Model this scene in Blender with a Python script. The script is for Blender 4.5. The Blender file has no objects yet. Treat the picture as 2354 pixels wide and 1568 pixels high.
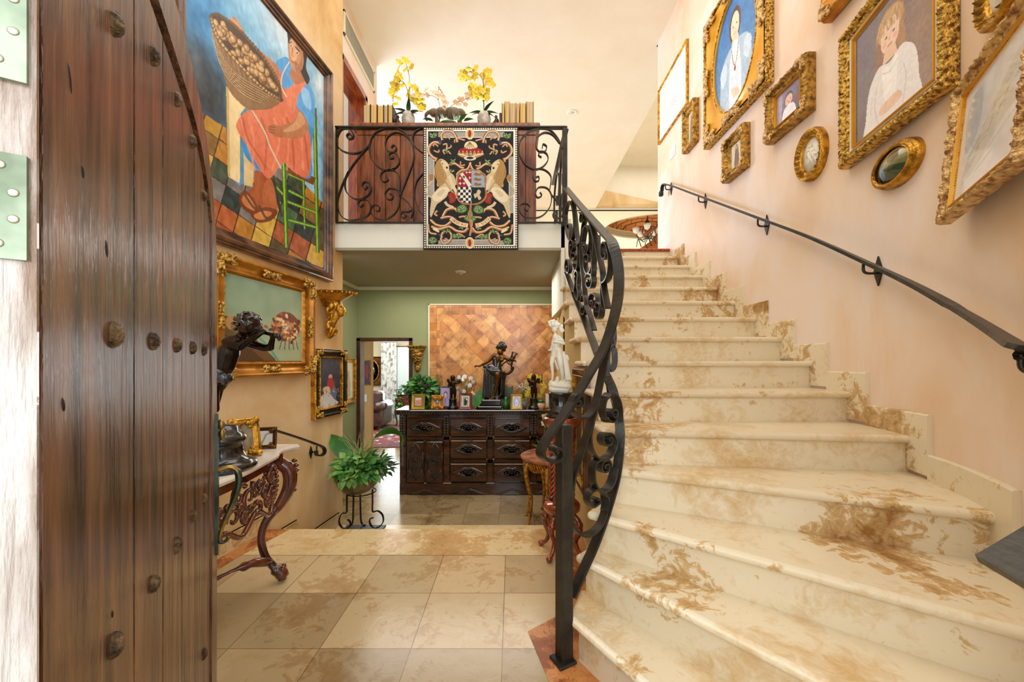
import bpy, math, random
import numpy as np
from mathutils import Vector, Matrix
C = bpy.context.scene
PI = math.pi
H, F, CX, CY = 1.25, 880.0, 1177.0, 830.0      # eye height, focal length and principal point in pixels of a 2354x1568 frame
# ---------------- camera, world, lights ----------------
cd = bpy.data.cameras.new('camera'); cam = bpy.data.objects.new('camera', cd); C.collection.objects.link(cam)
cam.location = (0, 0, H); cam.rotation_euler = (PI/2, 0, 0)
cd.sensor_width = 36; cd.lens = F*36/2354; cd.shift_y = (CY-784)/2354; cd.clip_start = .02; cd.clip_end = 100
C.camera = cam
C.view_settings.view_transform = 'Standard'; C.view_settings.look = 'None'
C.view_settings.exposure = 0.14; C.view_settings.gamma = 1; C.view_settings.use_curve_mapping = False
w = bpy.data.worlds.new('world'); C.world = w; w.use_nodes = True
bg = w.node_tree.nodes['Background']; bg.inputs[0].default_value = (.92, .96, 1, 1); bg.inputs[1].default_value = 1.0
def area(name, loc, rot, sx, sy, power, col=(1, 1, 1), spread=PI):
    l = bpy.data.lights.new(name, 'AREA'); l.shape = 'RECTANGLE'; l.size = sx; l.size_y = sy; l.energy = power; l.color = col; l.spread = spread
    o = bpy.data.objects.new(name, l); C.collection.objects.link(o); o.location = loc; o.rotation_euler = rot
    return o
R = math.radians
area('entrance_daylight', (.1, -1.3, 2.0), (R(80), 0, 0), 2.8, 2.6, 62, (.97, .98, 1))
area('upper_window_daylight', (-4.5, 8.2, 4.3), (R(88), 0, R(-118)), 3.0, 2.0, 170, (.62, .73, 1), R(110))
area('upper_hall_bounce', (-1.0, 7.6, 2.75), (PI, 0, 0), 8, 5.5, 66, (1, .98, .96))  # unseen upward panel added in place of bounced daylight
area('hall_top_area', (-.2, 2.4, 5.5), (0, 0, 0), 3.2, 4.0, 88, (1, .965, .92))  # broad area light facing down below the high ceiling
area('skylight', (4.2, 8.2, 6.75), (0, 0, 0), 3.5, 4.5, 70, (1, .98, .94))
area('far_room_lamp', (3.5, 14.5, 5.4), (0, 0, 0), 3, 3, 120, (1, .96, .88))
area('far_room_floor_light', (4.0, 14.0, 2.8), (PI, 0, 0), 6, 5, 120, (1, .96, .88))
area('lower_hall_fill', (-.7, 4.75, 2.28), (0, 0, 0), 2.2, 1.0, 30, (1, .95, .88))  # added area light without a fixture, brightens the lower hall
area('living_room_window', (-2.6, 10.9, 1.0), (R(-90), 0, 0), 2.4, 2.0, 60, (.85, .95, 1))
area('living_room_fill', (-3.2, 9.4, 2.3), (0, 0, 0), 2.4, 2.4, 90, (.95, .98, 1))  # fill light added near the room's ceiling, no lamp hangs there
# ---------------- helpers ----------------
def at(px, py, Y): return Vector(((px-CX)*Y/F, Y, H-(py-CY)*Y/F))
def onz(px, py, z):
    Y = (H-z)*F/(py-CY); return Vector(((px-CX)*Y/F, Y, z))
def lin(c):
    return [((x/12.92) if x <= .04045 else ((x+.055)/1.055)**2.4) for x in c]
def hx(s):
    s = s.lstrip('#'); return lin([int(s[i:i+2], 16)/255 for i in (0, 2, 4)])
class MB:
    def __init__(s): s.v = []; s.f = []; s.sm = []
    def add(s, vs, fs, smooth=False):
        n = len(s.v); s.v += [tuple(p) for p in vs]
        for f in fs: s.f.append(tuple(i+n for i in f)); s.sm.append(smooth)
        return s
    def box(s, a, b, m=None):
        (x0, y0, z0), (x1, y1, z1) = a, b
        vs = [Vector(p) for p in ((x0,y0,z0),(x1,y0,z0),(x1,y1,z0),(x0,y1,z0),(x0,y0,z1),(x1,y0,z1),(x1,y1,z1),(x0,y1,z1))]
        if m: vs = [m @ p for p in vs]
        return s.add(vs, [(0,3,2,1),(4,5,6,7),(0,1,5,4),(1,2,6,5),(2,3,7,6),(3,0,4,7)])
    def bbox(s, a, b, r=.006, m=None):          # box with chamfered edges
        (x0, y0, z0), (x1, y1, z1) = a, b
        r = min(r, (x1-x0)*.45, (y1-y0)*.45, (z1-z0)*.45)
        vs = []; idx = {}
        for sx in (0, 1):
            for sy in (0, 1):
                for sz in (0, 1):
                    c = [(x0, x1)[sx], (y0, y1)[sy], (z0, z1)[sz]]; d = [(r, -r)[sx], (r, -r)[sy], (r, -r)[sz]]
                    for ax in range(3):
                        p = [c[i]+(0 if i == ax else d[i]) for i in range(3)]
                        idx[sx, sy, sz, ax] = len(vs); vs.append(Vector(p))
        fs = []
        for ax in range(3):
            a1, a2 = [i for i in range(3) if i != ax]
            for sd in (0, 1):
                q = []
                for u, v in ((0, 0), (1, 0), (1, 1), (0, 1)):
                    k = [0, 0, 0]; k[ax] = sd; k[a1] = u; k[a2] = v; q.append(idx[(*k, ax)])
                fs.append(tuple(q if (sd == 1) == (ax != 1) else q[::-1]))
        for ax in range(3):
            a1, a2 = [i for i in range(3) if i != ax]
            for u in (0, 1):
                for v in (0, 1):
                    k0 = [0, 0, 0]; k0[a1] = u; k0[a2] = v; k1 = list(k0); k1[ax] = 1
                    q = [idx[(*k0, a1)], idx[(*k1, a1)], idx[(*k1, a2)], idx[(*k0, a2)]]; fs.append(tuple(q))
        for sx in (0, 1):
            for sy in (0, 1):
                for sz in (0, 1): fs.append(tuple(idx[sx, sy, sz, a] for a in range(3)))
        if m: vs = [m @ p for p in vs]
        return s.add(vs, fs)
    def tube(s, pts, r, n=8, caps=True, smooth=True, closed=False):
        pts = [Vector(p) for p in pts]; N = len(pts)
        rr = r if isinstance(r, (list, tuple)) else [r]*N
        T = [((pts[(i+1) % N] if closed else pts[min(i+1, N-1)])-(pts[i-1] if (closed or i) else pts[0])).normalized() for i in range(N)]
        nrm = T[0].orthogonal().normalized(); vs = []
        for i in range(N):
            nrm = nrm-T[i]*nrm.dot(T[i])
            nrm = nrm.normalized() if nrm.length > 1e-6 else T[i].orthogonal().normalized()
            b = T[i].cross(nrm)
            for k in range(n):
                a = 2*PI*k/n; vs.append(pts[i]+(nrm*math.cos(a)+b*math.sin(a))*rr[i])
        fs = []
        for i in range(N if closed else N-1):
            j = (i+1) % N
            for k in range(n): fs.append((i*n+k, i*n+(k+1) % n, j*n+(k+1) % n, j*n+k))
        if caps and not closed: fs.append(tuple(range(n))[::-1]); fs.append(tuple((N-1)*n+k for k in range(n)))
        return s.add(vs, fs, smooth)
    def ribbon(s, pts, w, t, side):             # flat bar: w measured along side (a vector or one vector per point)
        pts = [Vector(p) for p in pts]; N = len(pts)
        sd = [Vector(x) for x in side] if isinstance(side, list) else [Vector(side)]*N
        ww = w if isinstance(w, list) else [w]*N
        vs = []
        for i in range(N):
            T = (pts[min(i+1, N-1)]-pts[max(i-1, 0)]).normalized()
            a = sd[i]-T*sd[i].dot(T); a.normalize(); b = T.cross(a)
            for u, v in ((-1, -1), (1, -1), (1, 1), (-1, 1)): vs.append(pts[i]+a*u*ww[i]/2+b*v*t/2)
        fs = []
        for i in range(N-1):
            for k in range(4): fs.append((i*4+k, i*4+(k+1) % 4, i*4+4+(k+1) % 4, i*4+4+k))
        fs += [(3, 2, 1, 0), tuple((N-1)*4+k for k in range(4))]
        return s.add(vs, fs)
    def lathe(s, prof, c=(0, 0, 0), n=20, smooth=True, sx=1, sy=1, flute=0, fa=0):
        c = Vector(c); vs = []; m = len(prof)
        for (r, z) in prof:
            for k in range(n):
                a = 2*PI*k/n; q = r*(1+fa*math.cos(flute*a)) if flute else r
                vs.append(c+Vector((q*math.cos(a)*sx, q*math.sin(a)*sy, z)))
        fs = [(i*n+k, i*n+(k+1) % n, (i+1)*n+(k+1) % n, (i+1)*n+k) for i in range(m-1) for k in range(n)]
        fs.append(tuple(range(n))[::-1]); fs.append(tuple((m-1)*n+k for k in range(n)))
        return s.add(vs, fs, smooth)
    def ell(s, c, r, n=10, m=6, rot=None):
        c = Vector(c); r = (r, r, r) if not isinstance(r, (tuple, list)) else r; vs = []
        for i in range(m+1):
            ph = PI*i/m
            for k in range(n):
                a = 2*PI*k/n; p = Vector((r[0]*math.sin(ph)*math.cos(a), r[1]*math.sin(ph)*math.sin(a), r[2]*math.cos(ph)))
                vs.append(c+(rot @ p if rot else p))
        return s.add(vs, [(i*n+k, (i+1)*n+k, (i+1)*n+(k+1) % n, i*n+(k+1) % n) for i in range(m) for k in range(n)], True)
    def cap(s, a, b, ra, rb, n=10):             # tapered capsule
        a, b = Vector(a), Vector(b); d = (b-a); L = d.length or 1e-6; d = d/L; pts = []; rr = []
        for t in (-1, -.85, -.5, 0): pts.append(a+d*ra*t); rr.append(max(ra*math.sqrt(max(0, 1-t*t)), ra*.05))
        for t in (0, .5, .85, 1): pts.append(b+d*rb*t); rr.append(max(rb*math.sqrt(max(0, 1-t*t)), rb*.05))
        return s.tube(pts, rr, n)
    def prism(s, poly, t, f):                   # poly of (u,v), f(u,v,w)->point; w runs 0..t
        n = len(poly); vs = [f(u, v, 0) for u, v in poly]+[f(u, v, t) for u, v in poly]
        return s.add(vs, [tuple(range(n)), tuple(range(n, 2*n))[::-1]]+[(k, k+n, (k+1) % n+n, (k+1) % n) for k in range(n)])
    def grid(s, nu, nv, f, smooth=True):
        vs = [f(i/nu, j/nv) for j in range(nv+1) for i in range(nu+1)]
        return s.add(vs, [(j*(nu+1)+i, j*(nu+1)+i+1, (j+1)*(nu+1)+i+1, (j+1)*(nu+1)+i) for j in range(nv) for i in range(nu)], smooth)
    def leaf(s, base, d, up, L, W, bend=.3, n=4, fold=.15):
        base, d, up = Vector(base), Vector(d).normalized(), Vector(up)
        sd = d.cross(up); sd = sd.normalized() if sd.length > 1e-4 else d.orthogonal().normalized(); up = sd.cross(d)
        vs = []; 
        for i in range(n+1):
            t = i/n; w = W/2*math.sin(PI*min(1, t**.75*.97+.03))
            c = base+d*L*t*(1-.15*bend*t)-up*(bend*L*t*t)
            vs += [c-sd*w+up*w*fold, c, c+sd*w+up*w*fold]
        fs = []
        for i in range(n):
            a = i*3; fs += [(a, a+1, a+4, a+3), (a+1, a+2, a+5, a+4)]
        return s.add(vs, fs, True)
    def mesh(s, name):
        me = bpy.data.meshes.new(name); me.from_pydata(s.v, [], s.f)
        me.polygons.foreach_set('use_smooth', s.sm); me.update(); return me
def link(name, data, parent=None):
    o = bpy.data.objects.new(name, data); C.collection.objects.link(o)
    if parent: o.parent = parent
    return o
def part(name, mb, m, parent=None, label=None, local=False, kind=None):
    """one mesh object; vertices are given in world space unless local"""
    me = mb.mesh(name); me.materials.append(m)
    if parent is not None and not local:
        root = parent; M = Matrix.Identity(4)
        while root is not None: M = root.matrix_basis @ M; root = root.parent
        me.transform(M.inverted())
    o = link(name, me, parent)
    if label: o['label'] = label
    if kind: o['kind'] = kind
    return o
def tag(o, label, cat, group=None, kind=None):
    o['label'] = label; o['category'] = cat
    if group: o['group'] = group
    if kind: o['kind'] = kind
    return o
def thing(name, label, cat, loc=(0, 0, 0), rz=0, group=None):
    o = link(name, None); o.location = loc; o.rotation_euler = (0, 0, rz); o.empty_display_size = .05
    return tag(o, label, cat, group)
def struct(name, mb, m, label=None):
    o = part(name, mb, m); o['kind'] = 'structure'
    if label: o['label'] = label
    return o
def copy_tree(o, parent=None):
    c = o.copy(); C.collection.objects.link(c); c.parent = parent
    for ch in list(o.children): copy_tree(ch, c)
    return c
def solid(o, t=.002):
    m = o.modifiers.new('solid', 'SOLIDIFY'); m.thickness = t; m.offset = 0; return o
def clay(o, vox, it=4, fac=.5):                  # fuse overlapping closed pieces into one continuous sculpted surface
    m = o.modifiers.new('fuse', 'REMESH'); m.mode = 'VOXEL'; m.voxel_size = vox; m.use_smooth_shade = True
    if it: q = o.modifiers.new('soft', 'SMOOTH'); q.iterations = it; q.factor = fac
    return o
def bez(p, n=8):                                 # Catmull-Rom through points
    p = [Vector(q) for q in p]; out = []
    for i in range(len(p)-1):
        a, b, c, d = p[max(i-1, 0)], p[i], p[i+1], p[min(i+2, len(p)-1)]
        for k in range(n):
            t = k/n; out.append(.5*((2*b)+(c-a)*t+(2*a-5*b+4*c-d)*t*t+(3*b-a-3*c+d)*t**3))
    return out+[p[-1]]
def spiral(c, r0, a0, turns, r1=.12, n=28):      # 2D volute from radius r0 at angle a0 winding in
    out = []
    for i in range(n+1):
        t = i/n; a = a0+turns*2*PI*t; r = r0*(1-t)+r0*r1*t; out.append((c[0]+r*math.cos(a), c[1]+r*math.sin(a)))
    return out
# ---------------- materials ----------------
def nt(name):
    m = bpy.data.materials.new(name); m.use_nodes = True; t = m.node_tree; return m, t, t.nodes['Principled BSDF']
def nd(t, typ, **kw):
    n = t.nodes.new(typ)
    for k, v in kw.items():
        if k.startswith('i_'): n.inputs[k[2:].replace('_', ' ')].default_value = v
        else: setattr(n, k, v)
    return n
def rampn(t, stops, inp):
    r = t.nodes.new('ShaderNodeValToRGB'); e = r.color_ramp.elements
    while len(e) < len(stops): e.new(.5)
    for k, (p, c) in enumerate(stops): e[k].position = p; e[k].color = (*c, 1)
    t.links.new(inp, r.inputs[0]); return r.outputs[0]
def coords(t, scale=(1, 1, 1), rot=(0, 0, 0), loc=(0, 0, 0)):
    tc = t.nodes.new('ShaderNodeTexCoord'); mp = nd(t, 'ShaderNodeMapping')
    mp.inputs['Scale'].default_value = scale; mp.inputs['Rotation'].default_value = rot; mp.inputs['Location'].default_value = loc
    t.links.new(tc.outputs['Object'], mp.inputs[0]); return mp.outputs[0]
def mat(name, c1, c2=None, scale=6, rough=.5, metal=0, bump=0, stretch=(1, 1, 1), lo=.4, hi=.6, detail=4, coat=0, bscale=None, spec=None, trans=0, sheen=0):
    """two-tone noise material"""
    m, t, b = nt(name); c1 = hx(c1) if isinstance(c1, str) else c1
    b.inputs['Roughness'].default_value = rough; b.inputs['Metallic'].default_value = metal; b.inputs['Coat Weight'].default_value = coat
    if spec is not None: b.inputs['Specular IOR Level'].default_value = spec
    if trans: b.inputs['Transmission Weight'].default_value = trans
    co = coords(t, stretch)
    if c2:
        c2 = hx(c2) if isinstance(c2, str) else c2
        n = nd(t, 'ShaderNodeTexNoise'); n.inputs['Scale'].default_value = scale; n.inputs['Detail'].default_value = detail; t.links.new(co, n.inputs['Vector'])
        t.links.new(rampn(t, [(lo, c1), (hi, c2)], n.outputs[0]), b.inputs['Base Color'])
    else: b.inputs['Base Color'].default_value = (*c1, 1)
    if bump:
        n2 = nd(t, 'ShaderNodeTexNoise'); n2.inputs['Scale'].default_value = bscale or scale*3; n2.inputs['Detail'].default_value = 5; t.links.new(co, n2.inputs['Vector'])
        bp = nd(t, 'ShaderNodeBump'); bp.inputs['Strength'].default_value = bump; bp.inputs['Distance'].default_value = .02
        t.links.new(n2.outputs[0], bp.inputs['Height']); t.links.new(bp.outputs[0], b.inputs['Normal'])
    return m
def plaster(name, stops, scale=1.2, rough=.75):
    m, t, b = nt(name); b.inputs['Roughness'].default_value = rough; b.inputs['Specular IOR Level'].default_value = .25
    co = coords(t, (1, 1, .55))
    n = nd(t, 'ShaderNodeTexNoise'); n.inputs['Scale'].default_value = scale; n.inputs['Detail'].default_value = 9; n.inputs['Roughness'].default_value = .6; n.inputs['Distortion'].default_value = .6
    t.links.new(co, n.inputs['Vector']); t.links.new(rampn(t, [(p, hx(c)) for p, c in stops], n.outputs[0]), b.inputs['Base Color'])
    n2 = nd(t, 'ShaderNodeTexNoise'); n2.inputs['Scale'].default_value = 9; n2.inputs['Detail'].default_value = 4; t.links.new(co, n2.inputs['Vector'])
    bp = nd(t, 'ShaderNodeBump'); bp.inputs['Strength'].default_value = .12; bp.inputs['Distance'].default_value = .02
    t.links.new(n2.outputs[0], bp.inputs['Height']); t.links.new(bp.outputs[0], b.inputs['Normal']); return m
def travertine(name, c0='#f0e2c4', c1='#dcc094', c2='#a87b45', tile=None, off=(0, 0), rough=.22, lo=.50, hi=.66, scale=1.7, var=.5):
    m, t, b = nt(name); b.inputs['Roughness'].default_value = rough; L = t.links
    co = coords(t)
    vec = co
    n = nd(t, 'ShaderNodeTexNoise'); n.inputs['Scale'].default_value = scale; n.inputs['Detail'].default_value = 10; n.inputs['Roughness'].default_value = .62; n.inputs['Distortion'].default_value = .35
    n3 = nd(t, 'ShaderNodeTexNoise'); n3.inputs['Scale'].default_value = scale*9; n3.inputs['Detail'].default_value = 6; n3.inputs['Roughness'].default_value = .7; n3.inputs['Distortion'].default_value = 1.2
    L.new(vec, n.inputs['Vector']); L.new(vec, n3.inputs['Vector'])
    ma = nd(t, 'ShaderNodeMath', operation='MULTIPLY_ADD'); ma.inputs[1].default_value = .42; L.new(n3.outputs[0], ma.inputs[0]); L.new(n.outputs[0], ma.inputs[2])
    ms = nd(t, 'ShaderNodeMath', operation='SUBTRACT'); ms.inputs[1].default_value = .21; L.new(ma.outputs[0], ms.inputs[0])
    col = rampn(t, [(.30, hx(c1)), (.46, hx(c0)), (lo, hx(c0)), (lo+.025, hx(c1)), (hi, hx(c2))], ms.outputs[0])
    if tile:
        br = nd(t, 'ShaderNodeTexBrick', offset=0.0, squash=1.0); mp = nd(t, 'ShaderNodeMapping'); mp.inputs['Location'].default_value = (off[0], off[1], 0)
        L.new(co, mp.inputs[0]); L.new(mp.outputs[0], br.inputs['Vector'])
        br.inputs['Scale'].default_value = 1; br.inputs['Brick Width'].default_value = tile; br.inputs['Row Height'].default_value = tile
        br.inputs['Mortar Size'].default_value = .0022; br.inputs['Mortar Smooth'].default_value = .1; br.inputs['Bias'].default_value = 0
        v = 1-var*.45; br.inputs['Color1'].default_value = (v, v*.95, v*.86, 1); br.inputs['Color2'].default_value = (1, 1, 1, 1); br.inputs['Mortar'].default_value = (.36, .29, .20, 1)
        mx = nd(t, 'ShaderNodeMix', data_type='RGBA', blend_type='MULTIPLY'); mx.inputs[0].default_value = 1
        L.new(col, mx.inputs[6]); L.new(br.outputs['Color'], mx.inputs[7]); col = mx.outputs[2]
    L.new(col, b.inputs['Base Color'])
    bp = nd(t, 'ShaderNodeBump'); bp.inputs['Strength'].default_value = .06; bp.inputs['Distance'].default_value = .01; L.new(n3.outputs[0], bp.inputs['Height']); L.new(bp.outputs[0], b.inputs['Normal'])
    return m
def colattr(name, rough=.5, coat=0):
    m, t, b = nt(name); a = t.nodes.new('ShaderNodeVertexColor'); a.layer_name = 'Col'; t.links.new(a.outputs[0], b.inputs['Base Color'])
    b.inputs['Roughness'].default_value = rough; b.inputs['Coat Weight'].default_value = coat; return m
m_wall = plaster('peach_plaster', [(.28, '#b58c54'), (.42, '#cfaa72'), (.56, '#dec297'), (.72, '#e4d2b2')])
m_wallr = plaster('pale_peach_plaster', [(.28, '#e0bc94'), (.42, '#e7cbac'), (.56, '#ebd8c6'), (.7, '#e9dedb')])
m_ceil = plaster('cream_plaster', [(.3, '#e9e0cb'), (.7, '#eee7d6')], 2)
m_white = plaster('white_plaster', [(.3, '#e6e4d2'), (.7, '#ecebdd')], 2)
m_green = plaster('sage_green_paint', [(.3, '#8d9368'), (.7, '#979d74')], 1)
m_olive = plaster('olive_beige_paint', [(.3, '#c4a468'), (.7, '#cfb27a')], 1)
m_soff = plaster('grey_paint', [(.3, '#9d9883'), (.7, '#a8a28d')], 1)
m_trim = mat('cream_trim', '#e6e3c4', rough=.45)
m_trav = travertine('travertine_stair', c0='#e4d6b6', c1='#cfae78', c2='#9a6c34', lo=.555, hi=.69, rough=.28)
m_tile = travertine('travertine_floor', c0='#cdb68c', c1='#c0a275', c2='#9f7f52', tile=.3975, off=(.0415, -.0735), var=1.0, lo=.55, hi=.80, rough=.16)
m_slab = travertine('travertine_slab', c0='#dcc698', c1='#cba974', c2='#a67c46', lo=.50, hi=.74, rough=.2)
m_orange = travertine('orange_stone', c0='#c98d4e', c1='#b8703a', c2='#8a4a20', lo=.42, hi=.56, scale=5, rough=.3)
m_iron = mat('wrought_iron', '#2e2b26', '#3b372f', scale=12, rough=.36, metal=.55, bump=.08, bscale=60)
m_gold = mat('antique_gold', '#7a4c10', '#dba53c', scale=22, rough=.32, metal=.85, lo=.3, hi=.62, bump=.35, bscale=70)
m_goldc = mat('carved_gilt', '#6e480f', '#ecc05c', scale=55, rough=.34, metal=.8, lo=.38, hi=.6, bump=.8, bscale=90)
m_goldo = mat('orange_gilt', '#94580f', '#cf9030', scale=8, rough=.35, metal=.5, lo=.3, hi=.7, bump=.1)
m_dark = mat('dark_wood', '#241208', '#4c2812', scale=5, rough=.2, stretch=(1, 1, 6), coat=.6, bump=.05)
# ---------------- structure ----------------
R_, T_ = H/7, .2905                               # riser and going of the stair
ZU, ZL = 15*R_, -3*R_                             # upper and lower floor level
YB, YR = 5.6, 3.7                                 # back wall of the lower hall, front of the balcony
_w = [(2.0, 5.25), (2.0, 4.2), (2.0, 3.2), (2.0, 2.6), (1.985, 2.2), (1.935, 1.9), (1.845, 1.6), (1.72, 1.35), (1.57, 1.13), (1.41, .95), (1.23, .78), (1.07, .60), (.97, .40)]
WALLR = [(p.x, p.y) for p in bez([(x, y, 0) for x, y in _w], 8)]
_wl = [0]
for i in range(1, len(WALLR)): _wl.append(_wl[-1]+math.dist(WALLR[i], WALLR[i-1]))
def wr(s):                                        # point and inward normal of the right wall at arc length s
    s = max(0, min(_wl[-1]-1e-5, s)); i = max(k for k in range(len(_wl)-1) if _wl[k] <= s)
    t = (s-_wl[i])/(_wl[i+1]-_wl[i]); a, b = WALLR[i], WALLR[i+1]
    d = Vector((b[0]-a[0], b[1]-a[1], 0)).normalized()
    return Vector((a[0]+(b[0]-a[0])*t, a[1]+(b[1]-a[1])*t, 0)), Vector((d.y, -d.x, 0))
def wr_hit(px, off=0):                            # arc length where the ray of column px meets the wall (moved off inward)
    best = None
    for k in range(1200):
        s = _wl[-1]*k/1200; p, n = wr(s); q = p+n*off; e = abs(q.x/q.y-(px-CX)/F)
        if best is None or e < best[0]: best = (e, s)
    return best[1]
mb = MB(); n = len(WALLR)
vs = [(x, y, z) for x, y in WALLR for z in (-.05, 5.6)]
mb.add(vs, [(2*i, 2*i+1, 2*i+3, 2*i+2) for i in range(n-1)], True)
mb.add([(2.0, 5.25, -.05), (2.0, 5.25, 5.6), (2.25, 5.25, 5.6), (2.25, 5.25, -.05)], [(0, 1, 2, 3)])
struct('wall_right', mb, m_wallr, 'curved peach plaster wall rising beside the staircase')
# left wall, angled
def wl(Y): return -1.711+.128*(Y-3.7)
LN = Vector((1, -.128, 0)).normalized(); LD = Vector((.128, 1, 0)).normalized()
mb = MB()
a, b = Vector((wl(-.2), -.2, 0)), Vector((wl(3.83), 3.83, 0))
mb.prism([(0, ZL), (1, ZL), (1, 5.6), (0, 5.6)], .12, lambda u, v, w_: Vector((a.x+(b.x-a.x)*u, a.y+(b.y-a.y)*u, v))-LN*w_)
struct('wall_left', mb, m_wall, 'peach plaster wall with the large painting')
mb = MB()                                        # upper left wall with its doorway
XU = -2.0
def wq(y0, y1, z0, z1): mb.box((XU-.22, y0, z0), (XU, y1, z1))
mb.box((XU-.22, 3.95, ZU), (XU, 4.49, 5.6)); mb.box((XU-.22, 4.49, 4.86), (XU, 5.25, 5.6)); mb.box((XU-.22, 5.25, ZU), (XU, 5.66, 5.6))
mb.box((XU-.22, 3.83, 2.5), (wl(3.83)-.12, 3.95, 5.6))
struct('wall_upper_left', mb, m_wallr, 'upper peach wall with the air vent and doorway')
mb = MB(); mb.box((XU-1.5, 5.6, ZU), (XU-.23, 5.7, 5.2)); mb.box((XU-1.5, 4.2, ZU), (XU-1.4, 5.7, 5.2)); struct('wall_upper_room', mb, m_ceil)
mb = MB()                                        # lining of the upper doorway
mb.box((XU-.225, 4.475, ZU), (XU+.012, 4.52, 4.86)); mb.box((XU-.225, 5.2, ZU), (XU+.012, 5.27, 4.86)); mb.box((XU-.225, 4.475, 4.80), (XU+.012, 5.27, 4.88))
m_redwood = mat('orange_wood', '#7c3410', '#a64f18', scale=6, rough=.3, stretch=(6, 1, 1), coat=.3)
struct('door_2', mb, m_redwood, 'orange wooden lining of the upper doorway')
# high ceiling
mb = MB(); mb.box((-2.3, -.3, 5.6), (2.38, 10.9, 5.7)); mb.box((-7, 5.6, 5.6), (-2.3, 10.9, 5.7)); struct('ceiling', mb, m_ceil, 'high cream ceiling')
mb = MB(); mb.box((2.38, -.3, 5.6), (4.5, 5.3, 5.7)); mb.box((2.38, 5.3, 6.8), (6.5, 11.0, 6.9)); mb.add([(2.38, 5.3, 5.6), (2.38, 11.0, 5.6), (2.38, 11.0, 6.8), (2.38, 5.3, 6.8)], [(0, 1, 2, 3)]); mb.box((2.3, 5.3, 5.62), (6.5, 5.4, 6.8)); struct('ceiling_skylight_well', mb, m_ceil)
mb = MB(); mb.box((2.36, 10.95, 5.56), (6.6, 11.05, 6.9)); mb.box((6.5, 5.3, 5.5), (6.6, 11, 6.9)); struct('wall_skylight', mb, m_ceil)
mb = MB(); mb.prism([(2.38, 5.62), (4.3, 5.62), (2.38, 6.05)], .3, lambda u, v, w_: Vector((u, 10.95-w_, v)))
struct('trim_1', mb, m_wall, 'tan wedge of plaster under the sloping ceiling')
# far upper room seen over the stair head
mb = MB()
cx, cy, rx, ry, zc = 4.75, 12.3, 1.75, 1.15, 5.55
rim = [(cx+rx*math.cos(2*PI*k/40), cy+ry*math.sin(2*PI*k/40)) for k in range(40)]
outer = []
for k in range(40):
    a_ = 2*PI*k/40; dx, dy = math.cos(a_), math.sin(a_); t_ = min((9/abs(dx)) if dx else 99, ((10.9-cy)/dy if dy < 0 else (18-cy)/dy) if abs(dy) > 1e-6 else 99)
    outer.append((cx+dx*t_, cy+dy*t_))
vs = [(x, y, zc) for x, y in rim]+[(x, y, zc) for x, y in outer]
mb.add(vs, [(k, (k+1) % 40, (k+1) % 40+40, k+40) for k in range(40)])
mb.box((-4, 10.9, zc), (7, 10.98, 5.75))
struct('ceiling_far_room', mb, m_white, 'white ceiling of the far upper room')
mb = MB()
prof = [(.0, 0), (-.03, .05), (.02, .09), (.0, .14), (.05, .2), (.03, .27)]
vs = [(cx+(rx+o_)*math.cos(2*PI*k/40), cy+(ry+o_)*math.sin(2*PI*k/40), zc-.02+z_) for o_, z_ in prof for k in range(40)]
mb.add(vs, [(i*40+k, i*40+(k+1) % 40, (i+1)*40+(k+1) % 40, (i+1)*40+k) for i in range(5) for k in range(40)], True)
struct('trim_2', mb, mat('pale_moulding', '#d9d6b4', rough=.5), 'pale moulded ring around the brick dome')
m_brick, t, b = nt('dome_brick'); br = nd(t, 'ShaderNodeTexBrick'); t.links.new(coords(t, (1, 1, 1)), br.inputs[0])
br.inputs['Scale'].default_value = 1; br.inputs['Brick Width'].default_value = .36; br.inputs['Row Height'].default_value = .11; br.inputs['Mortar Size'].default_value = .012
br.inputs['Color1'].default_value = (*hx('#b5692c'), 1); br.inputs['Color2'].default_value = (*hx('#d18d48'), 1); br.inputs['Mortar'].default_value = (*hx('#4a3a2a'), 1)
t.links.new(br.outputs[0], b.inputs['Base Color']); b.inputs['Roughness'].default_value = .8
mb = MB(); vs = []
for i in range(7):
    q = math.cos(i/6*PI/2); z_ = zc+.25+.6*math.sin(i/6*PI/2)
    vs += [(cx+(rx+.03)*q*math.cos(2*PI*k/40), cy+(ry+.03)*q*math.sin(2*PI*k/40), z_) for k in range(40)]
mb.add(vs, [(i*40+k, i*40+(k+1) % 40, (i+1)*40+(k+1) % 40, (i+1)*40+k) for i in range(6) for k in range(40)], True)
struct('ceiling_dome', mb, m_brick, 'brick lined oval dome')
mb = MB(); mb.box((-4, 17.5, ZU), (12, 17.6, 6)); mb.box((10.5, 11, ZU), (10.6, 17.6, 6))
mb.box((2.0, 5.25, 5.6), (2.2, 5.3, 5.7)); struct('wall_far_room', mb, m_white)
mb = MB(); mb.box((-4, 10.88, 5.55), (-2.0, 10.98, 5.8)); mb.box((-7, 10.9, ZU-.1), (-3.2, 11, 5.6)); mb.box((-7, 5.6, ZU), (-6.9, 10.9, 5.6)); struct('wall_upper_back', mb, m_ceil)
mb = MB(); mb.box((-3.6, YR+.1, 2.50), (.51, 4.9, 2.574)); mb.box((-3.6, 4.9, ZU-.12), (10.6, 17.6, ZU-.002))
struct('floor_upper', mb, m_slab)
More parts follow.
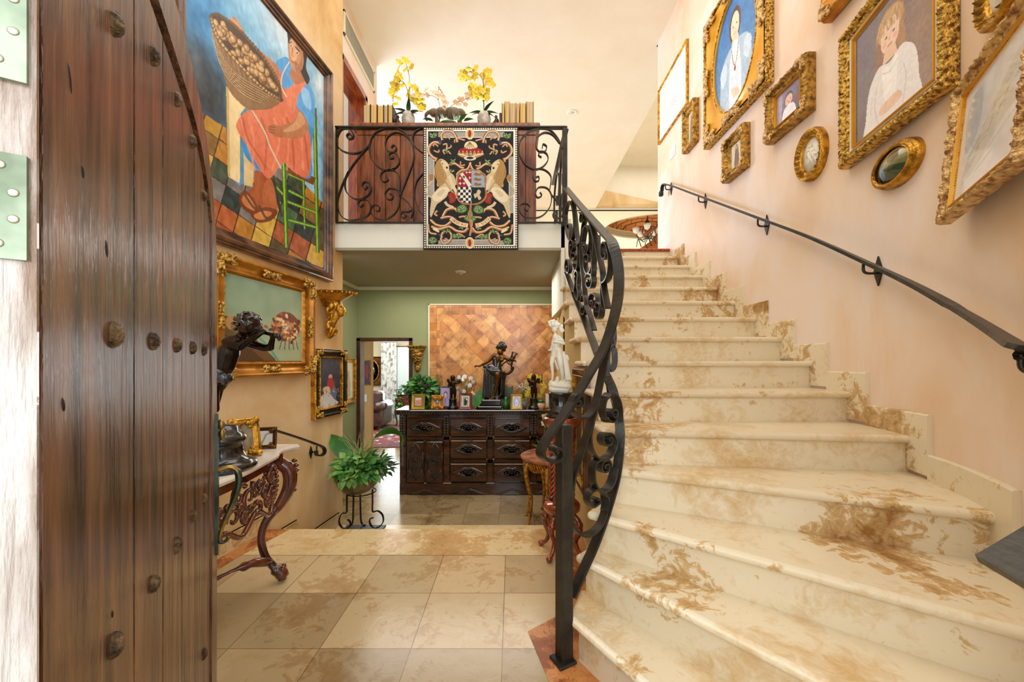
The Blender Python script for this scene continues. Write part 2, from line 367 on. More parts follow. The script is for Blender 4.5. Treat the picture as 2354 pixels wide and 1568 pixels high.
# balcony fascia, soffit, lower hall shell
mb = MB(); mb.box((wl(YR)-.05, YR, 2.345), (.51, YR+.12, 2.574)); mb.box((.475, YR, 1.94), (.585, YR+.1, 2.574)); mb.box((.505, YR+.1, 1.8), (.585, 4.86, 2.66))
struct('trim_3', mb, m_white, 'white balcony edge above the lower hall')
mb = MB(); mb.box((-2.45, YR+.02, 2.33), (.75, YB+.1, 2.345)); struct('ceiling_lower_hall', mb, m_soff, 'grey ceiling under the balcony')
XLH = -2.27
DX0, DX1, DZ = -2.22, -1.50, 1.545                # doorway in the back wall
mb = MB(); mb.box((XLH-.1, YB, ZL), (DX0, YB+.14, 2.34)); mb.box((DX0, YB, DZ), (DX1, YB+.14, 2.34)); mb.box((DX1, YB, ZL), (.9, YB+.14, 2.34))
struct('wall_back', mb, m_green, 'sage green back wall of the lower hall')
mb = MB(); mb.box((XLH-.1, 3.95, ZL), (XLH, YB, 2.34)); mb.box((XLH, 3.95, ZL), (wl(3.83)-.12, 4.0, 2.34)); struct('wall_lower_left', mb, m_green, 'green side wall of the lower hall')
mb = MB()
sidew = [(.65, YB), (.51, 3.78), (.51, 2.9), (.51, 2.25), (.50, 2.03), (.47, 1.93), (.40, 1.86), (.345, 1.80), (.31, 1.72), (.27, 1.64)]
vs = []
def ztop(y): return R_*max(1, min(14, math.floor((y-2.517)/T_)+7)) if y > 2.3 else {2.25: 6, 2.03: 5, 1.93: 4, 1.86: 3, 1.80: 2, 1.72: 1, 1.64: 1}[y]*R_
for (x0, y0), (x1, y1) in zip(sidew[:2], sidew[1:3]):
    mb.add([(x0, y0, ZL), (x1, y1, ZL), (x1, y1, 2.34 if y1 > 3.7 else 2.34), (x0, y0, 2.34)], [(0, 1, 2, 3)]) if y1 > 3.7 else None
for k in range(1, 15):                            # under each step
    pass
struct('wall_stair_side_upper', mb, m_olive)
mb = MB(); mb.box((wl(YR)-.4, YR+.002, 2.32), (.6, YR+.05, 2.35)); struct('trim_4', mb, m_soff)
mb = MB()
mb.box((XLH, YB-.03, 2.285), (.66, YB, 2.33)); mb.box((XLH, 4.0, 2.285), (XLH+.03, YB, 2.33))
struct('trim_5', mb, m_trim, 'cream cornice of the lower hall')
# floors
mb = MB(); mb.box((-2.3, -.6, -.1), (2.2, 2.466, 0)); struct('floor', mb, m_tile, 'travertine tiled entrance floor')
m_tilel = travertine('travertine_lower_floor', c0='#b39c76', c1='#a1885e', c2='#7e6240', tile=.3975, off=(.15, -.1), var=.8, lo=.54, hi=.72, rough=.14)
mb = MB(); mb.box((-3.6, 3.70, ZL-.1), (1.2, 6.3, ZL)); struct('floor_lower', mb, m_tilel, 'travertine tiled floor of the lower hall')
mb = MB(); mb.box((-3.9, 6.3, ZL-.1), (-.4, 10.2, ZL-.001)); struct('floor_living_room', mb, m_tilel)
st = thing('entrance_steps', 'three broad travertine steps going down from the entrance floor', 'steps', (-.6, 2.9, 0))
for k in range(3):
    y0 = (2.466 if k == 0 else 2.857+.3*(k-1)-.03); y1 = (2.857, 3.157, 3.76)[k]; z = -R_*k
    mb = MB().bbox((wl(y1)+.0, y0, z-.035), (.50, y1, z), .01); part('tread', mb, m_slab, st)
    mb = MB().box((wl(y1), y1-.04, z-R_), (.50, y1-.02, z-.035)); part('riser', mb, m_slab, st)
# orange borders
mb = MB()
def zpoly(ps, z=.0015): mb.add([(x, y, z) for x, y in ps], [tuple(range(len(ps)))])
zpoly([(.072, 1.768), (.207, 1.865), (.27, 1.93), (.33, 2.10), (.36, 2.466), (.52, 2.466), (.52, 1.5), (.8, .9), (.6, .8), (.144, 1.49)])
def lw(y, o): return wl(y)+o
zpoly([(lw(.3, .02), .3), (lw(.3, .13), .3), (lw(2.466, .13), 2.466), (lw(2.466, .02), 2.466)])
struct('trim_6', mb, m_orange, 'orange stone border in the entrance floor')
mb = MB(); zpoly([(lw(2.466, .02), 2.466), (lw(2.466, .13), 2.466), (lw(2.84, .17), 2.84), (lw(2.84, .02), 2.84)], .002); zpoly([(.36, 2.466), (.50, 2.466), (.50, 2.84), (.38, 2.84)], .002); struct('trim_7', mb, m_orange)
mb = MB()
for (y0, y1, z) in ((-.2, 2.857, 0), (2.857, 3.157, -R_), (3.157, 3.76, -2*R_), (3.76, 3.83, ZL)):
    A = Vector((wl(y0), y0, 0)); B = Vector((wl(y1), y1, 0))
    for (o, z0, z1) in ((.016, z, z+.12), (.02, z+.108, z+.12)):
        mb.prism([(0, z0), (1, z0), (1, z1), (0, z1)], o, lambda u, v, w_: Vector((A.x+(B.x-A.x)*u, A.y+(B.y-A.y)*u, v))+LN*w_)
struct('baseboard_left', mb, m_slab, 'travertine skirting stepping down along the left wall')
# ---------------- stair ----------------
nose = {1: ((.24, 1.60), (1, -2.0)), 2: ((.30, 1.755), (1, -1.22)), 3: ((.365, 1.805), (1, -.79)), 4: ((.46, 1.925), (1, -.475)), 5: ((.482, 1.985), (1, -.115))}
def yk(k): return 2.517+T_*(k-7)
def wall_at(o, d):                                # where a step front meets the right wall
    o = Vector((*o, 0)); d = Vector((*d, 0)).normalized(); best = None
    for i in range(600):
        s = _wl[-1]*i/600; p, n_ = wr(s); q = p-o; t = q.dot(d); e = (q-d*t).length
        if t > 0 and (best is None or e < best[0]): best = (e, s, t)
    return best[1]
NL, NS = {}, {}
for k in range(1, 16):
    o, d = nose.get(k, ((.485 if k < 12 else .585, yk(k)), (1, 0))); NL[k] = Vector((*o, 0)); NS[k] = wall_at(o, d)
stair = thing('staircase', 'wide travertine staircase curving up to the right of the iron newel post', 'staircase', (1.2, 2.2, 0))
def wedge(k):                                     # plan outline of tread k, front edge first
    A = NL[k]; s0 = NS[k]; s1 = NS[k+1] if k < 15 else 0; B = NL[k+1] if k < 15 else Vector((.585, yk(15)+.3, 0))
    front = [A, wr(s0)[0]]
    side = [wr(s0+(s1-s0)*i/5)[0] for i in range(1, 5)]
    d = (wr(s1)[0]-B).normalized(); n_ = Vector((-d.y, d.x, 0))
    back = [wr(s1)[0]+n_*.05, B+n_*.05]
    return front+side+back
for k in range(1, 16):
    z = R_*k; P = wedge(k); m = MB(); th = .038; r = .019
    A, B = P[0], P[1]; d = (B-A).normalized(); nf = Vector((d.y, -d.x, 0))      # nf: toward the climber
    # body behind the rounded nose
    inset = [A-nf*r, B-nf*r]+P[2:]
    n_ = len(inset)
    m.add([(p.x, p.y, z) for p in inset]+[(p.x, p.y, z-th) for p in inset], [tuple(range(n_)), tuple(range(n_, 2*n_))[::-1]]+[(i, i+n_, (i+1) % n_+n_, (i+1) % n_) for i in range(n_)])
    # half round nose along the front and the open left end
    L = P[-1]; path = [L, A-nf*r, B-nf*r]
    sec = []; 
    dl = (L-(A-nf*r)); 
    for (p0, p1, nn) in ((A-nf*r-d*0, B-nf*r, nf),):
        vs = []
        for p in (p0, p1):
            for i in range(7):
                a_ = PI/2-PI*i/6; q = p+nn*r*math.cos(a_); vs.append((q.x, q.y, z-th/2+r*math.sin(a_)))
        m.add(vs, [(i, i+1, i+8, i+7) for i in range(6)]+[tuple(range(7))], True)
    if dl.length > .02:
        dn = dl.normalized(); nn = Vector((-dn.y, dn.x, 0)); 
        if nn.x > 0: nn = -nn
        vs = []
        for p in (A-nf*r, L):
            for i in range(7):
                a_ = PI/2-PI*i/6; q = p+nn*r*math.cos(a_); vs.append((q.x, q.y, z-th/2+r*math.sin(a_)))
        m.add(vs, [(i, i+1, i+8, i+7) for i in range(6)], True)
        m.ell((A-nf*r)+Vector((0, 0, z-th/2)), r, 12, 8)
    part('tread', m, m_trav if k < 15 else m_redwood, stair)
    # riser, set back from the nose
    m = MB(); s = .03; Ar, Br = A-nf*s+d*.025, B-nf*s
    m.add([(Ar.x, Ar.y, z-R_), (Br.x, Br.y, z-R_), (Br.x, Br.y, z-th), (Ar.x, Ar.y, z-th)], [(0, 1, 2, 3)])
    part('riser', m, m_trav, stair)
    # side wall under this tread
    nxt = NL[k+1] if k < 15 else L
    A2, B2 = A+d*.025-nf*s, Vector((nxt.x+.025, nxt.y+.03, 0))
    m = MB(); m.add([(A2.x, A2.y, ZL if k > 8 else -.01), (B2.x, B2.y, ZL if k > 8 else -.01), (B2.x, B2.y, z-th), (A2.x, A2.y, z-th)], [(0, 1, 2, 3)])
    if k < 12: part('side_wall', m, m_trav if k < 3 else m_olive, stair)
mb = MB(); mb.add([(.65, YB, ZL), (.51, 3.8, ZL), (.51, 3.8, 2.34), (.65, YB, 2.34)], [(0, 1, 2, 3)]); mb.add([(.51, 3.8, ZL), (.51, 3.66, ZL), (.51, 3.66, 2.34), (.51, 3.8, 2.34)], [(0, 1, 2, 3)])
mb.add([(.51, 2.84, ZL), (.51, 3.8, ZL), (.51, 3.8, 1.7), (.51, 2.84, 1.3)], [(0, 1, 2, 3)])
bpy.data.objects.remove(bpy.data.objects['wall_stair_side_upper']); struct('wall_stair_side', mb, m_olive)
# stepped skirting on the right wall: one board per step
mb = MB()
def wallstrip(s0, s1, z0, z1, t0=.02, n=6):
    vs = []
    for i in range(n+1):
        p, nn = wr(s0+(s1-s0)*i/n)
        for q, z in ((p, z0), (p+nn*t0, z0), (p+nn*t0, z1-.006), (p+nn*(t0-.006), z1), (p, z1)): vs.append((q.x, q.y, z))
    fs = [(i*5+j, i*5+j+1, i*5+j+6, i*5+j+5) for i in range(n) for j in range(4)]+[(0, 1, 2, 3, 4), tuple(n*5+j for j in range(5))[::-1]]
    mb.add(vs, fs)
for k in range(1, 15):
    a_, b_ = NS[k]+.11, NS[k+1]+.11
    wallstrip(a_, b_, R_*k-R_*.9, R_*k+.115); 
    wallstrip(a_-.001, a_+.001, R_*(k-1)+.1, R_*k+.115, .0205)
struct('baseboard_right', mb, m_trav, 'stepped travertine skirting climbing the right wall')
# ---------------- painted surfaces: a small rasteriser that stores a picture in the point colours of its own fine mesh ----------------
def cv_uv(c, p): return p
class Cv:
    def __init__(s, w, h, bg):
        s.w, s.h = w, h; s.a = np.empty((h, w, 3)); s.a[:] = s.c(bg); s.X, s.Y = np.meshgrid((np.arange(w)+.5)/w, (np.arange(h)+.5)/h); s.map = lambda x, y: (x, y); s.rng = np.random.RandomState(7)
    def c(s, c): return np.array([int(c[i:i+2], 16)/255 for i in (1, 3, 5)]) if isinstance(c, str) else np.array(c, float)
    def put(s, m, col, al=1): s.a[m] = s.a[m]*(1-al)+s.c(col)*al
    def inside(s, P):
        m = np.zeros((s.h, s.w), bool); n = len(P)
        with np.errstate(all='ignore'):
            for i in range(n):
                (x0, y0), (x1, y1) = P[i], P[(i+1) % n]
                if y0 == y1: continue
                c = ((y0 > s.Y) != (y1 > s.Y)) & (s.X < (x1-x0)*(s.Y-y0)/(y1-y0)+x0); m ^= c
        return m
    def poly(s, P, col, al=1): m = s.inside([s.map(*p) for p in P]); s.put(m, col, al); return m
    def blob(s, P, col, al=1, n=5):             # smooth closed outline
        Q = []; k = len(P)
        for i in range(k):
            a, b, c, d = [np.array(P[(i+j) % k], float) for j in (-1, 0, 1, 2)]
            for q in range(n):
                t = q/n; Q.append(tuple(.5*((2*b)+(c-a)*t+(2*a-5*b+4*c-d)*t*t+(3*b-a-3*c+d)*t**3)))
        return s.poly(Q, col, al)
    def ell(s, x, y, rx, ry, col, rot=0, al=1):
        return s.poly([(x+rx*math.cos(a)*math.cos(rot)-ry*math.sin(a)*math.sin(rot), y+rx*math.cos(a)*math.sin(rot)+ry*math.sin(a)*math.cos(rot)) for a in [2*PI*k/18 for k in range(18)]], col, al)
    def line(s, P, wd, col, al=1, smooth=False):
        if smooth: P = [(q.x, q.y) for q in bez([(x, y, 0) for x, y in P], 6)]
        L = []; Rr = []
        for i, (x, y) in enumerate(P):
            x0, y0 = P[max(i-1, 0)]; x1, y1 = P[min(i+1, len(P)-1)]; d = math.hypot(x1-x0, y1-y0) or 1; nx, ny = -(y1-y0)/d*wd/2, (x1-x0)/d*wd/2
            L.append((x+nx, y+ny)); Rr.append((x-nx, y-ny))
        return s.poly(L+Rr[::-1], col, al)
    def grad(s, P, c0, c1, p0, p1, al=1):        # linear gradient inside polygon
        m = s.inside([s.map(*p) for p in P]); a, b = np.array(s.map(*p0)), np.array(s.map(*p1)); d = b-a
        t = np.clip(((s.X-a[0])*d[0]+(s.Y-a[1])*d[1])/(d @ d), 0, 1)[m][:, None]; s.a[m] = s.a[m]*(1-al)+al*(s.c(c0)*(1-t)+s.c(c1)*t); return m
    def glow(s, x, y, r, col, al=.8, ry=None):
        x, y = s.map(x, y); d = np.sqrt(((s.X-x)/r)**2+((s.Y-y)/(ry or r))**2); t = (np.clip(1-d, 0, 1)**1.5*al)[..., None]; s.a = s.a*(1-t)+s.c(col)*t
    def noise(s, amt, f=12, only=None):
        g = s.rng.rand(f+2, f+2)*2-1; u, v = s.X*f, s.Y*f; i, j = u.astype(int), v.astype(int); fu, fv = u-i, v-j
        n = (g[j, i]*(1-fu)+g[j, i+1]*fu)*(1-fv)+(g[j+1, i]*(1-fu)+g[j+1, i+1]*fu)*fv; s.a = np.clip(s.a+(n*amt*(1 if only is None else only))[..., None], 0, 1)
    def obj(s, name, w, h, y, m, parent, mask=None, curve=None):
        """w x h metres, local x right, z up, facing -y, centred on the parent"""
        W, Hh = s.w, s.h; me = bpy.data.meshes.new(name)
        xs, zs = np.meshgrid((np.arange(W)/(W-1)-.5)*w, (.5-np.arange(Hh)/(Hh-1))*h)
        ys = np.full_like(xs, y) if curve is None else y+curve(xs, zs)
        co = np.stack([xs, ys, zs], -1).reshape(-1, 3)
        i, j = np.meshgrid(np.arange(W-1), np.arange(Hh-1)); b = (j*W+i).reshape(-1)
        q = np.stack([b, b+W, b+W+1, b+1], -1)
        if mask is not None: q = q[mask(co[q].mean(1))]
        nf = len(q); me.vertices.add(len(co)); me.vertices.foreach_set('co', co.ravel()); me.loops.add(nf*4); me.loops.foreach_set('vertex_index', q.ravel())
        me.polygons.add(nf); me.polygons.foreach_set('loop_start', np.arange(nf)*4); me.polygons.foreach_set('loop_total', np.full(nf, 4)); me.update(calc_edges=True)
        at_ = me.color_attributes.new('Col', 'FLOAT_COLOR', 'POINT'); a = s.a.reshape(-1, 3); l = np.where(a <= .04045, a/12.92, ((a+.055)/1.055)**2.4)
        at_.data.foreach_set('color', np.concatenate([l, np.ones((len(l), 1))], 1).ravel()); me.materials.append(m)
        return link(name, me, parent)
m_paint = colattr('painted_canvas', .45); m_print = colattr('glazed_print', .12, .5); m_cloth = colattr('woven_tapestry', .9)
m_glass, t, b = nt('picture_glass'); b.inputs['Transmission Weight'].default_value = 1; b.inputs['Roughness'].default_value = .02; b.inputs['IOR'].default_value = 1.3
m_mat = mat('mount_board', '#e9e2cc', rough=.8)
m_darkfr = mat('dark_frame_wood', '#2e1a0f', '#7e563a', scale=7, rough=.3, stretch=(1, 1, 1), lo=.35, hi=.65, coat=.4)
m_gilt2 = mat('brown_gilt', '#6a4a18', '#c99a44', scale=30, rough=.4, metal=.7, lo=.35, hi=.62, bump=.5, bscale=80)
m_backing = mat('frame_back', '#6b4a28', rough=.8)
PROF = {  # (distance from outer edge 0..1, height 0..1)
 'step': [(0, 0), (0, .55), (.06, .72), (.16, .72), (.2, .9), (.34, 1), (.46, .9), (.5, .72), (.62, .66), (.68, .5), (.8, .5), (.86, .3), (1, .22), (1, .05)],
 'ogee': [(0, 0), (0, .75), (.05, .95), (.14, 1), (.22, .9), (.3, .62), (.48, .46), (.66, .5), (.74, .62), (.82, .6), (.86, .36), (1, .28), (1, .05)],
 'carved': [(0, 0), (0, .6), (.04, .75), (.1, .9), (.2, 1), (.32, 1), (.42, .9), (.5, .7), (.56, .62), (.64, .66), (.72, .6), (.78, .42), (.88, .42), (.92, .3), (1, .25), (1, .05)],
 'flat': [(0, 0), (0, .7), (.08, .9), (.2, 1), (.3, .8), (.34, .55), (1, .35), (1, .05)],
}
def rect_frame(mb, w, h, fw, dep, prof, carve=0, freq=40, rng=(.08, .55), beads=0):
    P = PROF[prof]; cs = [(-w/2, -h/2), (w/2, -h/2), (w/2, h/2), (-w/2, h/2)]; ins = [(1, 1), (-1, 1), (-1, -1), (1, -1)]
    for k in range(4):
        (ax, az), (bx, bz) = cs[k], cs[(k+1) % 4]; (aix, aiz), (bix, biz) = ins[k], ins[(k+1) % 4]; L = math.hypot(bx-ax, bz-az)
        n = max(1, int(L*freq*2)) if carve else 1
        n = min(n, 140); vs = []
        for i in range(n+1):
            t = i/n
            for (d, hh) in P:
                e = fw*d; x0, z0, x1, z1 = ax+aix*e, az+aiz*e, bx+bix*e, bz+biz*e; q = hh*dep
                if carve and rng[0] <= d <= rng[1]: q += carve*dep*(.5*math.sin(i*PI*.5+d*25)+.35*math.sin(i*1.9+d*60)+.3*math.cos(i*.7))
                vs.append((x0+(x1-x0)*t, -q, z0+(z1-z0)*t))
        m_ = len(P); mb.add(vs, [(i*m_+j, i*m_+j+1, (i+1)*m_+j+1, (i+1)*m_+j) for i in range(n) for j in range(m_-1)], bool(carve))
        if beads:
            nb = int(L/beads)
            for i in range(nb):
                t = (i+.5)/nb; e = fw*.9; mb.ell((ax+aix*e+(bx-ax+(bix-aix)*e)*t, -dep*.36, az+aiz*e+(bz-az+(biz-aiz)*e)*t), beads*.36, 6, 4)
def acanthus(mb, c, dirs, L, dep, seed=0, th=.012):  # carved leaf clusters hugging the moulding
    rnd = random.Random(seed)
    for d in dirs:
        for side in (-1, 1):
            P = [(c[0], c[1])]; a = d+side*.35
            for i in range(8):
                t = i/7; P.append((P[-1][0]+math.cos(a)*L/9, P[-1][1]+math.sin(a)*L/9)); a += side*(-.1+.42*t*t)
            mb.tube([(x, -dep-th*.25*math.sin(PI*i/8), z) for i, (x, z) in enumerate(P)], [th*(.8+.45*math.sin(PI*i/8)) for i in range(9)], 6)
            e = P[-1]; mb.ell((e[0], -dep, e[1]), (th*1.25, th*.9, th*1.25), 7, 5)
            for j in (3, 5, 6): q = P[j]; mb.cap((q[0], -dep-th*.3, q[1]), (q[0]+math.cos(d+side*1.1)*th*2.0, -dep, q[1]+math.sin(d+side*1.1)*th*2.0), th*.75, th*.4, 5)
        for j in range(4): mb.ell((c[0]+math.cos(d)*L*(.18+.2*j), -dep-th*.35, c[1]+math.sin(d)*L*(.18+.2*j)), (th*(1.5-.25*j), th, th*(1.5-.25*j)), 7, 5)
    mb.ell((c[0], -dep-th*.4, c[1]), (th*2.0, th*1.2, th*2.0), 8, 6)
def frame_root(name, label, cat, c, nrm, group=None):
    return thing(name, label, cat, c, math.atan2(nrm.y, nrm.x)+PI/2, group)
def uv_of(root, w, h, d, tilt=0):                # photo pixel -> picture coordinates 0..1 on the plane of this canvas
    M = Matrix.Translation(root.location) @ Matrix.Rotation(root.rotation_euler.z, 4, 'Z') @ Matrix.Rotation(root.rotation_euler.x, 4, 'X'); Mi = M.inverted()
    def f(px, py):
        o = Mi @ Vector((0, 0, H)); q = Mi @ Vector(((px-CX)/F, 1, H-(py-CY)/F)); r = q-o; t = (-d-o.y)/r.y; p = o+r*t
        return (p.x/w+.5, .5-p.z/h)
    return f
def face_pt(px, P0, D):                          # column px meets vertical plane through P0 along D
    k = (px-CX)/F; t = (k*P0.y-P0.x)/(D.x-k*D.y); return P0+D*t
# ---- large painting on the left wall
P0 = Vector((wl(3), 3, 0))+LN*.07
A_, B_ = face_pt(404, P0, LD), face_pt(771, P0, LD); W1 = (B_-A_).length; z0, z1 = 1.99, 3.95
c1 = (A_+B_)/2-LN*.07; big = frame_root('framed_painting', 'very large painting of a seated woman with a basket, dark wooden frame, left wall', 'painting', (c1.x, c1.y, (z0+z1)/2), LN)
mb = MB(); rect_frame(mb, W1, z1-z0, .115, .07, 'step'); part('frame', mb, m_darkfr, big, local=True)
iw, ih = W1-.21, z1-z0-.21
cv = Cv(330, 400, '#5d9cc4'); cv.map = uv_of(big, iw, ih, .02); Z = lambda L, ox=440, oy=0, s=2.375: [(ox+x/s, oy+y/s) for x, y in L]
q = lambda *L: Z(L)
cv.grad(q((-60, -200), (900, -200), (900, 1700), (-60, 1700)), '#3f8fc4', '#8fc0dc', *q((30, 0), (500, 300)))
cv.glow(*q((470, 120))[0], .30, '#eef5f8', .95, .2); cv.glow(*q((300, 0))[0], .3, '#9fd0ea', .6); cv.glow(*q((700, 470))[0], .10, '#f2f4f2', .9, .16); cv.glow(*q((60, 60))[0], .2, '#2f83bd', .7)
cv.glow(*q((120, 560))[0], .32, '#33383b', 1, .26); cv.glow(*q((60, 450))[0], .24, '#2b2f33', .95, .2); cv.glow(*q((30, 330))[0], .12, '#5a6468', .7); cv.glow(*q((735, 850))[0], .1, '#1f5a84', .9, .2); cv.glow(*q((730, 1050))[0], .08, '#22303a', .9, .14)
cv.noise(.05, 24); cv.noise(.04, 60)
rnd = random.Random(5); pal = ['#b98a2c', '#c89a34', '#a5542c', '#b4602f', '#3f4a36', '#2c3a36', '#8a6a30', '#7b7470', '#d0a945', '#5a4a22', '#4a6a4a', '#b57a2a']
floor = q((-60, 560), (45, 605), (190, 700), (205, 960), (260, 1010), (520, 900), (690, 1080), (760, 1150), (800, 1700), (-60, 1700)); fm = cv.inside([cv.map(*p) for p in floor])
keep = cv.a.copy(); cv.put(fm, '#241d14')
for i in range(-6, 16):
    for j in range(-8, 14):
        o = (150+92*i-26*j, 760+62*i+96*j); g = 3
        cv.poly(q((o[0]+g, o[1]+g), (o[0]+92-g, o[1]+62), (o[0]+92-26-g, o[1]+62+96-g), (o[0]-26+g, o[1]+96-g)), rnd.choice(pal))
cv.a[~fm] = keep[~fm]; cv.noise(.06, 50, fm)
cv.poly(q((190, 470), (300, 580), (270, 620), (268, 960), (262, 1000), (200, 965)), '#e9d19a'); cv.poly(q((190, 470), (205, 485), (212, 968), (200, 965)), '#c9ab6c'); cv.poly(q((285, 800), (345, 850), (335, 1020), (288, 1010)), '#d9bf86'); cv.line(q((268, 640), (268, 1000)), 2, '#8a6a3a')
# chair
for P, wd in ((((672, 590), (690, 1380)), 9), (((505, 890), (520, 1350)), 10), (((612, 960), (620, 1250)), 5)):
    cv.line(q(*P), wd, '#3f6a1c'); cv.line([(x-1.2, y) for x, y in q(*P)], wd*.4, '#9cc23a')
for P in (((530, 950), (610, 985)), ((525, 1100), (680, 1160)), ((530, 1200), (680, 1240)), ((530, 1040), (610, 1080)), ((430, 985), (500, 1060))): cv.line(q(*P), 7, '#4a7a22'); cv.line(q(*P), 2.5, '#a4c648')
cv.poly(q((430, 980), (455, 975), (500, 1180), (490, 1190)), '#3a3a34'); cv.poly(q((520, 910), (680, 970), (665, 1010), (525, 945)), '#7a4a22')
# legs, sandals
cv.blob(q((350, 930), (420, 970), (400, 1060), (390, 1130), (340, 1160), (300, 1120), (310, 1050), (340, 1010)), '#a5562c'); cv.blob(q((400, 1000), (440, 985), (470, 1130), (460, 1170), (400, 1170), (390, 1110)), '#b4663a')
cv.blob(q((262, 1070), (300, 1040), (360, 1120), (372, 1165), (330, 1170), (275, 1130)), '#7a3c1c'); cv.blob(q((275, 1085), (300, 1060), (345, 1120), (340, 1150), (290, 1120)), '#c87a44'); cv.blob(q((330, 1160), (400, 1130), (470, 1150), (440, 1200), (370, 1215), (335, 1190)), '#7a3c1c'); cv.blob(q((345, 1170), (400, 1150), (440, 1165), (390, 1198), (350, 1190)), '#cf8248')
cv.line(q((290, 1060), (330, 1120), (350, 1140)), 5, '#5a4a32', smooth=True); cv.line(q((370, 1120), (400, 1180), (420, 1190)), 5, '#5a4a32', smooth=True)
# skirt and body
cv.blob(q((275, 760), (330, 800), (385, 930), (300, 860)), '#2f8fd0'); cv.blob(q((560, 560), (668, 640), (655, 800), (650, 970), (560, 930), (520, 800)), '#3f98d6')
cv.blob(q((245, 680), (330, 590), (500, 545), (600, 640), (650, 760), (640, 960), (560, 940), (500, 890), (425, 975), (360, 900), (300, 790)), '#df7a58')
for i, (x0, x1) in enumerate(((330, 330), (400, 400), (470, 440), (540, 560), (590, 610), (610, 640), (290, 350), (300, 420), (520, 520))): cv.line(q((x0-20, 640), (x0+10, 760), (x1, 930)), 5, '#b9573a' if i % 2 else '#f09a78', .6, True)
cv.line(q((330, 600), (400, 720), (430, 800), (490, 920)), 3.2, '#cfc7b0', smooth=True)
cv.blob(q((480, 350), (530, 320), (600, 440), (560, 520), (590, 640), (500, 560), (470, 450)), '#d9785a'); cv.blob(q((460, 340), (525, 315), (560, 420), (550, 470), (500, 480), (490, 400)), '#4f9edb')
cv.blob(q((560, 440), (620, 440), (668, 520), (672, 660), (660, 700), (590, 600), (560, 540)), '#5aa6e4'); cv.blob(q((600, 480), (640, 500), (655, 600), (610, 560)), '#8ec6f2'); cv.blob(q((535, 480), (600, 440), (630, 450), (585, 520), (560, 620), (520, 560)), '#e58462')
cv.line(q((540, 330), (500, 400), (490, 470), (520, 530)), 2.5, '#e8d8b8', smooth=True)
cv.blob(q((540, 380), (610, 390), (620, 440), (570, 460), (545, 430)), '#b5754e')
cv.blob(q((590, 600), (640, 690), (600, 750), (530, 755), (460, 740), (430, 720), (480, 690), (560, 660)), '#bb7a50'); cv.blob(q((590, 610), (620, 670), (560, 715), (500, 715), (560, 670)), '#d39a70')
cv.blob(q((420, 690), (455, 680), (490, 700), (500, 750), (450, 740), (420, 715)), '#b57048')
for y in (690, 705, 720): cv.line(q((425, y), (460, y+8)), 1.3, '#5f3018')
# head
cv.blob(q((525, 165), (560, 150), (610, 210), (630, 300), (625, 370), (645, 430), (630, 460), (600, 400), (560, 300), (530, 230)), '#26262a'); cv.blob(q((530, 190), (560, 185), (600, 250), (612, 330), (600, 385), (570, 395), (540, 350), (527, 270)), '#c18a62'); cv.blob(q((540, 220), (565, 230), (580, 300), (560, 340), (540, 300)), '#dcab80')
cv.blob(q((533, 165), (565, 160), (595, 200), (560, 200), (540, 215), (527, 235)), '#26262a'); cv.blob(q((560, 330), (590, 350), (605, 300), (600, 380), (575, 395)), '#9c6442', .7); cv.line(q((533, 236), (548, 230)), 2.2, '#2a1a12'); cv.line(q((566, 256), (590, 282)), 2.4, '#2a1a12'); cv.ell(*q((543, 250))[0], 3.4, 2.4, '#efe6da'); cv.ell(*q((577, 288))[0], 4, 2.6, '#efe6da', .7); cv.ell(*q((543, 250))[0], 1.9, 2.1, '#1e1410'); cv.ell(*q((577, 289))[0], 2.1, 2.3, '#1e1410', .5); cv.line(q((552, 260), (548, 300), (558, 310)), 1.6, '#8a5030'); cv.line(q((546, 333), (575, 350)), 3.4, '#b0523c'); cv.line(q((548, 338), (573, 352)), 1, '#6a2a20'); cv.glow(*cv_uv(cv, q((556, 325))[0]), .03, '#e8b088', .5, .03)
# arm behind basket, basket
cv.blob(q((215, 110), (235, 95), (275, 150), (330, 240), (450, 340), (480, 400), (450, 430), (380, 360), (290, 220), (240, 150)), '#b9774c')
for dx in (0, 12, 24): cv.line(q((218+dx, 100+dx*.6), (250+dx, 150+dx*.6)), 4.5, '#cf8f62')
cv.blob(q((102, 88), (150, 180), (260, 340), (390, 480), (485, 545), (440, 590), (370, 600), (300, 590), (205, 490), (160, 330)), '#8c6a42')
for i in range(13):
    t_ = i/12; cv.line(q((112+t_*0, 120+t_*60), (150+20*t_, 260+t_*120), (240+40*t_, 400+t_*110), (380+60*(1-t_), 560-40*(1-t_))), 1.6, '#5a3e22' if i % 2 else '#c9a87a', .9, True)
for i in range(26):
    t_ = i/25; x = 112+350*t_; y = 120+430*t_**.9; cv.line(q((x, y), (x+22+18*t_, y+110*math.sin(PI*min(1, t_+.2))+8)), 1.6, '#b08d62' if i % 2 else '#6a4a2a', .75)
cv.blob(q((104, 88), (150, 80), (230, 135), (320, 230), (420, 350), (480, 470), (488, 540), (400, 490), (280, 370), (160, 220)), '#4a3016')
for i in range(72):
    t_ = rnd.random(); s_ = rnd.uniform(-1, 1); wv = 52*math.sin(PI*min(.97, t_*.9+.1))**.7
    x, y = 135+325*t_+s_*wv*.75, 130+360*t_**1.02-s_*wv*.62; a = rnd.uniform(.6, 1.4)
    cv.ell(*q((x, y))[0], 11, 7, '#6f4a24', a); cv.ell(*q((x-3, y-4))[0], 9, 5.4, rnd.choice(['#b48c58', '#c49a62', '#a87e4a', '#caa670']), a); cv.ell(*q((x-6, y-8))[0], 3.5, 2, '#e0c08c', a)
rimp = [(104, 88), (130, 78), (160, 88), (230, 135), (320, 225), (420, 350), (478, 460), (488, 540)]; cv.line(q(*rimp), 5, '#7a5a34', smooth=True)
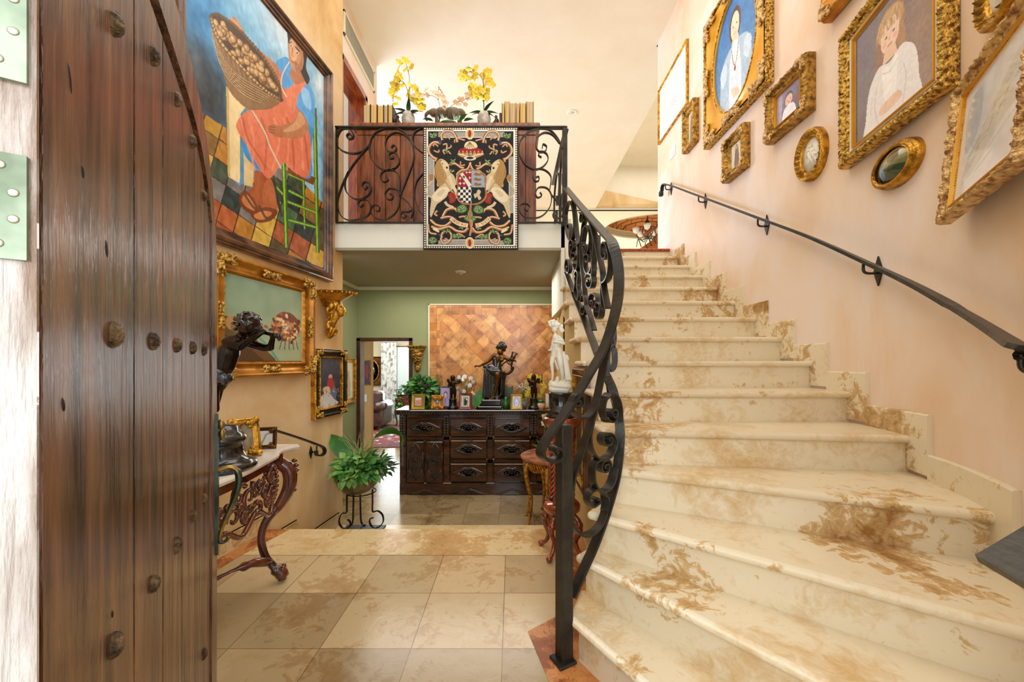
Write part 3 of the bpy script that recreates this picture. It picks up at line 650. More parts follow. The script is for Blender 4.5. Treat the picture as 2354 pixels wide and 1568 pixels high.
rimq = [(104, 88), (150, 215), (280, 372), (400, 490), (488, 545)]; cv.line(q(*rimq), 8, '#7a5a34', smooth=True); cv.line(q(*rimq), 4, '#d2ae7c', smooth=True)
pts = bez([(x, y, 0) for x, y in rimq+rimp[::-1]], 7)
for p_ in pts: cv.ell(*q((p_.x, p_.y))[0], 2.2, 4.6, '#5a3e20', .8, .7)
cv.noise(.035, 70); cv.noise(.03, 22)
cv.obj('canvas', iw, ih, -.02, m_paint, big)
# ---- gilt picture of a rust coloured tree on green sky (plain stand-in), left wall
P0 = Vector((wl(3), 3, 0))+LN*.09; A_, B_ = face_pt(498, P0, LD), face_pt(728, P0, LD); W2 = (B_-A_).length; c2 = (A_+B_)/2-LN*.09
fr2 = frame_root('framed_painting', 'wide green and brown painting in swept orange gilt frame below the largest painting', 'painting', (c2.x, c2.y, 1.535), LN)
h2 = .79; mb = MB(); rect_frame(mb, W2, h2, .12, .085, 'ogee', carve=.05, freq=30, rng=(.7, .83)); part('frame', mb, m_goldo, fr2, local=True)
for k, (sx, sz, dr) in enumerate([(-1, -1, (0, PI/2)), (1, -1, (PI, PI/2)), (1, 1, (PI, -PI/2)), (-1, 1, (0, -PI/2))]):
    mb = MB(); acanthus(mb, (sx*(W2/2-.03), sz*(h2/2-.03)), dr, .13, .085, k, .013); part('corner_ornament', mb, m_goldc, fr2, local=True)
for k, (x, z, dr) in enumerate([(0, h2/2-.05, (0, PI)), (0, -h2/2+.05, (0, PI)), (W2/2-.05, 0, (PI/2, -PI/2)), (-W2/2+.05, 0, (PI/2, -PI/2))]):
    mb = MB(); acanthus(mb, (x, z), dr, .085, .07, k, .012); part('centre_ornament', mb, m_goldc, fr2, local=True)
cv = Cv(150, 100, '#8fa582'); cv.grad([(0, 0), (1, 0), (1, 1), (0, 1)], '#7e9c80', '#a3b08a', (0, 0), (.6, 1)); cv.noise(.03, 12)
cv.blob([(-.1, .55), (.1, .5), (.25, .62), (.42, .8), (.6, 1.05), (-.1, 1.1)], '#6b4a26'); cv.blob([(-.1, .75), (.15, .72), (.35, .9), (.45, 1.05), (-.1, 1.1)], '#4f3318'); cv.line([(.3, .62), (.52, .82), (.66, 1.02)], .03, '#5aa08c')
cv.blob([(.56, .6), (.6, .42), (.72, .33), (.86, .35), (.97, .47), (.95, .6), (.85, .72), (.66, .72)], '#7a3c22'); rnd = random.Random(2)
cv.blob([(.0, .66), (.06, .5), (.16, .5), (.2, .62), (.12, .72)], '#5a4a2a'); cv.ell(.08, .56, .06, .08, '#b98a4c'); cv.ell(.12, .6, .05, .06, '#8a6a34')
for i in range(110): cv.ell(.76+rnd.gauss(0, .09), .56+rnd.gauss(0, .09), .03, .02, rnd.choice(['#c98b4e', '#e2c79a', '#a4562c', '#5a2c18', '#b9a088']), rnd.random()*3)
for i in range(5): cv.line([(.7+.05*i, .68), (.66+.07*i, .84)], .012, '#5f3a1e')
cv.obj('canvas', W2-.22, h2-.22, -.03, m_paint, fr2)
# ---- small dark and gilt frame, left wall
P0 = Vector((wl(3), 3, 0))+LN*.05; A_, B_ = face_pt(727, P0, LD), face_pt(799, P0, LD); W3 = (B_-A_).length; c3 = (A_+B_)/2-LN*.05
fr3 = frame_root('framed_painting', 'small upright painting of figures in black and gold frame above the potted plant', 'painting', (c3.x, c3.y, 1.048), LN)
h3 = .615; mb = MB(); rect_frame(mb, W3, h3, .09, .05, 'flat'); part('frame', mb, mat('black_lacquer_frame', '#14140f', '#2c2a1c', scale=8, rough=.25), fr3, local=True)
mb = MB(); rect_frame(mb, W3+.008, h3+.008, .018, .05, 'flat'); part('outer_moulding', mb, m_gold, fr3, local=True)
mb = MB(); rect_frame(mb, W3-.13, h3-.13, .028, .045, 'flat'); part('inner_moulding', mb, m_gold, fr3, local=True)
for k, (sx, sz, dr) in enumerate([(-1, -1, (0, PI/2)), (1, -1, (PI, PI/2)), (1, 1, (PI, -PI/2)), (-1, 1, (0, -PI/2))]):
    mb = MB(); acanthus(mb, (sx*(W3/2-.025), sz*(h3/2-.025)), dr, .09, .045, k, .009); part('corner_ornament', mb, m_goldc, fr3, local=True)
cv = Cv(70, 120, '#3a3f4a'); cv.grad([(0, 0), (1, 0), (1, 1), (0, 1)], '#4c5262', '#2a2c36', (.2, 0), (.5, 1)); cv.noise(.05, 10)
cv.blob([(.4, .5), (.6, .45), (.75, .6), (.8, .8), (.5, .9), (.3, .75)], '#5a6c8a'); cv.ell(.52, .38, .09, .05, '#c99a72'); cv.blob([(.42, .43), (.62, .42), (.7, .6), (.5, .66), (.38, .58)], '#a83a38'); cv.blob([(.2, .6), (.45, .58), (.5, .7), (.3, .78)], '#d8b394'); cv.blob([(.05, .78), (.4, .7), (.7, .85), (.9, .95), (.3, 1.0), (.05, .95)], '#c9c7c4')
for i in range(40): cv.ell(rnd.random(), .6+rnd.random()*.4, .05, .015, rnd.choice(['#e4ddd0', '#7a6a5e', '#56607a', '#b08a70']), rnd.random()*3, .7)
cv.obj('canvas', W3-.16, h3-.16, -.02, m_paint, fr3)
# ---- framed picture on the green side wall
fr4 = frame_root('framed_picture', 'narrow looking pale picture in gilded frame beside the doorway, green side wall', 'picture', (XLH, 5.28, .98), Vector((1, 0, 0)))
mb = MB(); rect_frame(mb, .42, .62, .07, .045, 'ogee'); part('frame', mb, m_gold, fr4, local=True); cv = Cv(40, 60, '#cfc9ac'); cv.noise(.06, 8); cv.blob([(.4, .3), (.6, .3), (.7, .9), (.3, .9)], '#a9a184'); cv.obj('print', .29, .49, -.015, m_print, fr4)
# ---------------- frames on the right wall ----------------
def rframe(name, label, cat, pl, pr, z0, z1, dep, fw, prof, m, carve=0, freq=40, rngc=(.08, .55), tilt=0, beads=0, group=None):
    """far and near face columns in the photo; heights in metres"""
    sa, sb = wr_hit(pl, dep), wr_hit(pr, dep); (a, _), (b, _) = wr(sa), wr(sb); n_ = Vector(((b-a).y, -(b-a).x, 0)).normalized()
    w_ = (b-a).length; mid = (a+b)/2; wm, _ = wr((sa+sb)/2); off = max(0, -max((wr(s)[0]-mid).dot(n_)*-1 for s in (sa, sb, (sa+sb)/2))); 
    base = max((wr(sa+(sb-sa)*i/8)[0]-mid).dot(n_) for i in range(9)); mid = mid+n_*(base+.002)
    r = frame_root(name, label, cat, (mid.x, mid.y, (z0+z1)/2), n_, group); r.rotation_euler.x = tilt
    if tilt: r.location += n_*abs(math.sin(tilt))*(z1-z0)/2
    mb = MB(); rect_frame(mb, w_, z1-z0, fw, dep, prof, carve, freq, rngc, beads); part('frame', mb, m, r, local=True)
    return r, w_, z1-z0
def corners(r, w_, h_, L, dep, th, m, ins=.02, seed=0, mids=False):
    for k, (sx, sz, dr) in enumerate([(-1, -1, (0, PI/2)), (1, -1, (PI, PI/2)), (1, 1, (PI, -PI/2)), (-1, 1, (0, -PI/2))]):
        mb = MB(); acanthus(mb, (sx*(w_/2-ins), sz*(h_/2-ins)), dr, L, dep, k+seed, th); part('corner_ornament', mb, m, r, local=True)
    if mids:
        for (x, z, dr) in [(0, h_/2-ins, (0, PI)), (0, -h_/2+ins, (0, PI)), (w_/2-ins, 0, (PI/2, -PI/2)), (-w_/2+ins, 0, (PI/2, -PI/2))]:
            mb = MB(); acanthus(mb, (x, z), dr, L*.8, dep, 5, th); part('centre_ornament', mb, m, r, local=True)
m_mug = mat('rose_gilt', '#8a5a28', '#e6c07c', scale=40, rough=.35, metal=.6, lo=.35, hi=.6, bump=.7, bscale=80)
m_yel = mat('yellow_gilt', '#d58e10', '#eab030', scale=4, rough=.3, metal=.25, lo=.3, hi=.7, bump=.05)
r, a, b_ = rframe('framed_drawing', 'pale drawing in thin gold frame at the far end of the stair wall', 'drawing', 1512, 1577, 4.17, 4.90, .03, .035, 'flat', m_gold, .1, 60)
cv = Cv(80, 80, '#e9e7da'); cv.grad([(.12, .1), (.88, .1), (.88, .9), (.12, .9)], '#dfe0d6', '#eeece0', (0, 0), (1, 1)); cv.line([(.3, .7), (.5, .62), (.75, .66)], .01, '#9a958a', .8, True); cv.line([(.4, .75), (.6, .69), (.7, .73)], .008, '#8f8a80', .8, True); cv.line([(.45, .6), (.6, .56)], .02, '#b5b0a4', .7); cv.obj('print', a-.06, b_-.06, -.012, m_print, r)
r, a, b_ = rframe('miniature_frame', 'smallest gilded miniature just past the switch plate, left of the big oval portrait', 'picture frame', 1567, 1592, 3.60, 4.07, .07, .075, 'ogee', m_gilt2, .1, 60)
cv = Cv(30, 60, '#c9bb94'); cv.blob([(.4, .2), (.6, .2), (.7, .9), (.3, .9)], '#7d6a48'); cv.noise(.06, 8); cv.obj('picture', a-.14, b_-.14, -.02, m_paint, r)
# large swept frame with oval opening
r, a, b_ = rframe('portrait_frame', 'large yellow gilt frame with oval blue portrait of a lady in pale dress', 'portrait', 1617, 1760, 3.385, 4.62, .065, .045, 'ogee', m_goldc, .06, 40)
bx, bz = a*.35, b_*.405; ox, oz = 0, .0
mb = MB(); n_ = 48; inn = [(bx*math.cos(2*PI*k/n_), bz*math.sin(2*PI*k/n_)) for k in range(n_)]; out = []
for k in range(n_):
    ca, sa_ = math.cos(2*PI*k/n_), math.sin(2*PI*k/n_); t_ = min((a/2-.04)/abs(ca) if abs(ca) > 1e-6 else 99, (b_/2-.04)/abs(sa_) if abs(sa_) > 1e-6 else 99); out.append((ca*t_, sa_*t_))
rings = [(0, .018), (0, .04), (.15, .047), (.2, .04), (1, .052)]
vs = [(inn[k][0]*(1-f_)+out[k][0]*f_, -y_, inn[k][1]*(1-f_)+out[k][1]*f_) for f_, y_ in rings for k in range(n_)]
mb.add(vs, [(i*n_+k, (i+1)*n_+k, (i+1)*n_+(k+1) % n_, i*n_+(k+1) % n_) for i in range(4) for k in range(n_)], True); part('oval_liner', mb, m_yel, r, local=True)
mb = MB(); mb.tube([((bx+.004)*math.cos(2*PI*k/48), -.045, (bz+.004)*math.sin(2*PI*k/48)) for k in range(48)], .006, 6, closed=True); part('oval_beading', mb, m_goldc, r, local=True)
corners(r, a, b_, .17, .062, .016, m_mug, .05, mids=True)
cv = Cv(110, 150, '#3f78ae'); cv.grad([(0, 0), (1, 0), (1, 1), (0, 1)], '#2f6fae', '#6f93ac', (.5, 0), (.5, 1)); cv.noise(.05, 8); cv.ell(.5, .27, .13, .15, '#5a3c28'); cv.ell(.5, .28, .095, .12, '#e8cfae'); cv.poly([(.45, .36), (.56, .36), (.6, .46), (.4, .46)], '#e3c8a4')
cv.blob([(.38, .43), (.62, .43), (.8, .52), (.86, .75), (.84, 1.05), (.16, 1.05), (.15, .75), (.2, .52)], '#a9bdc8'); cv.blob([(.42, .45), (.58, .45), (.64, .8), (.6, 1.0), (.4, 1.0), (.36, .8)], '#d3dcde'); cv.blob([(.16, .55), (.28, .5), (.32, .62), (.2, .7)], '#c6d3da'); cv.blob([(.72, .5), (.84, .55), (.8, .7), (.68, .62)], '#c6d3da')
for i in range(60): cv.line([(.2+.6*rnd.random(), .5+.5*rnd.random())]*1+[(.2+.6*rnd.random(), .95)], .004, '#eef2f0', .15)
cv.line([(.42, .45), (.46, .58), (.5, .62), (.54, .58), (.58, .45)], .012, '#a8743c', smooth=True); cv.ell(.5, .65, .02, .025, '#8a3a26'); cv.ell(.46, .275, .012, .008, '#3a2a20'); cv.ell(.54, .275, .012, .008, '#3a2a20'); cv.line([(.475, .345), (.525, .345)], .009, '#b06a58'); cv.line([(.5, .285), (.495, .315)], .006, '#c79a78')
cv.blob([(.42, .8), (.55, .84), (.6, .9), (.48, .9)], '#e3c8a4'); cv.noise(.04, 40)
cv.obj('canvas', bx*2+.01, bz*2+.01, -.02, m_paint, r, mask=lambda p: (p[:, 0]/(bx+.004))**2+(p[:, 2]/(bz+.004))**2 < 1)
r, a, b_ = rframe('miniature_frame', 'small gilded miniature hanging right below the big oval portrait', 'picture frame', 1658, 1706, 2.885, 3.255, .07, .085, 'ogee', m_gilt2, .1, 60)
corners(r, a, b_, .06, .07, .008, m_mug, .02); cv = Cv(40, 50, '#cfc6a6'); cv.blob([(.4, .15), (.62, .2), (.7, .95), (.3, .95)], '#7a5a34'); cv.ell(.5, .2, .1, .08, '#b58a60'); cv.noise(.06, 8); cv.obj('picture', a-.16, b_-.16, -.02, m_paint, r)
r, a, b_ = rframe('photo_frame', 'deep carved gilt frame with a baby photograph, between the two big portraits', 'photo frame', 1756, 1850, 2.90, 3.285, .075, .085, 'carved', m_gilt2, .14, 60, (.04, .5))
corners(r, a, b_, .07, .075, .009, m_mug, .02); mb = MB(); rect_frame(mb, a-.15, b_-.15, .02, .05, 'flat'); part('inner_moulding', mb, m_yel, r, local=True)
cv = Cv(70, 60, '#6f6a86'); cv.grad([(0, 0), (1, 0), (1, 1), (0, 1)], '#8e8aa4', '#4a4258', (0, 0), (1, 1)); cv.poly([(0, 0), (.25, 0), (.2, 1), (0, 1)], '#a79ab0'); cv.ell(.5, .38, .17, .22, '#4a3a3a'); cv.ell(.5, .42, .15, .18, '#e9b7a6'); cv.blob([(.3, .65), (.5, .58), (.72, .68), (.75, 1.05), (.25, 1.05)], '#eceaf0'); cv.ell(.44, .42, .02, .02, '#40302c'); cv.ell(.57, .42, .02, .02, '#40302c'); cv.ell(.5, .5, .04, .015, '#c26a64'); cv.ell(.8, .6, .08, .14, '#8a3a4a', .4); cv.noise(.05, 14)
cv.obj('photograph', a-.17, b_-.17, -.03, m_print, r)
# round plaque
def disc_thing(name, label, cat, px, z, rx, rz_, rings_, m, dep):
    s = wr_hit(px, dep/2); p, n_ = wr(s); r = frame_root(name, label, cat, (p.x, p.y, z), n_); mb = MB(); N = 44
    vs = [(rx*f_*math.cos(2*PI*k/N)*(1), -y_*(1+(.32*math.cos(22*2*PI*k/N) if fl else 0)), rz_*f_*math.sin(2*PI*k/N)) for f_, y_, fl in rings_ for k in range(N)]
    M_ = len(rings_); mb.add(vs, [(i*N+k, (i+1)*N+k, (i+1)*N+(k+1) % N, i*N+(k+1) % N) for i in range(M_-1) for k in range(N)], True); part('frame', mb, m, r, local=True); return r
RG = [(1, 0, 0), (1, .025, 0), (.96, .045, 0), (.92, .05, 0), (.88, .04, 0), (.85, .045, 1), (.72, .03, 1), (.69, .034, 0), (.66, .028, 0), (.64, .02, 0), (.62, .012, 0)]
r = disc_thing('round_plaque', 'round fluted gold plaque with white cherub relief under the baby photo', 'plaque', 1863, 2.615, .125, .172, RG, m_gold, .05)
m_bisque = mat('white_relief', '#d9d2bd', '#ece7d6', scale=20, rough=.6); mb = MB(); mb.lathe([(.001, 0), (.08, 0), (.08, .012), (.001, .014)], n=24); mb.v = [(x, -z*1-.004, y*1.36) for x, y, z in mb.v]; part('relief_ground', mb, m_bisque, r, local=True)
mb = MB()
for (x, z) in ((-.018, .035), (.02, .02), (.0, .055)):
    mb.ell((x, -.022, z), (.012, .012, .014)); mb.cap((x, -.018, z-.015), (x+.004, -.018, z-.05), .013, .011); mb.cap((x, -.018, z-.05), (x-.012, -.016, z-.085), .009, .006); mb.cap((x+.006, -.018, z-.05), (x+.018, -.016, z-.08), .009, .006); mb.cap((x, -.02, z-.02), (x+.025, -.018, z-.035), .006, .005); mb.cap((x, -.02, z-.02), (x-.022, -.018, z-.03), .006, .005)
part('cherub_relief', mb, m_bisque, r, local=True)
# convex oval
s = wr_hit(2055, .03); p, n_ = wr(s); r = frame_root('oval_plaque', 'convex oval gold framed landscape picture under the portrait of the girl', 'plaque', (p.x, p.y, 2.228), n_)
mb = MB(); N = 40; RR = [(1, 0), (1, .02), (.95, .04), (.9, .035), (.86, .05), (.8, .05), (.76, .04), (.72, .046)]
vs = [(.155*f_*math.cos(2*PI*k/N), -y_, .108*f_*math.sin(2*PI*k/N)) for f_, y_ in RR for k in range(N)]; mb.add(vs, [(i*N+k, (i+1)*N+k, (i+1)*N+(k+1) % N, i*N+(k+1) % N) for i in range(len(RR)-1) for k in range(N)], True); part('frame', mb, m_gold, r, local=True)
cv = Cv(70, 50, '#b9a468'); cv.grad([(0, 0), (1, 0), (1, 1), (0, 1)], '#c8b27a', '#5a6440', (.3, .2), (.6, .9)); cv.blob([(.1, .7), (.5, .55), (1, .75), (1, 1.1), (0, 1.1)], '#37452e'); cv.blob([(.2, .55), (.35, .35), (.42, .7), (.25, .85)], '#5b86a8'); cv.blob([(.5, .2), (.7, .15), (.75, .4), (.55, .45)], '#6a5a34'); cv.noise(.06, 9)
cv.obj('painted_dome', .23, .16, -.03, m_print, r, mask=lambda p: (p[:, 0]/.113)**2+(p[:, 2]/.079)**2 < 1, curve=lambda x, z: -.035*np.clip(1-(x/.113)**2-(z/.079)**2, 0, 1))
# portrait of the girl: plain stand-in
r, a, b_ = rframe('portrait_frame', 'large carved gold frame with portrait of a girl in white on mauve ground', 'portrait', 1928, 2163, 2.38, 3.16, .06, .075, 'carved', m_goldc, .12, 70, (.08, .6), beads=0)
mb = MB(); rect_frame(mb, a-.13, b_-.13, .022, .035, 'flat'); part('white_slip', mb, m_mat, r, local=True); mb = MB(); rect_frame(mb, a-.165, b_-.165, .016, .035, 'flat'); part('inner_moulding', mb, m_yel, r, local=True)
cv = Cv(130, 160, '#6d5f72'); cv.grad([(0, 0), (1, 0), (1, 1), (0, 1)], '#5f5870', '#8a6a5a', (0, .2), (1, .7)); cv.glow(.85, .5, .4, '#a07858', .6); cv.noise(.05, 7)
cv.ell(.5, .27, .19, .2, '#9a7048'); cv.ell(.5, .22, .17, .13, '#c49a62'); cv.blob([(.33, .3), (.3, .5), (.38, .55), (.4, .35)], '#8a5a3c'); cv.blob([(.66, .3), (.7, .5), (.62, .55), (.6, .35)], '#a8784c'); cv.ell(.5, .31, .12, .145, '#ecc8ae'); cv.poly([(.44, .4), (.56, .4), (.6, .52), (.4, .52)], '#e6bfa2')
cv.blob([(.35, .5), (.5, .54), (.66, .5), (.8, .62), (.84, .85), (.82, 1.06), (.18, 1.06), (.17, .85), (.22, .62)], '#e6e2e2'); cv.blob([(.4, .55), (.5, .57), (.6, .55), (.55, .9), (.45, .9)], '#f3f0ee'); cv.line([(.33, .66), (.3, .8), (.34, .98)], .012, '#c2bcc4', .7, True); cv.line([(.67, .66), (.7, .8), (.66, .98)], .012, '#c2bcc4', .7, True); cv.line([(.4, .58), (.5, .62), (.6, .58)], .01, '#cdc8cc', .8, True); cv.line([(.26, .7), (.24, .85)], .01, '#d2ccd2', .8); cv.blob([(.38, .86), (.6, .84), (.64, .92), (.4, .94)], '#e6bfa2')
cv.ell(.455, .31, .016, .011, '#4a3830'); cv.ell(.55, .31, .016, .011, '#4a3830'); cv.line([(.5, .32), (.495, .355)], .007, '#c48f74'); cv.line([(.47, .395), (.53, .395)], .012, '#c4605a'); cv.ell(.43, .36, .03, .02, '#e89c88', 0, .5); cv.ell(.57, .36, .03, .02, '#e89c88', 0, .5)
for i in range(40): x = .33+.34*rnd.random(); cv.line([(x, .12+.06*rnd.random()), (x+rnd.uniform(-.06, .06), .26)], .008, rnd.choice(['#d8b074', '#8a6038', '#b5884e']), .6)
cv.noise(.035, 50); cv.obj('canvas', a-.19, b_-.19, -.02, m_print, r)
r, a, b_ = rframe('picture_frame', 'gilt picture frame cut off by the top edge, above the girl portrait', 'picture frame', 1885, 2010, 3.36, 3.80, .07, .08, 'carved', m_goldo, .1, 50)
corners(r, a, b_, .07, .07, .01, m_mug, .02); cv = Cv(20, 20, '#8fa3b5'); cv.noise(.1, 5); cv.obj('picture', a-.15, b_-.15, -.02, m_paint, r)
r = disc_thing('round_plaque', 'round fluted bronze medallion in the top right corner', 'plaque', 2304, 2.53, .14, .14, RG, m_gold, .05)
mb = MB(); mb.ell((0, -.02, 0), (.085, .02, .085), 20, 8); part('relief', mb, m_bisque, r, local=True)
r, a, b_ = rframe('framed_print', 'big pale engraving in silvery gold frame leaning from the wall at the right edge', 'print', 2190, 2386, 1.80, 2.33, .045, .06, 'carved', m_mug, .16, 45, (.04, .45), tilt=-R(5.0), beads=.012)
mb = MB(); rect_frame(mb, a-.1, b_-.1, .02, .03, 'flat'); part('inner_moulding', mb, m_yel, r, local=True)
cv = Cv(130, 120, '#dbe4ee'); cv.grad([(0, 0), (1, 0), (1, 1), (0, 1)], '#cfdde9', '#eef1f4', (0, 0), (.7, 1)); cv.blob([(.08, .15), (.3, .1), (.33, .45), (.12, .6)], '#c3d0dc'); cv.blob([(.14, .72), (.35, .55), (.6, .3), (1.05, .1), (1.05, .5), (.7, .62), (.4, .8), (.2, .86)], '#dadcd8'); 
for i in range(140):
    t_ = rnd.random(); x = .15+.85*t_; y = .75-.55*t_+rnd.uniform(-.1, .1); cv.line([(x, y), (x+.05, y-.03+rnd.uniform(-.02, .02))], .008, rnd.choice(['#a9a892', '#c9c9bc', '#8f9a94', '#e6e4da']), .55)
cv.line([(.1, .2), (.12, .88), (.95, .62)], .012, '#c6ccd2', .8); cv.line([(.35, .86), (.6, .8)], .012, '#a9adb0', .6); cv.noise(.02, 20); cv.obj('print', a-.13, b_-.13, -.015, m_print, r)
# switch plate
p, n_ = wr(wr_hit(1547)); sp = frame_root('switch_plate', 'white switch plate on the stair wall below the pale drawing', 'switch', (p.x, p.y, 3.84), n_)
mb = MB(); mb.bbox((-.08, -.008, -.06), (.08, 0, .06), .003); part('plate', mb, mat('white_plastic', '#e8e6de', rough=.35), sp, local=True)
for x in (-.045, 0, .045): mb = MB(); mb.bbox((x-.015, -.013, -.03), (x+.015, -.008, .03), .002); part('rocker', mb, bpy.data.materials['white_plastic'], sp, local=True)
# ---------------- ironwork ----------------
YG = 3.66
def ZP(L, ox, oy, s, f): return [f(ox+x/s, oy+y/s) for x, y in L]
def strap(name, parent, pts, w_, t_, side, n=6, m=None):
    P = bez(pts, n); mb = MB(); mb.ribbon(P, w_, t_, side if not callable(side) else [side(p) for p in P]); return part(name, mb, m or m_iron, parent)
bal = thing('balcony_railing', 'black wrought iron railing with scrolls along the balcony above the lower hall', 'railing', (-.6, YG, 2.574))
f = lambda px, py: at(px, py, YG)
def bar(parent, a, b, w_, name='bar', m=None):
    mb = MB(); mb.tube([a, b], w_/2*1.414, 4, smooth=False); v = Vector(b)-Vector(a)
    return part(name, mb, m or m_iron, parent)
def boxbar(parent, a, b, name, r=.003):
    mb = MB(); mb.bbox(a, b, r); return part(name, mb, m_iron, parent)
xl, xr = at(772, 0, YG).x, .515
zt, zb = at(0, 294, YG).z, at(0, 512, YG).z
boxbar(bal, (xl, YG-.025, zt-.008), (xr, YG+.025, zt+.008), 'top_rail'); boxbar(bal, (xl, YG-.012, zb-.007), (xr, YG+.012, zb+.007), 'bottom_rail')
boxbar(bal, (xl, YG-.014, 2.574), (xl+.02, YG+.014, zt), 'end_post'); boxbar(bal, (xr-.035, YG-.022, 2.54), (xr+.012, YG+.022, zt+.008), 'corner_post')
boxbar(bal, (xr-.02, YG+.022, zt-.008), (xr+.03, 4.84, zt+.008), 'return_rail'); boxbar(bal, (xr, YG+.022, zb-.007), (xr+.02, 4.84, zb+.007), 'return_bottom_rail')
SC = [
 [(150,665),(135,652),(118,668),(130,690),(160,682),(163,650),(130,616),(75,625),(45,700),(70,765),(150,795),(230,780),(280,735)],
 [(280,740),(200,830),(130,930),(75,1050),(50,1150),(75,1240),(130,1275),(200,1270),(270,1240),(290,1180),(265,1132),(220,1128),(198,1155),(215,1180),(238,1160)],
 [(465,905),(390,915),(320,870),(285,800),(285,720),(320,650),(400,612),(480,615),(550,660),(590,740),(600,830),(570,930),(530,1030),(505,1100),(490,1180),(450,1240),(380,1275),(310,1250),(290,1200),(315,1165),(352,1178),(348,1210),(326,1206)],
 [(575,700),(520,655),(460,645),(410,680),(395,740),(418,780),(458,785),(475,755),(455,735),(438,752)],
 [(395,915),(450,910),(492,870),(490,820),(455,785),(425,798),(425,828),(452,828),(450,808)],
 [(130,925),(105,990),(110,1060),(150,1110),(200,1125),(260,1105),(292,1060),(280,1012),(245,1000),(228,1030),(250,1052),(266,1030)],
 [(500,1060),(500,970),(460,920),(400,915),(365,940),(362,980),(388,1000),(415,982),(400,958)],
 [(505,1110),(490,1065),(430,1045),(395,1080),(405,1120),(440,1125),(450,1095),(425,1085)],
 [(500,1100),(560,1150),(592,1210),(580,1262)], [(580,1262),(600,1200),(560,1215),(520,1215),(505,1240),(525,1260),(545,1240),(528,1228)],
 [(665,790),(610,745),(590,690),(610,640),(660,612)], [(672,935),(620,1000),(605,1100),(630,1190),(672,1245)],
 [(1500,612),(1430,640),(1370,700),(1360,790),(1400,870),(1470,910),(1530,890),(1567,840),(1555,795),(1515,780),(1498,805),(1520,822)],
 [(1500,612),(1580,625),(1640,690),(1668,760)], [(1650,720),(1600,660),(1540,645),(1490,680),(1480,740),(1503,780),(1545,780),(1557,745),(1532,728),(1525,755)],
 [(1580,1050),(1588,960),(1540,912),(1480,910),(1458,950),(1472,992),(1500,990),(1500,962),(1482,966)],
 [(1510,1075),(1522,1098),(1492,1112),(1478,1080),(1500,1040),(1560,1045),(1592,1100),(1580,1180),(1530,1240),(1470,1260),(1400,1250),(1365,1210),(1370,1165),(1410,1155),(1437,1180),(1420,1207),(1400,1190)],
 [(1590,1090),(1640,1150),(1672,1210),(1658,1258),(1612,1255),(1603,1228),(1632,1215),(1635,1240)]]
for L in SC: strap('scroll', bal, ZP(L, 760, 100, 3.136, f), .03, .009, Vector((0, 1, 0)))
for (y0, y1) in ((3.72, 4.2), (4.2, 4.78)):      # scrolls of the short return side
    for L in ([(0,.5),(.1,.2),(.5,.05),(.9,.2),(.8,.45),(.5,.45),(.5,.32)], [(1,.5),(.9,.8),(.5,.95),(.1,.8),(.2,.55),(.5,.55),(.5,.68)]):
        strap('scroll', bal, [Vector((xr+.01, y0+(y1-y0)*u, zb+(zt-zb)*v)) for u, v in L], .024, .008, Vector((1, 0, 0)))
# stair railing
srl = thing('stair_railing', 'black wrought iron stair railing with scrolls sweeping down to its square newel post', 'railing', (.22, 1.58, 0))
XS = .502
def far(px, py): Y = XS*F/(px-CX); return Vector((XS, Y, H-(py-CY)*Y/F))
_nb = [(1240, 1.505), (1250, 1.52), (1300, 1.60), (1340, 1.66), (1375, 1.72), (1410, 1.79), (1428, 1.87)]
def nearY(px):
    for (a, ya), (b, yb) in zip(_nb, _nb[1:]):
        if px <= b: return ya+(yb-ya)*max(0, (px-a))/(b-a)
    return _nb[-1][1]
def near(px, py): return at(px, py, nearY(px))
def nside(p):                                    # across the sheet of the railing
    if p.y > 2.0: return Vector((1, 0, 0))
    t = max(0, min(1, (2.0-p.y)/.25)); return (Vector((1, 0, 0))*(1-t)+Vector((-.52, .85, 0))*t*-1).normalized() if t > 0 else Vector((1, 0, 0))
def nside2(p): return Vector((.55, -.83, 0)) if p.y < 1.75 else Vector((.85, -.5, 0))
top = [far(1301, 432), far(1330, 468), far(1360, 503), far(1390, 537)]+[at(1409, 562, 1.90), at(1422, 622, 1.85), at(1418, 700, 1.80), at(1392, 790, 1.75), at(1350, 868, 1.68), at(1305, 940, 1.60), at(1266, 995, 1.54), at(1246, 1028, 1.515), at(1244, 1047, 1.51), at(1258, 1058, 1.525), at(1277, 1057, 1.55), at(1287, 1047, 1.565), at(1285, 1034, 1.56), at(1277, 1029, 1.55), at(1272, 1035, 1.545), at(1277, 1040, 1.55)]
P = bez(top, 7); sides = []
for p in P:
    t = max(0, min(1, (1.95-p.y)/.2)); sides.append((Vector((1, 0, 0))*(1-t)+Vector((.55, -.83, 0))*t).normalized())
mb = MB(); mb.ribbon(P, .05, .013, sides); part('handrail', mb, m_iron, srl)
bot = [far(1302, 627), far(1320, 676), far(1340, 725), far(1361, 780)]+[at(1388, 850, 2.03), at(1411, 905, 1.92), at(1425, 985, 1.875), at(1419, 1080, 1.83), at(1398, 1165, 1.77), at(1370, 1245, 1.71), at(1340, 1312, 1.65), at(1314, 1372, 1.60)]
P = bez(bot, 7); sides = [(Vector((1, 0, 0))*(1-max(0, min(1, (1.95-p.y)/.2)))+Vector((.55, -.83, 0))*max(0, min(1, (1.95-p.y)/.2))).normalized() for p in P]
mb = MB(); mb.ribbon(P, .045, .012, sides); part('bottom_rail', mb, m_iron, srl)
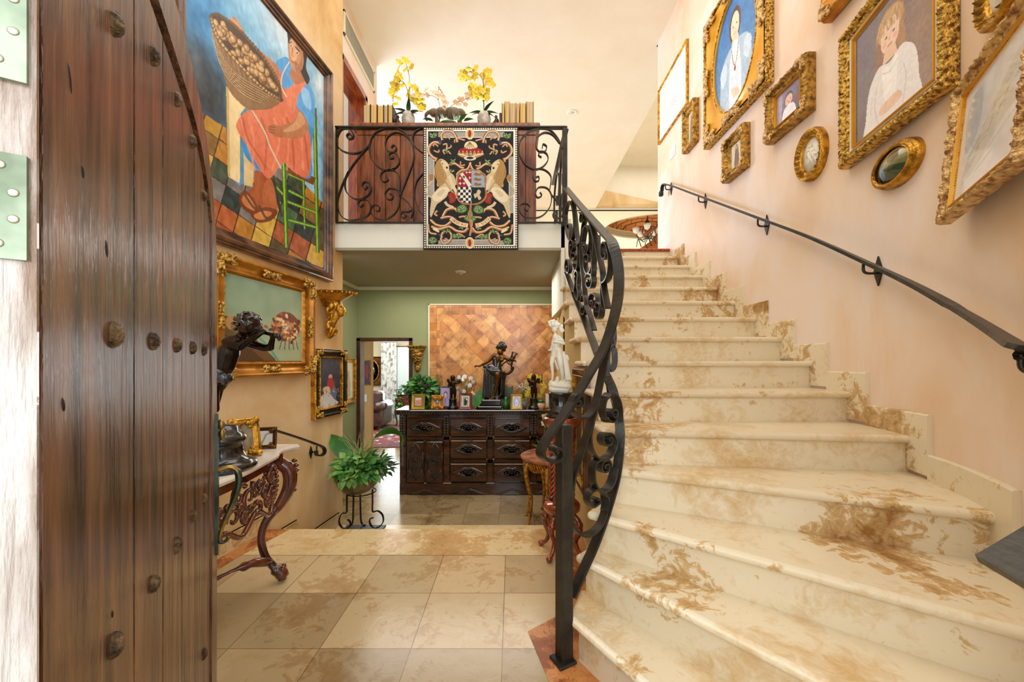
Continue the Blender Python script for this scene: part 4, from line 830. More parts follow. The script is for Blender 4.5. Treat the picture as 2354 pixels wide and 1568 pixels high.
FARS = [
 [(222,800),(215,780),(232,770),(238,850),(235,888),(215,850),(203,780),(200,700),(213,630),(238,598),(262,680),(268,800),(255,870),(237,890)],
 [(250,930),(243,925),(240,950),(250,975),(263,950),(262,900),(245,887),(233,910),(233,985),(240,1020),(262,1045),(280,1010),(270,985),(250,990),(252,1015)],
 [(255,590),(270,700),(285,850),(296,915),(318,890),(330,800),(338,760),(352,735)],
 [(297,912),(302,1000),(292,1100),(277,1115),(262,1070)],
 [(350,960),(343,930),(356,925),(360,960),(352,998),(340,980),(332,900),(355,785),(382,810),(390,880),(380,960),(358,1000)],
 [(355,785),(330,830),(318,920),(320,1050),(335,1200),(350,1350),(380,1450),(412,1565)],
 [(365,1030),(360,1045),(372,1050),(386,1025),(375,995),(352,1005),(345,1060),(352,1110),(370,1140),(398,1110),(415,1010),(420,900),(395,780),(382,740)],
 [(395,760),(420,860),(450,1000),(475,1130),(481,1206),(515,1180),(535,1100),(535,1000),(520,930),(500,905),(482,930),(480,1000),(498,1030),(518,1005),(505,980)],
 [(481,1206),(495,1300),(515,1400)], [(481,1206),(478,1300),(485,1400)],
 [(380,1200),(372,1190),(366,1220),(378,1245),(400,1240),(410,1195),(402,1150),(372,1140),(358,1165)],
 [(222,1090),(214,1085),(212,1120),(225,1135),(233,1090),(222,1040),(208,1040),(200,1090),(206,1140)],
 [(210,1145),(230,1210),(262,1275),(278,1210),(270,1150)], [(282,1165),(275,1140),(290,1118),(300,1150),(295,1230),(305,1290),(300,1338),(280,1310),(270,1260)],
 [(343,1395),(330,1385),(325,1430),(345,1445),(357,1400),(350,1320),(335,1298),(322,1350)],
 [(405,1370),(398,1350),(415,1345),(412,1395),(392,1390),(384,1340),(400,1292),(430,1295),(442,1340),(436,1385)],
 [(445,1400),(430,1385),(426,1440),(445,1478),(466,1450),(470,1375),(448,1355)], [(400,960),(410,1100),(398,1200)], [(320,690),(316,740),(328,750),(340,700),(310,680)]]
for L in FARS: strap('scroll', srl, ZP(L, 1240, 280, 3.265, far), .034, .009, Vector((1, 0, 0)))
NEAR = [
 [(515,640),(522,658),(545,650),(546,622),(528,608),(508,625),(512,645)],
 [(545,640),(540,675),(510,692),(475,662),(465,600),(480,532),(520,497),(560,530),(580,600),(582,690)],
 [(490,815),(500,800),(512,820),(500,845),(470,850),(453,815),(465,778),(500,773),(535,800),(542,860),(512,922),(462,950),(410,928),(380,870),(370,790),(390,690)],
 [(470,1010),(462,995),(480,985),(492,1005),(480,1032),(455,1035),(443,1000),(462,960),(495,962),(508,1000)],
 [(462,950),(410,970),(394,1040),(405,1120),(440,1167),(490,1160),(530,1100),(550,1010)],
 [(412,1232),(425,1222),(434,1242),(415,1260),(385,1275),(360,1235),(372,1180),(420,1157),(465,1180),(488,1240),(480,1320),(450,1400),(400,1455),(340,1478),(285,1455),(250,1390),(243,1300)],
 [(243,1300),(246,1180),(265,1060),(300,960),(335,850),(372,740),(408,620),(438,480),(468,330),(500,160),(520,40)],
 [(275,555),(285,545),(298,556),(290,575),(262,575),(262,525),(290,500),(318,520),(318,570),(290,590)],
 [(262,525),(245,570),(255,620),(300,660),(350,660),(395,610),(430,520)]]
for L in NEAR: strap('scroll', srl, ZP(L, 1230, 740, 3.014, near), .04, .009, nside2)
for L in ([(505,205),(500,260),(508,315),(530,328),(548,300),(552,240),(545,190),(520,183),(505,200)], [(525,40),(522,120),(532,170),(545,120),(542,40),(532,10)], [(430,205),(452,262),(485,170)], [(485,345),(510,430),(520,500)]):
    strap('scroll', srl, ZP(L, 1230, 740, 3.014, lambda px, py: at(px, py, 1.98)), .03, .009, Vector((1, 0, 0)))
base = onz(1297, 1518, 0); rz = Matrix.Translation(base) @ Matrix.Rotation(R(28), 4, 'Z')
mb = MB(); mb.bbox((-.028, -.028, .004), (.028, .028, .985), .004, rz); part('newel_post', mb, m_iron, srl)
mb = MB(); mb.bbox((-.05, -.045, .0), (.035, .04, .014), .004, rz); part('foot_plate', mb, m_iron, srl)
# handrail along the right wall
hr = thing('wall_handrail', 'long hammered iron handrail climbing the right wall above the stairs', 'handrail', (1.9, 2.5, 1.0))
pts = []
for px, py in ((1512, 424), (1530, 424), (1600, 448), (1740, 500), (1860, 545), (2000, 608), (2110, 660), (2220, 722), (2300, 772), (2354, 806)):
    s = wr_hit(px, .075); p, n_ = wr(s); q = p+n_*.075; pts.append(Vector((q.x, q.y, H-(py-CY)*q.y/F)))
pts[0] = pts[1]+Vector((-.0, .12, -.03))
pts += [Vector((1.50, 1.07, 1.25)), Vector((1.34, .90, 1.20)), Vector((1.15, .73, 1.15)), Vector((.98, .57, 1.11)), Vector((.84, .49, 1.08)), Vector((.73, .455, 1.06)), Vector((.665, .445, 1.04)), at(2345, 1342, .45)]
P = bez(pts, 6); mb = MB(); sd = []
for i, p in enumerate(P):
    T = (P[min(i+1, len(P)-1)]-P[max(i-1, 0)]).normalized(); sd.append(T.cross(Vector((0, 0, 1))).normalized()+Vector((0, 0, .45 if i > 40 else .25)))
mb.ribbon(P, [.042+(.018*max(0, min(1, (i-35)/20)))+(.022*max(0, (i-len(P)+12)/12)) for i in range(len(P))], .016, sd); part('rail', mb, m_iron, hr)
mb = MB(); mb.lathe([(.001, -.03), (.025, -.03), (.03, -.015), (.03, .015), (.025, .03), (.001, .03)], P[0]+Vector((-.01, .0, -.035)), 14); part('end_knob', mb, m_iron, hr)
for px, py in ((1530, 424), (1606, 450), (1742, 501), (1985, 601), (2348, 803)):
    s = wr_hit(px, .075); p, n_ = wr(s); q = p+n_*.075; z = H-(py-CY)*q.y/F; D_ = Vector((n_.y, -n_.x, 0))
    mb = MB(); mb.tube(bez([q+Vector((0, 0, z-.01)), q+Vector((0, 0, z-.05)), q-n_*.02+Vector((0, 0, z-.065)), p+n_*.006+Vector((0, 0, z-.065))], 5), .007, 8)
    k = part('bracket', mb, m_iron, hr); mb = MB(); mb.prism([(0, .08), (.03, 0), (0, -.08), (-.03, 0)], .007, lambda u, v, w_: p+D_*u+n_*(w_+.002)+Vector((0, 0, z-.055+v))); part('diamond_plate', mb, m_iron, k)
# short handrail beside the lower steps
hl = thing('short_handrail', 'short black iron handrail on the left wall behind the console table', 'handrail', (-1.7, 3.2, .4))
def lwp(px, py, o=.07): p = face_pt(px, Vector((wl(3), 3, 0))+LN*o, LD); return Vector((p.x, p.y, H-(py-CY)*p.y/F))
mb = MB(); L = [lwp(600, 992), lwp(622, 988), lwp(640, 992), lwp(690, 1008), lwp(731, 1023), lwp(744, 1030), lwp(746, 1040), lwp(738, 1047), lwp(728, 1046), lwp(727, 1036)]
mb.ribbon(bez(L, 5), .032, .012, Vector((LN.x, LN.y, 0))); part('rail', mb, m_iron, hl)
for px, py in ((622, 990), (728, 1026)):
    a_ = lwp(px, py); b_ = lwp(px-14, py+14, .002); mb = MB(); mb.tube([a_, a_-Vector((0, 0, .05)), b_], .007, 8); k = part('bracket', mb, m_iron, hl)
    mb = MB(); mb.prism([(0, .055), (.022, 0), (0, -.055), (-.022, 0)], .006, lambda u, v, w_: b_+LD*u+LN*w_+Vector((0, 0, v))); part('diamond_plate', mb, m_iron, k)
# ---------------- tapestry over the railing ----------------
tap = frame_root('tapestry', 'woven heraldic tapestry with two lions and a crown, hung over the balcony rail', 'tapestry', (at(1082, 0, YG-.045).x, YG-.036, at(0, 433.5, YG-.045).z), Vector((0, -1, 0)))
tw, th_ = (1191-972)*(YG-.045)/F, 281*(YG-.045)/F
cv = Cv(400, 515, '#1b1a1a'); cv.map = uv_of(tap, tw, th_, 0.0)
ZZ = lambda L: [(960+x/5.225, 280+y/5.225) for x, y in L]
def sy(fn, L, *a, **k): fn(ZZ(L), *a, **k); fn(ZZ([(1256-x+8, y+6) for x, y in L]), *a, **k)
S = 1/5.225/220
def quad(x0, y0, x1, y1, c): cv.poly(ZZ([(x0, y0), (x1, y0), (x1, y1), (x0, y1)]), c)
quad(108, 98, 1172, 118, '#e6e4e0'); quad(108, 98, 128, 1490, '#e6e4e0'); quad(1150, 98, 1172, 1490, '#e6e4e0'); quad(108, 1478, 1172, 1492, '#e6e4e0')
quad(250, 125, 1040, 190, '#a19c90'); quad(300, 186, 980, 194, '#e2ded6'); quad(134, 420, 198, 900, '#a19c90'); quad(1100, 420, 1150, 1100, '#a19c90'); quad(250, 1425, 1040, 1472, '#a19c90'); quad(300, 1414, 980, 1422, '#e2ded6'); quad(196, 420, 202, 900, '#e2ded6'); quad(1094, 420, 1100, 1100, '#e2ded6')
cv.noise(.03, 120)
for i in range(40):
    x = 92+1092*i/39
    for y in (84, 1508): cv.ell(*ZZ([(x, y)])[0], 2.0, 1.9, '#d8cda4'); cv.ell(*ZZ([(x-2, y-3)])[0], .9, .8, '#fffbe2')
for i in range(52):
    y = 84+1424*i/51
    for x in (90, 1184): cv.ell(*ZZ([(x, y)])[0], 2.0, 1.9, '#d8cda4'); cv.ell(*ZZ([(x-2, y-3)])[0], .9, .8, '#fffbe2')
TAN, LT, DK, GR, GD = '#a8714a', '#e6d2a8', '#4a2c1c', '#6f8f54', '#3f5a34'
def scroll_(L, w_=3.4, c=TAN): sy(cv.line, L, w_+1.2, DK, smooth=True); sy(cv.line, L, w_, c, smooth=True); sy(cv.line, [(x-5, y-4) for x, y in L], w_*.32, LT, smooth=True)
for L, w_ in (([(300,225),(290,160),(340,115),(420,125),(465,190),(480,250)], 5.5), ([(480,200),(530,215),(570,225)], 3.5), ([(450,215),(445,255)], 3), ([(330,200),(370,190),(390,215)], 3), ([(280,260),(200,250),(145,300),(140,370),(190,430),(240,450)], 6), ([(200,350),(250,370),(262,340)], 3), ([(250,300),(210,270),(190,300)], 3), ([(230,440),(215,480)], 4), ([(310,280),(350,270),(350,330),(310,350),(330,390)], 3.5), ([(350,330),(400,310),(405,285)], 3), ([(370,360),(400,390)], 3),
  ([(380,520),(450,505),(520,550),(560,560)], 5), ([(400,600),(440,590)], 4), ([(520,480),(520,530),(570,520)], 3), ([(480,640),(470,700),(465,760)], 4), ([(470,640),(520,590),(600,570),(640,490)], 4.5),
  ([(300,1150),(350,1060),(440,1040),(480,1080)], 6), ([(160,1180),(230,1240),(330,1250),(400,1200)], 6), ([(280,1160),(380,1140),(460,1180)], 5), ([(170,1260),(260,1290),(380,1260),(470,1310),(560,1320),(610,1270)], 6), ([(130,1230),(150,1330),(230,1350)], 4.5), ([(290,1400),(300,1340),(370,1310),(410,1370),(380,1440),(310,1460),(280,1400)], 5), ([(430,1380),(500,1350),(570,1390)], 3.6), ([(330,1400),(360,1410)], 3), ([(600,1180),(560,1140),(500,1150)], 4), ([(240,1070),(210,1110),(240,1130)], 4)): scroll_(L, w_)
for L in ([(380,500),(440,460),(470,400),(440,470),(400,520)], [(140,130),(180,150),(230,130),(240,170),(200,200),(150,190)], [(370,560),(420,600),(400,620),(375,600)], [(480,1020),(560,990),(600,1060),(540,1100),(470,1080)], [(140,1400),(200,1380),(240,1430),(190,1470),(140,1450)], [(420,1340),(500,1370),(560,1380),(500,1400),(420,1400)], [(590,1120),(628,1040),(628,1200),(560,1170)], [(330,340),(365,350),(350,375)], [(290,1310),(380,1290),(400,1320),(330,1330)], [(500,1270),(560,1250),(540,1290)]):
    sy(cv.blob, L, GD); mx_, my_ = sum(x for x, y in L)/len(L), sum(y for x, y in L)/len(L); sy(cv.blob, [(mx_+(x-mx_)*.8, my_+(y-my_)*.8) for x, y in L], GR)
    for k_ in range(9):
        a_ = k_*.7+mx_; ex, ey = mx_+34*math.cos(a_), my_+26*math.sin(a_); sy(cv.line, [(mx_, my_), (ex, ey)], 1.6, '#9fb878' if k_ % 2 else '#1b1a1a')
# lions
LION = [(205,560),(240,470),(300,450),(370,510),(385,600),(430,640),(455,700),(450,780),(400,830),(370,850),(350,900),(280,960),(230,1000),(190,1100),(160,1150),(150,1080),(165,960),(170,890),(260,790),(290,760),(240,780),(230,700),(205,640)]
sy(cv.blob, LION, '#c7b48c'); sy(cv.blob, [(205,560),(240,470),(290,460),(300,540),(330,600),(350,680),(300,760),(250,775),(228,700),(205,640)], '#a8824a'); sy(cv.blob, [(280,480),(340,480),(375,530),(370,600),(330,600),(300,540)], '#d8c49a'); sy(cv.blob, [(180,900),(270,800),(370,790),(380,830),(300,930),(220,960)], '#ded0ae')
for i in range(16): x = 215+7*i; sy(cv.line, [(x, 560+i*3), (x+12, 640+i*4), (x+22+i, 740)], 1.1, ('#5c3c1c', '#d4ac6c')[i % 2], smooth=True)
sy(cv.ell if False else cv.blob, [(345,540),(365,545),(360,565),(342,560)], '#2a1c14'); sy(cv.blob, [(290,500),(310,505),(300,515)], '#2a1c14'); sy(cv.line, [(380,650),(420,760),(470,860),(470,920)], 7, '#d8c8a4', smooth=True); sy(cv.line, [(330,960),(360,1000),(430,1030)], 6, '#cdbb94', smooth=True); sy(cv.line, [(350,740),(400,820),(450,880)], 4, '#b09a70', smooth=True)
sy(cv.line, [(170,910),(120,880),(110,800),(170,720),(190,660)], 3, '#c7b48c', smooth=True); sy(cv.blob, [(140,640),(190,640),(185,700),(150,710)], '#a3713e')
sy(cv.blob, [(230,870),(300,810),(330,830),(270,900)], '#b8a480', .5)
sy(cv.blob, [(370,870),(420,850),(460,890),(450,960),(390,980),(380,930)], '#9c2420'); sy(cv.line, [(400,890),(420,950)], 3, '#4f6a34')
# shield
cv.blob(ZZ([(475,650),(560,590),(648,570),(740,590),(825,650),(820,780),(830,900),(760,980),(640,1000),(520,980),(465,900),(480,780)]), TAN)
cv.blob(ZZ([(490,665),(560,605),(648,585),(740,605),(808,665),(805,780),(810,890),(750,960),(640,985),(530,960),(482,890),(492,780)]), '#10202c')
cl = cv.inside([cv.map(*p) for p in ZZ([(490,665),(530,615),(648,585),(740,600),(808,665),(805,780),(808,890),(750,962),(640,985),(530,962),(484,890),(492,780)])]); keep = cv.a.copy()
quad(480, 580, 648, 785, '#8e1f22'); quad(648, 580, 820, 790, '#93a4ae'); quad(648, 790, 820, 1000, '#14211f'); quad(480, 785, 648, 1000, '#e6e0cc')
for i in range(6):
    for j in range(7):
        if (i+j) % 2: quad(482+32*i, 785+33*j, 514+32*i, 818+33*j, '#14263c')
cv.poly(ZZ([(510, 630), (545, 615), (648, 760), (615, 790)]), '#dcd8cc'); cv.poly(ZZ([(540, 650), (565, 650), (572, 680), (548, 682)]), '#5a5248')
for x, y in ((590, 610), (628, 608), (628, 675), (512, 680), (512, 742), (558, 742)): cv.line(ZZ([(x-15, y), (x+15, y)]), 1.3, '#efe8d8'); cv.line(ZZ([(x, y-17), (x, y+17)]), 1.3, '#efe8d8')
for y in (630, 690, 750): cv.blob(ZZ([(675,y),(700,y-20),(730,y-5),(760,y-10),(765,y+15),(720,y+22),(690,y+18)]), '#9a6a3c'); cv.line(ZZ([(690,y-5),(750,y+5)]), .8, '#2c1c12')
cv.blob(ZZ([(735,815),(760,840),(745,880),(765,920),(735,940),(715,900),(690,920),(675,870),(705,860),(715,830)]), '#c9b48a')
cv.a[~cl] = np.where(keep[~cl] >= 0, keep[~cl], 0)
# crown, jewels, ribbon
cv.blob(ZZ([(490,350),(540,320),(600,310),(628,300),(700,310),(770,340),(790,380),(740,400),(628,380),(520,400)]), '#9b1f24'); cv.blob(ZZ([(560,300),(580,255),(628,235),(690,250),(720,300),(690,320),(628,330),(580,320)]), '#ddd0aa')
for i in range(7): x = 500+46*i; cv.poly(ZZ([(x-22, 400), (x, 345), (x+22, 400)]), '#cbb27c'); cv.ell(*ZZ([(x, 375)])[0], 1.5, 1.5, '#7a2420' if i % 2 else '#4a6a3a')
for i in range(5): cv.line(ZZ([(628, 245), (560+34*i, 330)]), 1.6, '#8a6a3c')
cv.line(ZZ([(495, 395), (560, 420), (628, 425), (700, 420), (780, 390)]), 6, '#b08a50', smooth=True); cv.line(ZZ([(500, 390), (628, 415), (780, 385)]), 2, '#efdfb0', smooth=True); cv.ell(*ZZ([(630, 440)])[0], 14, 5.5, '#cfc6b4'); cv.ell(*ZZ([(630, 437)])[0], 8, 3, '#2c2420')
for y in (148, 1455):
    for i in range(16): a_ = 2*PI*i/16; cv.ell(*ZZ([(628+44*math.cos(a_), y+60*math.sin(a_))])[0], 2, 2, '#e3d3a0')
    cv.ell(*ZZ([(625, y)])[0], 7, 10, '#caa668'); cv.ell(*ZZ([(625, y)])[0], 3.6, 8, '#8c1a22'); cv.line(ZZ([(618, y-25), (618, y+25)]), .8, '#d86a6a')
for L in ([(250,235),(275,225),(290,255),(265,262)], [(245,1350),(285,1350),(265,1375)]): sy(cv.blob, L, '#1f5078')
for L in ([(180,1290),(225,1280),(260,1310),(250,1330)],): sy(cv.blob, L, '#dfd0a4')
cv.line(ZZ([(640, 990), (628, 1150), (640, 1250), (660, 1330)]), 5, TAN, smooth=True); cv.line(ZZ([(628, 1180), (655, 1210), (640, 1300), (628, 1370)]), 4, '#c4895a', smooth=True)
cv.line(ZZ([(395, 1155), (450, 1200), (520, 1235), (610, 1250)]), 11, '#5a3a24', smooth=True); cv.line(ZZ([(400, 1155), (450, 1198), (520, 1232), (605, 1247)]), 9.4, '#e3c79a', smooth=True)
cv.line(ZZ([(690, 1247), (760, 1235), (820, 1200), (870, 1155)]), 11, '#5a3a24', smooth=True); cv.line(ZZ([(695, 1246), (760, 1232), (820, 1198), (866, 1157)]), 9.4, '#e3c79a', smooth=True)
GLY = {'V': [((0,0),(.5,1)),((.5,1),(1,0))], 'I': [((.5,0),(.5,1))], 'R': [((0,0),(0,1)),((0,0),(.8,.1)),((.8,.1),(.8,.4)),((.8,.4),(0,.5)),((.3,.5),(1,1))], 'T': [((0,0),(1,0)),((.5,0),(.5,1))], 'U': [((0,0),(0,.9)),((0,.9),(.8,1)),((.8,1),(.8,0))], 'S': [((.9,.05),(.1,.1)),((.1,.1),(.1,.45)),((.1,.45),(.9,.55)),((.9,.55),(.9,.9)),((.9,.9),(.1,.97))], 'M': [((0,1),(0,0)),((0,0),(.5,.6)),((.5,.6),(1,0)),((1,0),(1,1))], 'L': [((0,0),(0,1)),((0,1),(.8,1))], 'E': [((0,0),(0,1)),((0,0),(.8,0)),((0,.5),(.7,.5)),((0,1),(.8,1))], 'C': [((.9,.1),(.1,.1)),((.1,.1),(.1,.9)),((.1,.9),(.9,.95))], 'A': [((0,1),(.5,0)),((.5,0),(1,1)),((.2,.65),(.8,.65))]}
def letters(txt, P):
    n = len(txt)
    for i, ch in enumerate(txt):
        if ch not in GLY: continue
        t = i/n*(len(P)-1); k = int(t); fr = t-k; x, y = P[k][0]+(P[k+1][0]-P[k][0])*fr, P[k][1]+(P[k+1][1]-P[k][1])*fr; dx, dy = P[k+1][0]-P[k][0], P[k+1][1]-P[k][1]; d = math.hypot(dx, dy); dx, dy = dx/d, dy/d
        for (a, b), (c, e) in GLY[ch]: cv.line(ZZ([(x+dx*a*14-dy*(b-.5)*26, y+dy*a*14+dx*(b-.5)*26), (x+dx*c*14-dy*(e-.5)*26, y+dy*c*14+dx*(e-.5)*26)]), .75, '#4a3020')
letters('VIRTUS MIL', [(415, 1170), (455, 1202), (520, 1233), (600, 1246)]); letters('LE SCUTA', [(700, 1246), (760, 1232), (815, 1200), (862, 1162)])
cv.noise(.03, 200)
cv.obj('weave', tw, th_, 0, m_cloth, tap, curve=lambda x, z: -.003+.004*np.sin(x*22)*np.clip(.3-z, 0, 1))
mb = MB(); mb.box((-tw/2, .003, -th_/2), (tw/2, .0045, th_/2)); part('backing_cloth', mb, mat('black_cloth', '#17140f', rough=.95), tap, local=True)
mb = MB(); mb.box((-tw/2, .0, th_/2-.004), (tw/2, .06, th_/2+.001)); part('folded_top', mb, bpy.data.materials['black_cloth'], tap, local=True)
# ---------------- wooden cabinet behind the railing, with books and orchids ----------------
YC = 3.93
m_cab = mat('warm_cabinet_wood', '#56260d', '#9a5526', scale=5, rough=.35, stretch=(5, 5, .7), lo=.35, hi=.66, coat=.3, bump=.1)
cab = thing('cabinet', 'long low reddish wooden cabinet with plank back standing behind the balcony railing', 'cabinet', (-.7, YC+.2, 2.574))
fc = lambda px, py: at(px, py, YC); ztop = at(0, 280, YC-.05).z; x0, x1 = fc(820, 0).x, fc(1233, 0).x
mb = MB(); mb.box((x0+.01, YC+.02, 2.58), (x1-.01, YC+.36, ztop-.05)); part('body', mb, m_cab, cab)
xs = [820, 860, 886, 920, 951, 985, 1020, 1055, 1090, 1125, 1160, 1185, 1208, 1233]
for a_, b_ in zip(xs, xs[1:]): mb = MB(); mb.bbox((fc(a_, 0).x+.002, YC, 2.66), (fc(b_, 0).x-.002, YC+.02, ztop-.1), .004); part('back_plank', mb, m_cab, cab)
mb = MB(); mb.bbox((x0, YC-.01, 2.575), (x1, YC+.02, 2.665), .006); part('base_rail', mb, m_cab, cab); mb = MB(); mb.bbox((x0, YC-.01, ztop-.11), (x1, YC+.02, ztop-.05), .006); part('top_rail', mb, m_cab, cab)
mb = MB(); mb.bbox((fc(808, 0).x, YC-.05, ztop-.05), (fc(1241, 0).x, YC+.4, ztop), .012); part('top_board', mb, m_cab, cab)
m_page = mat('page_edges', '#c99c4c', '#dcb970', scale=3, rough=.8, stretch=(60, 1, 1)); m_page2 = mat('pale_page_edges', '#b89a6c', '#cdb484', scale=3, rough=.8, stretch=(60, 1, 1))
covs = [mat('book_cover_brown', '#3c2416', rough=.5), mat('book_cover_dark', '#1d1a1c', rough=.5), mat('book_cover_red', '#5c1c18', rough=.5)]
zg = 2.9
def book(xa, xb, ytop, i, side):
    a_, b_ = 760+xa/3.136, 760+xb/3.136; Yf = YC-.02; X0, X1 = at(a_, 0, Yf).x, at(b_, 0, Yf).x; hgt = at(0, 100+ytop/3.136, Yf).z-ztop; hgt = max(.1, hgt)
    desc = {0: 'first', 1: 'second', 2: 'third', 3: 'fourth', 4: 'fifth', 5: 'sixth'}[i]
    t = thing('book', f'{"cream paged" if side == "left" else "golden paged"} book, {desc} from the left in the {side} row on the cabinet', 'book', ((X0+X1)/2, Yf+.07, ztop), 0, f'books in the {side} row on the cabinet')
    w_ = X1-X0; mb = MB(); mb.box((-w_/2+.004, -.08+.004, .004), (w_/2-.004, .075, hgt-.006)); part('pages', mb, [m_page, m_page2][(i*7+len(side)) % 3 == 1], t, local=True)
    mb = MB(); mb.box((-w_/2, -.085, 0), (-w_/2+.003, .08, hgt)); mb.box((w_/2-.003, -.085, 0), (w_/2, .08, hgt)); mb.box((-w_/2, .076, 0), (w_/2, .08, hgt)); part('cover', mb, covs[i % 3], t, local=True)
for i, (a_, b_, y) in enumerate(((238, 289, 445), (291, 337, 443), (340, 384, 447), (386, 415, 446), (417, 449, 444))): book(a_, b_, y, i, 'left')
for i, (a_, b_, y) in enumerate(((1234, 1254, 432), (1256, 1290, 418), (1292, 1334, 430), (1336, 1362, 432), (1364, 1408, 430), (1410, 1464, 420))): book(a_, b_, y, i, 'right')
m_fig = mat('dark_carved_figure', '#2c1810', '#5a3a26', scale=18, rough=.5, bump=.4)
def bookend(px, side):
    p = at(px, 279, YC+.1); p = at(px, 279, YC+.04); t = thing('bookend', f'dark carved bookend leaning on the {side} row of books', 'bookend', (p.x, YC+.04, ztop)); s = 1 if side == 'right' else -1
    mb = MB(); mb.bbox((-.05, -.05, 0), (.05, .05, .02), .004); mb.bbox((s*.03-.012, -.05, .0), (s*.03+.012, .05, .12), .004); part('stand', mb, m_fig, t, local=True)
    mb = MB(); mb.ell((-s*.012, 0, .06), (.026, .025, .035)); mb.ell((-s*.018, 0, .105), (.017, .017, .02)); mb.ell((-s*.02, 0, .03), (.03, .03, .022)); mb.cap((-s*.01, 0, .075), (-s*.045, -.01, .045), .01, .008); clay(part('figure', mb, m_fig, t, local=True), .004, 2)
bookend(760+472/3.136, 'left'); bookend(760+1205/3.136, 'right')
m_leafd = mat('dark_leaf', '#1c3f1c', '#2f5a2c', scale=5, rough=.35); m_leaf = mat('green_leaf', '#2c6a20', '#4f9234', scale=6, rough=.4); m_leafl = mat('fresh_leaf', '#4f8f34', '#86b45a', scale=8, rough=.45); m_stem = mat('stem', '#4a5a2a', '#6a5a34', scale=9, rough=.6)
m_yelp = mat('yellow_petal', '#d8b414', '#f0de5a', scale=12, rough=.6); m_pinkp = mat('peach_petal', '#e8b48c', '#f2d8b4', scale=12, rough=.6); m_whip = mat('white_petal', '#dfe2d8', '#f2f2ee', scale=12, rough=.6); m_core = mat('flower_core', '#6a2418', '#b0542c', scale=20, rough=.6)
def flower_mesh(name, m, r, seed=0):
    rnd = random.Random(seed); mb = MB()
    for k in range(5):
        a = 2*PI*k/5+PI/2; wd = 1.05 if k in (1, 4) else .62; d = Vector((math.cos(a), -.25, math.sin(a))); mb.leaf((0, 0, 0), d, (0, -1, 0), r*rnd.uniform(.9, 1.1), r*wd, .25, 4, -.2)
    mb.ell((0, -r*.12, -r*.05), (r*.12, r*.14, r*.12), 6, 4); me = mb.mesh(name); me.materials.append(m); return me
fy = [flower_mesh('yellow_flower', m_yelp, .050, s) for s in range(2)]; fp = flower_mesh('peach_flower', m_pinkp, .036, 3); fw_ = flower_mesh('white_flower', m_whip, .034, 4); fb = MB().ell((0, 0, 0), (.006, .006, .008), 6, 4).mesh('bud'); fb.materials.append(m_core)
def put(root, me, p, nm, rx=0, ry=0, rz=0, s=1):
    o = link(nm, me, root); M = Matrix.Identity(4); q = root
    M = root.matrix_basis.inverted() if root.parent is None else (root.parent.matrix_basis @ root.matrix_basis).inverted()
    o.location = M @ Vector(p); o.rotation_euler = (rx, ry, rz); o.scale = (s, s, s); return o
def stemp(root, P, r=.003, nm='stem', m=None): mb = MB(); mb.tube(bez(P, 5), r, 6); return part(nm, mb, m or m_stem, root)
rnd = random.Random(11); m_pot = mat('weathered_white_pot', '#a29a86', '#cfc9ba', scale=14, rough=.7, lo=.4, hi=.55)
def orchid(px, label, stems, flowers, strands, potw):
    Yo = YC+.04; g = lambda x, y: at(760+x/3.136, 100+y/3.136, Yo); p = at(px, 279, Yo); t = thing('orchid', label, 'orchid', (p.x, Yo, ztop))
    mb = MB(); mb.lathe([(.02, 0), (.05, .004), (potw*1.1, .05), (potw*1.15, .09), (potw*.9, .14), (potw*.6, .152), (potw*.5, .14)], p*1 if False else (p.x, Yo, ztop), 20, flute=7, fa=.035); part('pot', mb, m_pot, t)
    for x, y, dx, dz in strands:
        q = g(x, y); mb = MB(); b0 = Vector((p.x, Yo, ztop+.14)); mb.leaf(b0, (dx, rnd.uniform(-.5, -.1), dz), (0, 0, 1), .15, .045, .55, 6, .1); part('leaf', mb, m_leafd, t)
    for S_ in stems: stemp(t, [Vector((p.x, Yo, ztop+.14))*1]+[g(*q) for q in S_], .003)
    for (x, y) in flowers: put(t, rnd.choice(fy), g(x, y)+Vector((0, rnd.uniform(-.03, .03), 0)), 'flower', rnd.uniform(-.5, .5), rnd.uniform(-.6, .6), rnd.uniform(-.9, .9), rnd.uniform(.8, 1.15))
    return t
orchid(760+560/3.136, 'yellow orchid in a pale round pot, left one on the cabinet', [[(562,400),(568,250),(545,150)], [(560,380),(540,300),(500,270),(460,330),(450,420)], [(565,360),(590,300),(630,380),(660,440)]],
  [(500,145),(545,135),(580,150),(495,190),(540,185),(500,230),(475,225),(575,185),(485,270),(515,300),(475,310),(450,330),(440,370),(480,380),(455,400),(470,440),(445,350),(580,310),(610,330),(560,350),(570,380),(600,390),(625,360),(650,420),(630,430),(665,455),(655,480),(640,390),(460,290)], [(500,500,-.8,.6), (520,470,-.9,.2), (620,500,.8,.5), (650,520,.6,.1), (570,450,.1,1)], .058)
orchid(760+1105/3.136, 'yellow orchid in a pale round pot, right one on the cabinet', [[(1102,400),(1103,210)], [(1103,330),(1090,250),(1040,200),(985,170),(950,220)], [(1102,380),(1060,330),(1020,340)]],
  [(985,175),(960,200),(945,235),(970,250),(1000,195),(1020,190),(990,240),(1045,185),(1040,230),(1110,215),(1135,210),(1120,240),(1145,275),(1160,290),(1120,300),(1030,310),(1010,330),(1040,340),(1085,330),(1070,360),(1100,350),(1130,350),(1090,390),(1050,390),(1120,390),(1030,370),(960,265)], [(1040,470,-1,.5), (1030,510,-.7,.1), (1130,430,.35,1), (1160,500,.9,.4), (1170,530,.8,0)], .06)
Yo = YC+.02; g = lambda x, y: at(760+x/3.136, 100+y/3.136, Yo)
cen = thing('orchid', 'small peach coloured orchid with white sprigs before the elephant figure', 'orchid', (g(850, 560).x, Yo, ztop))
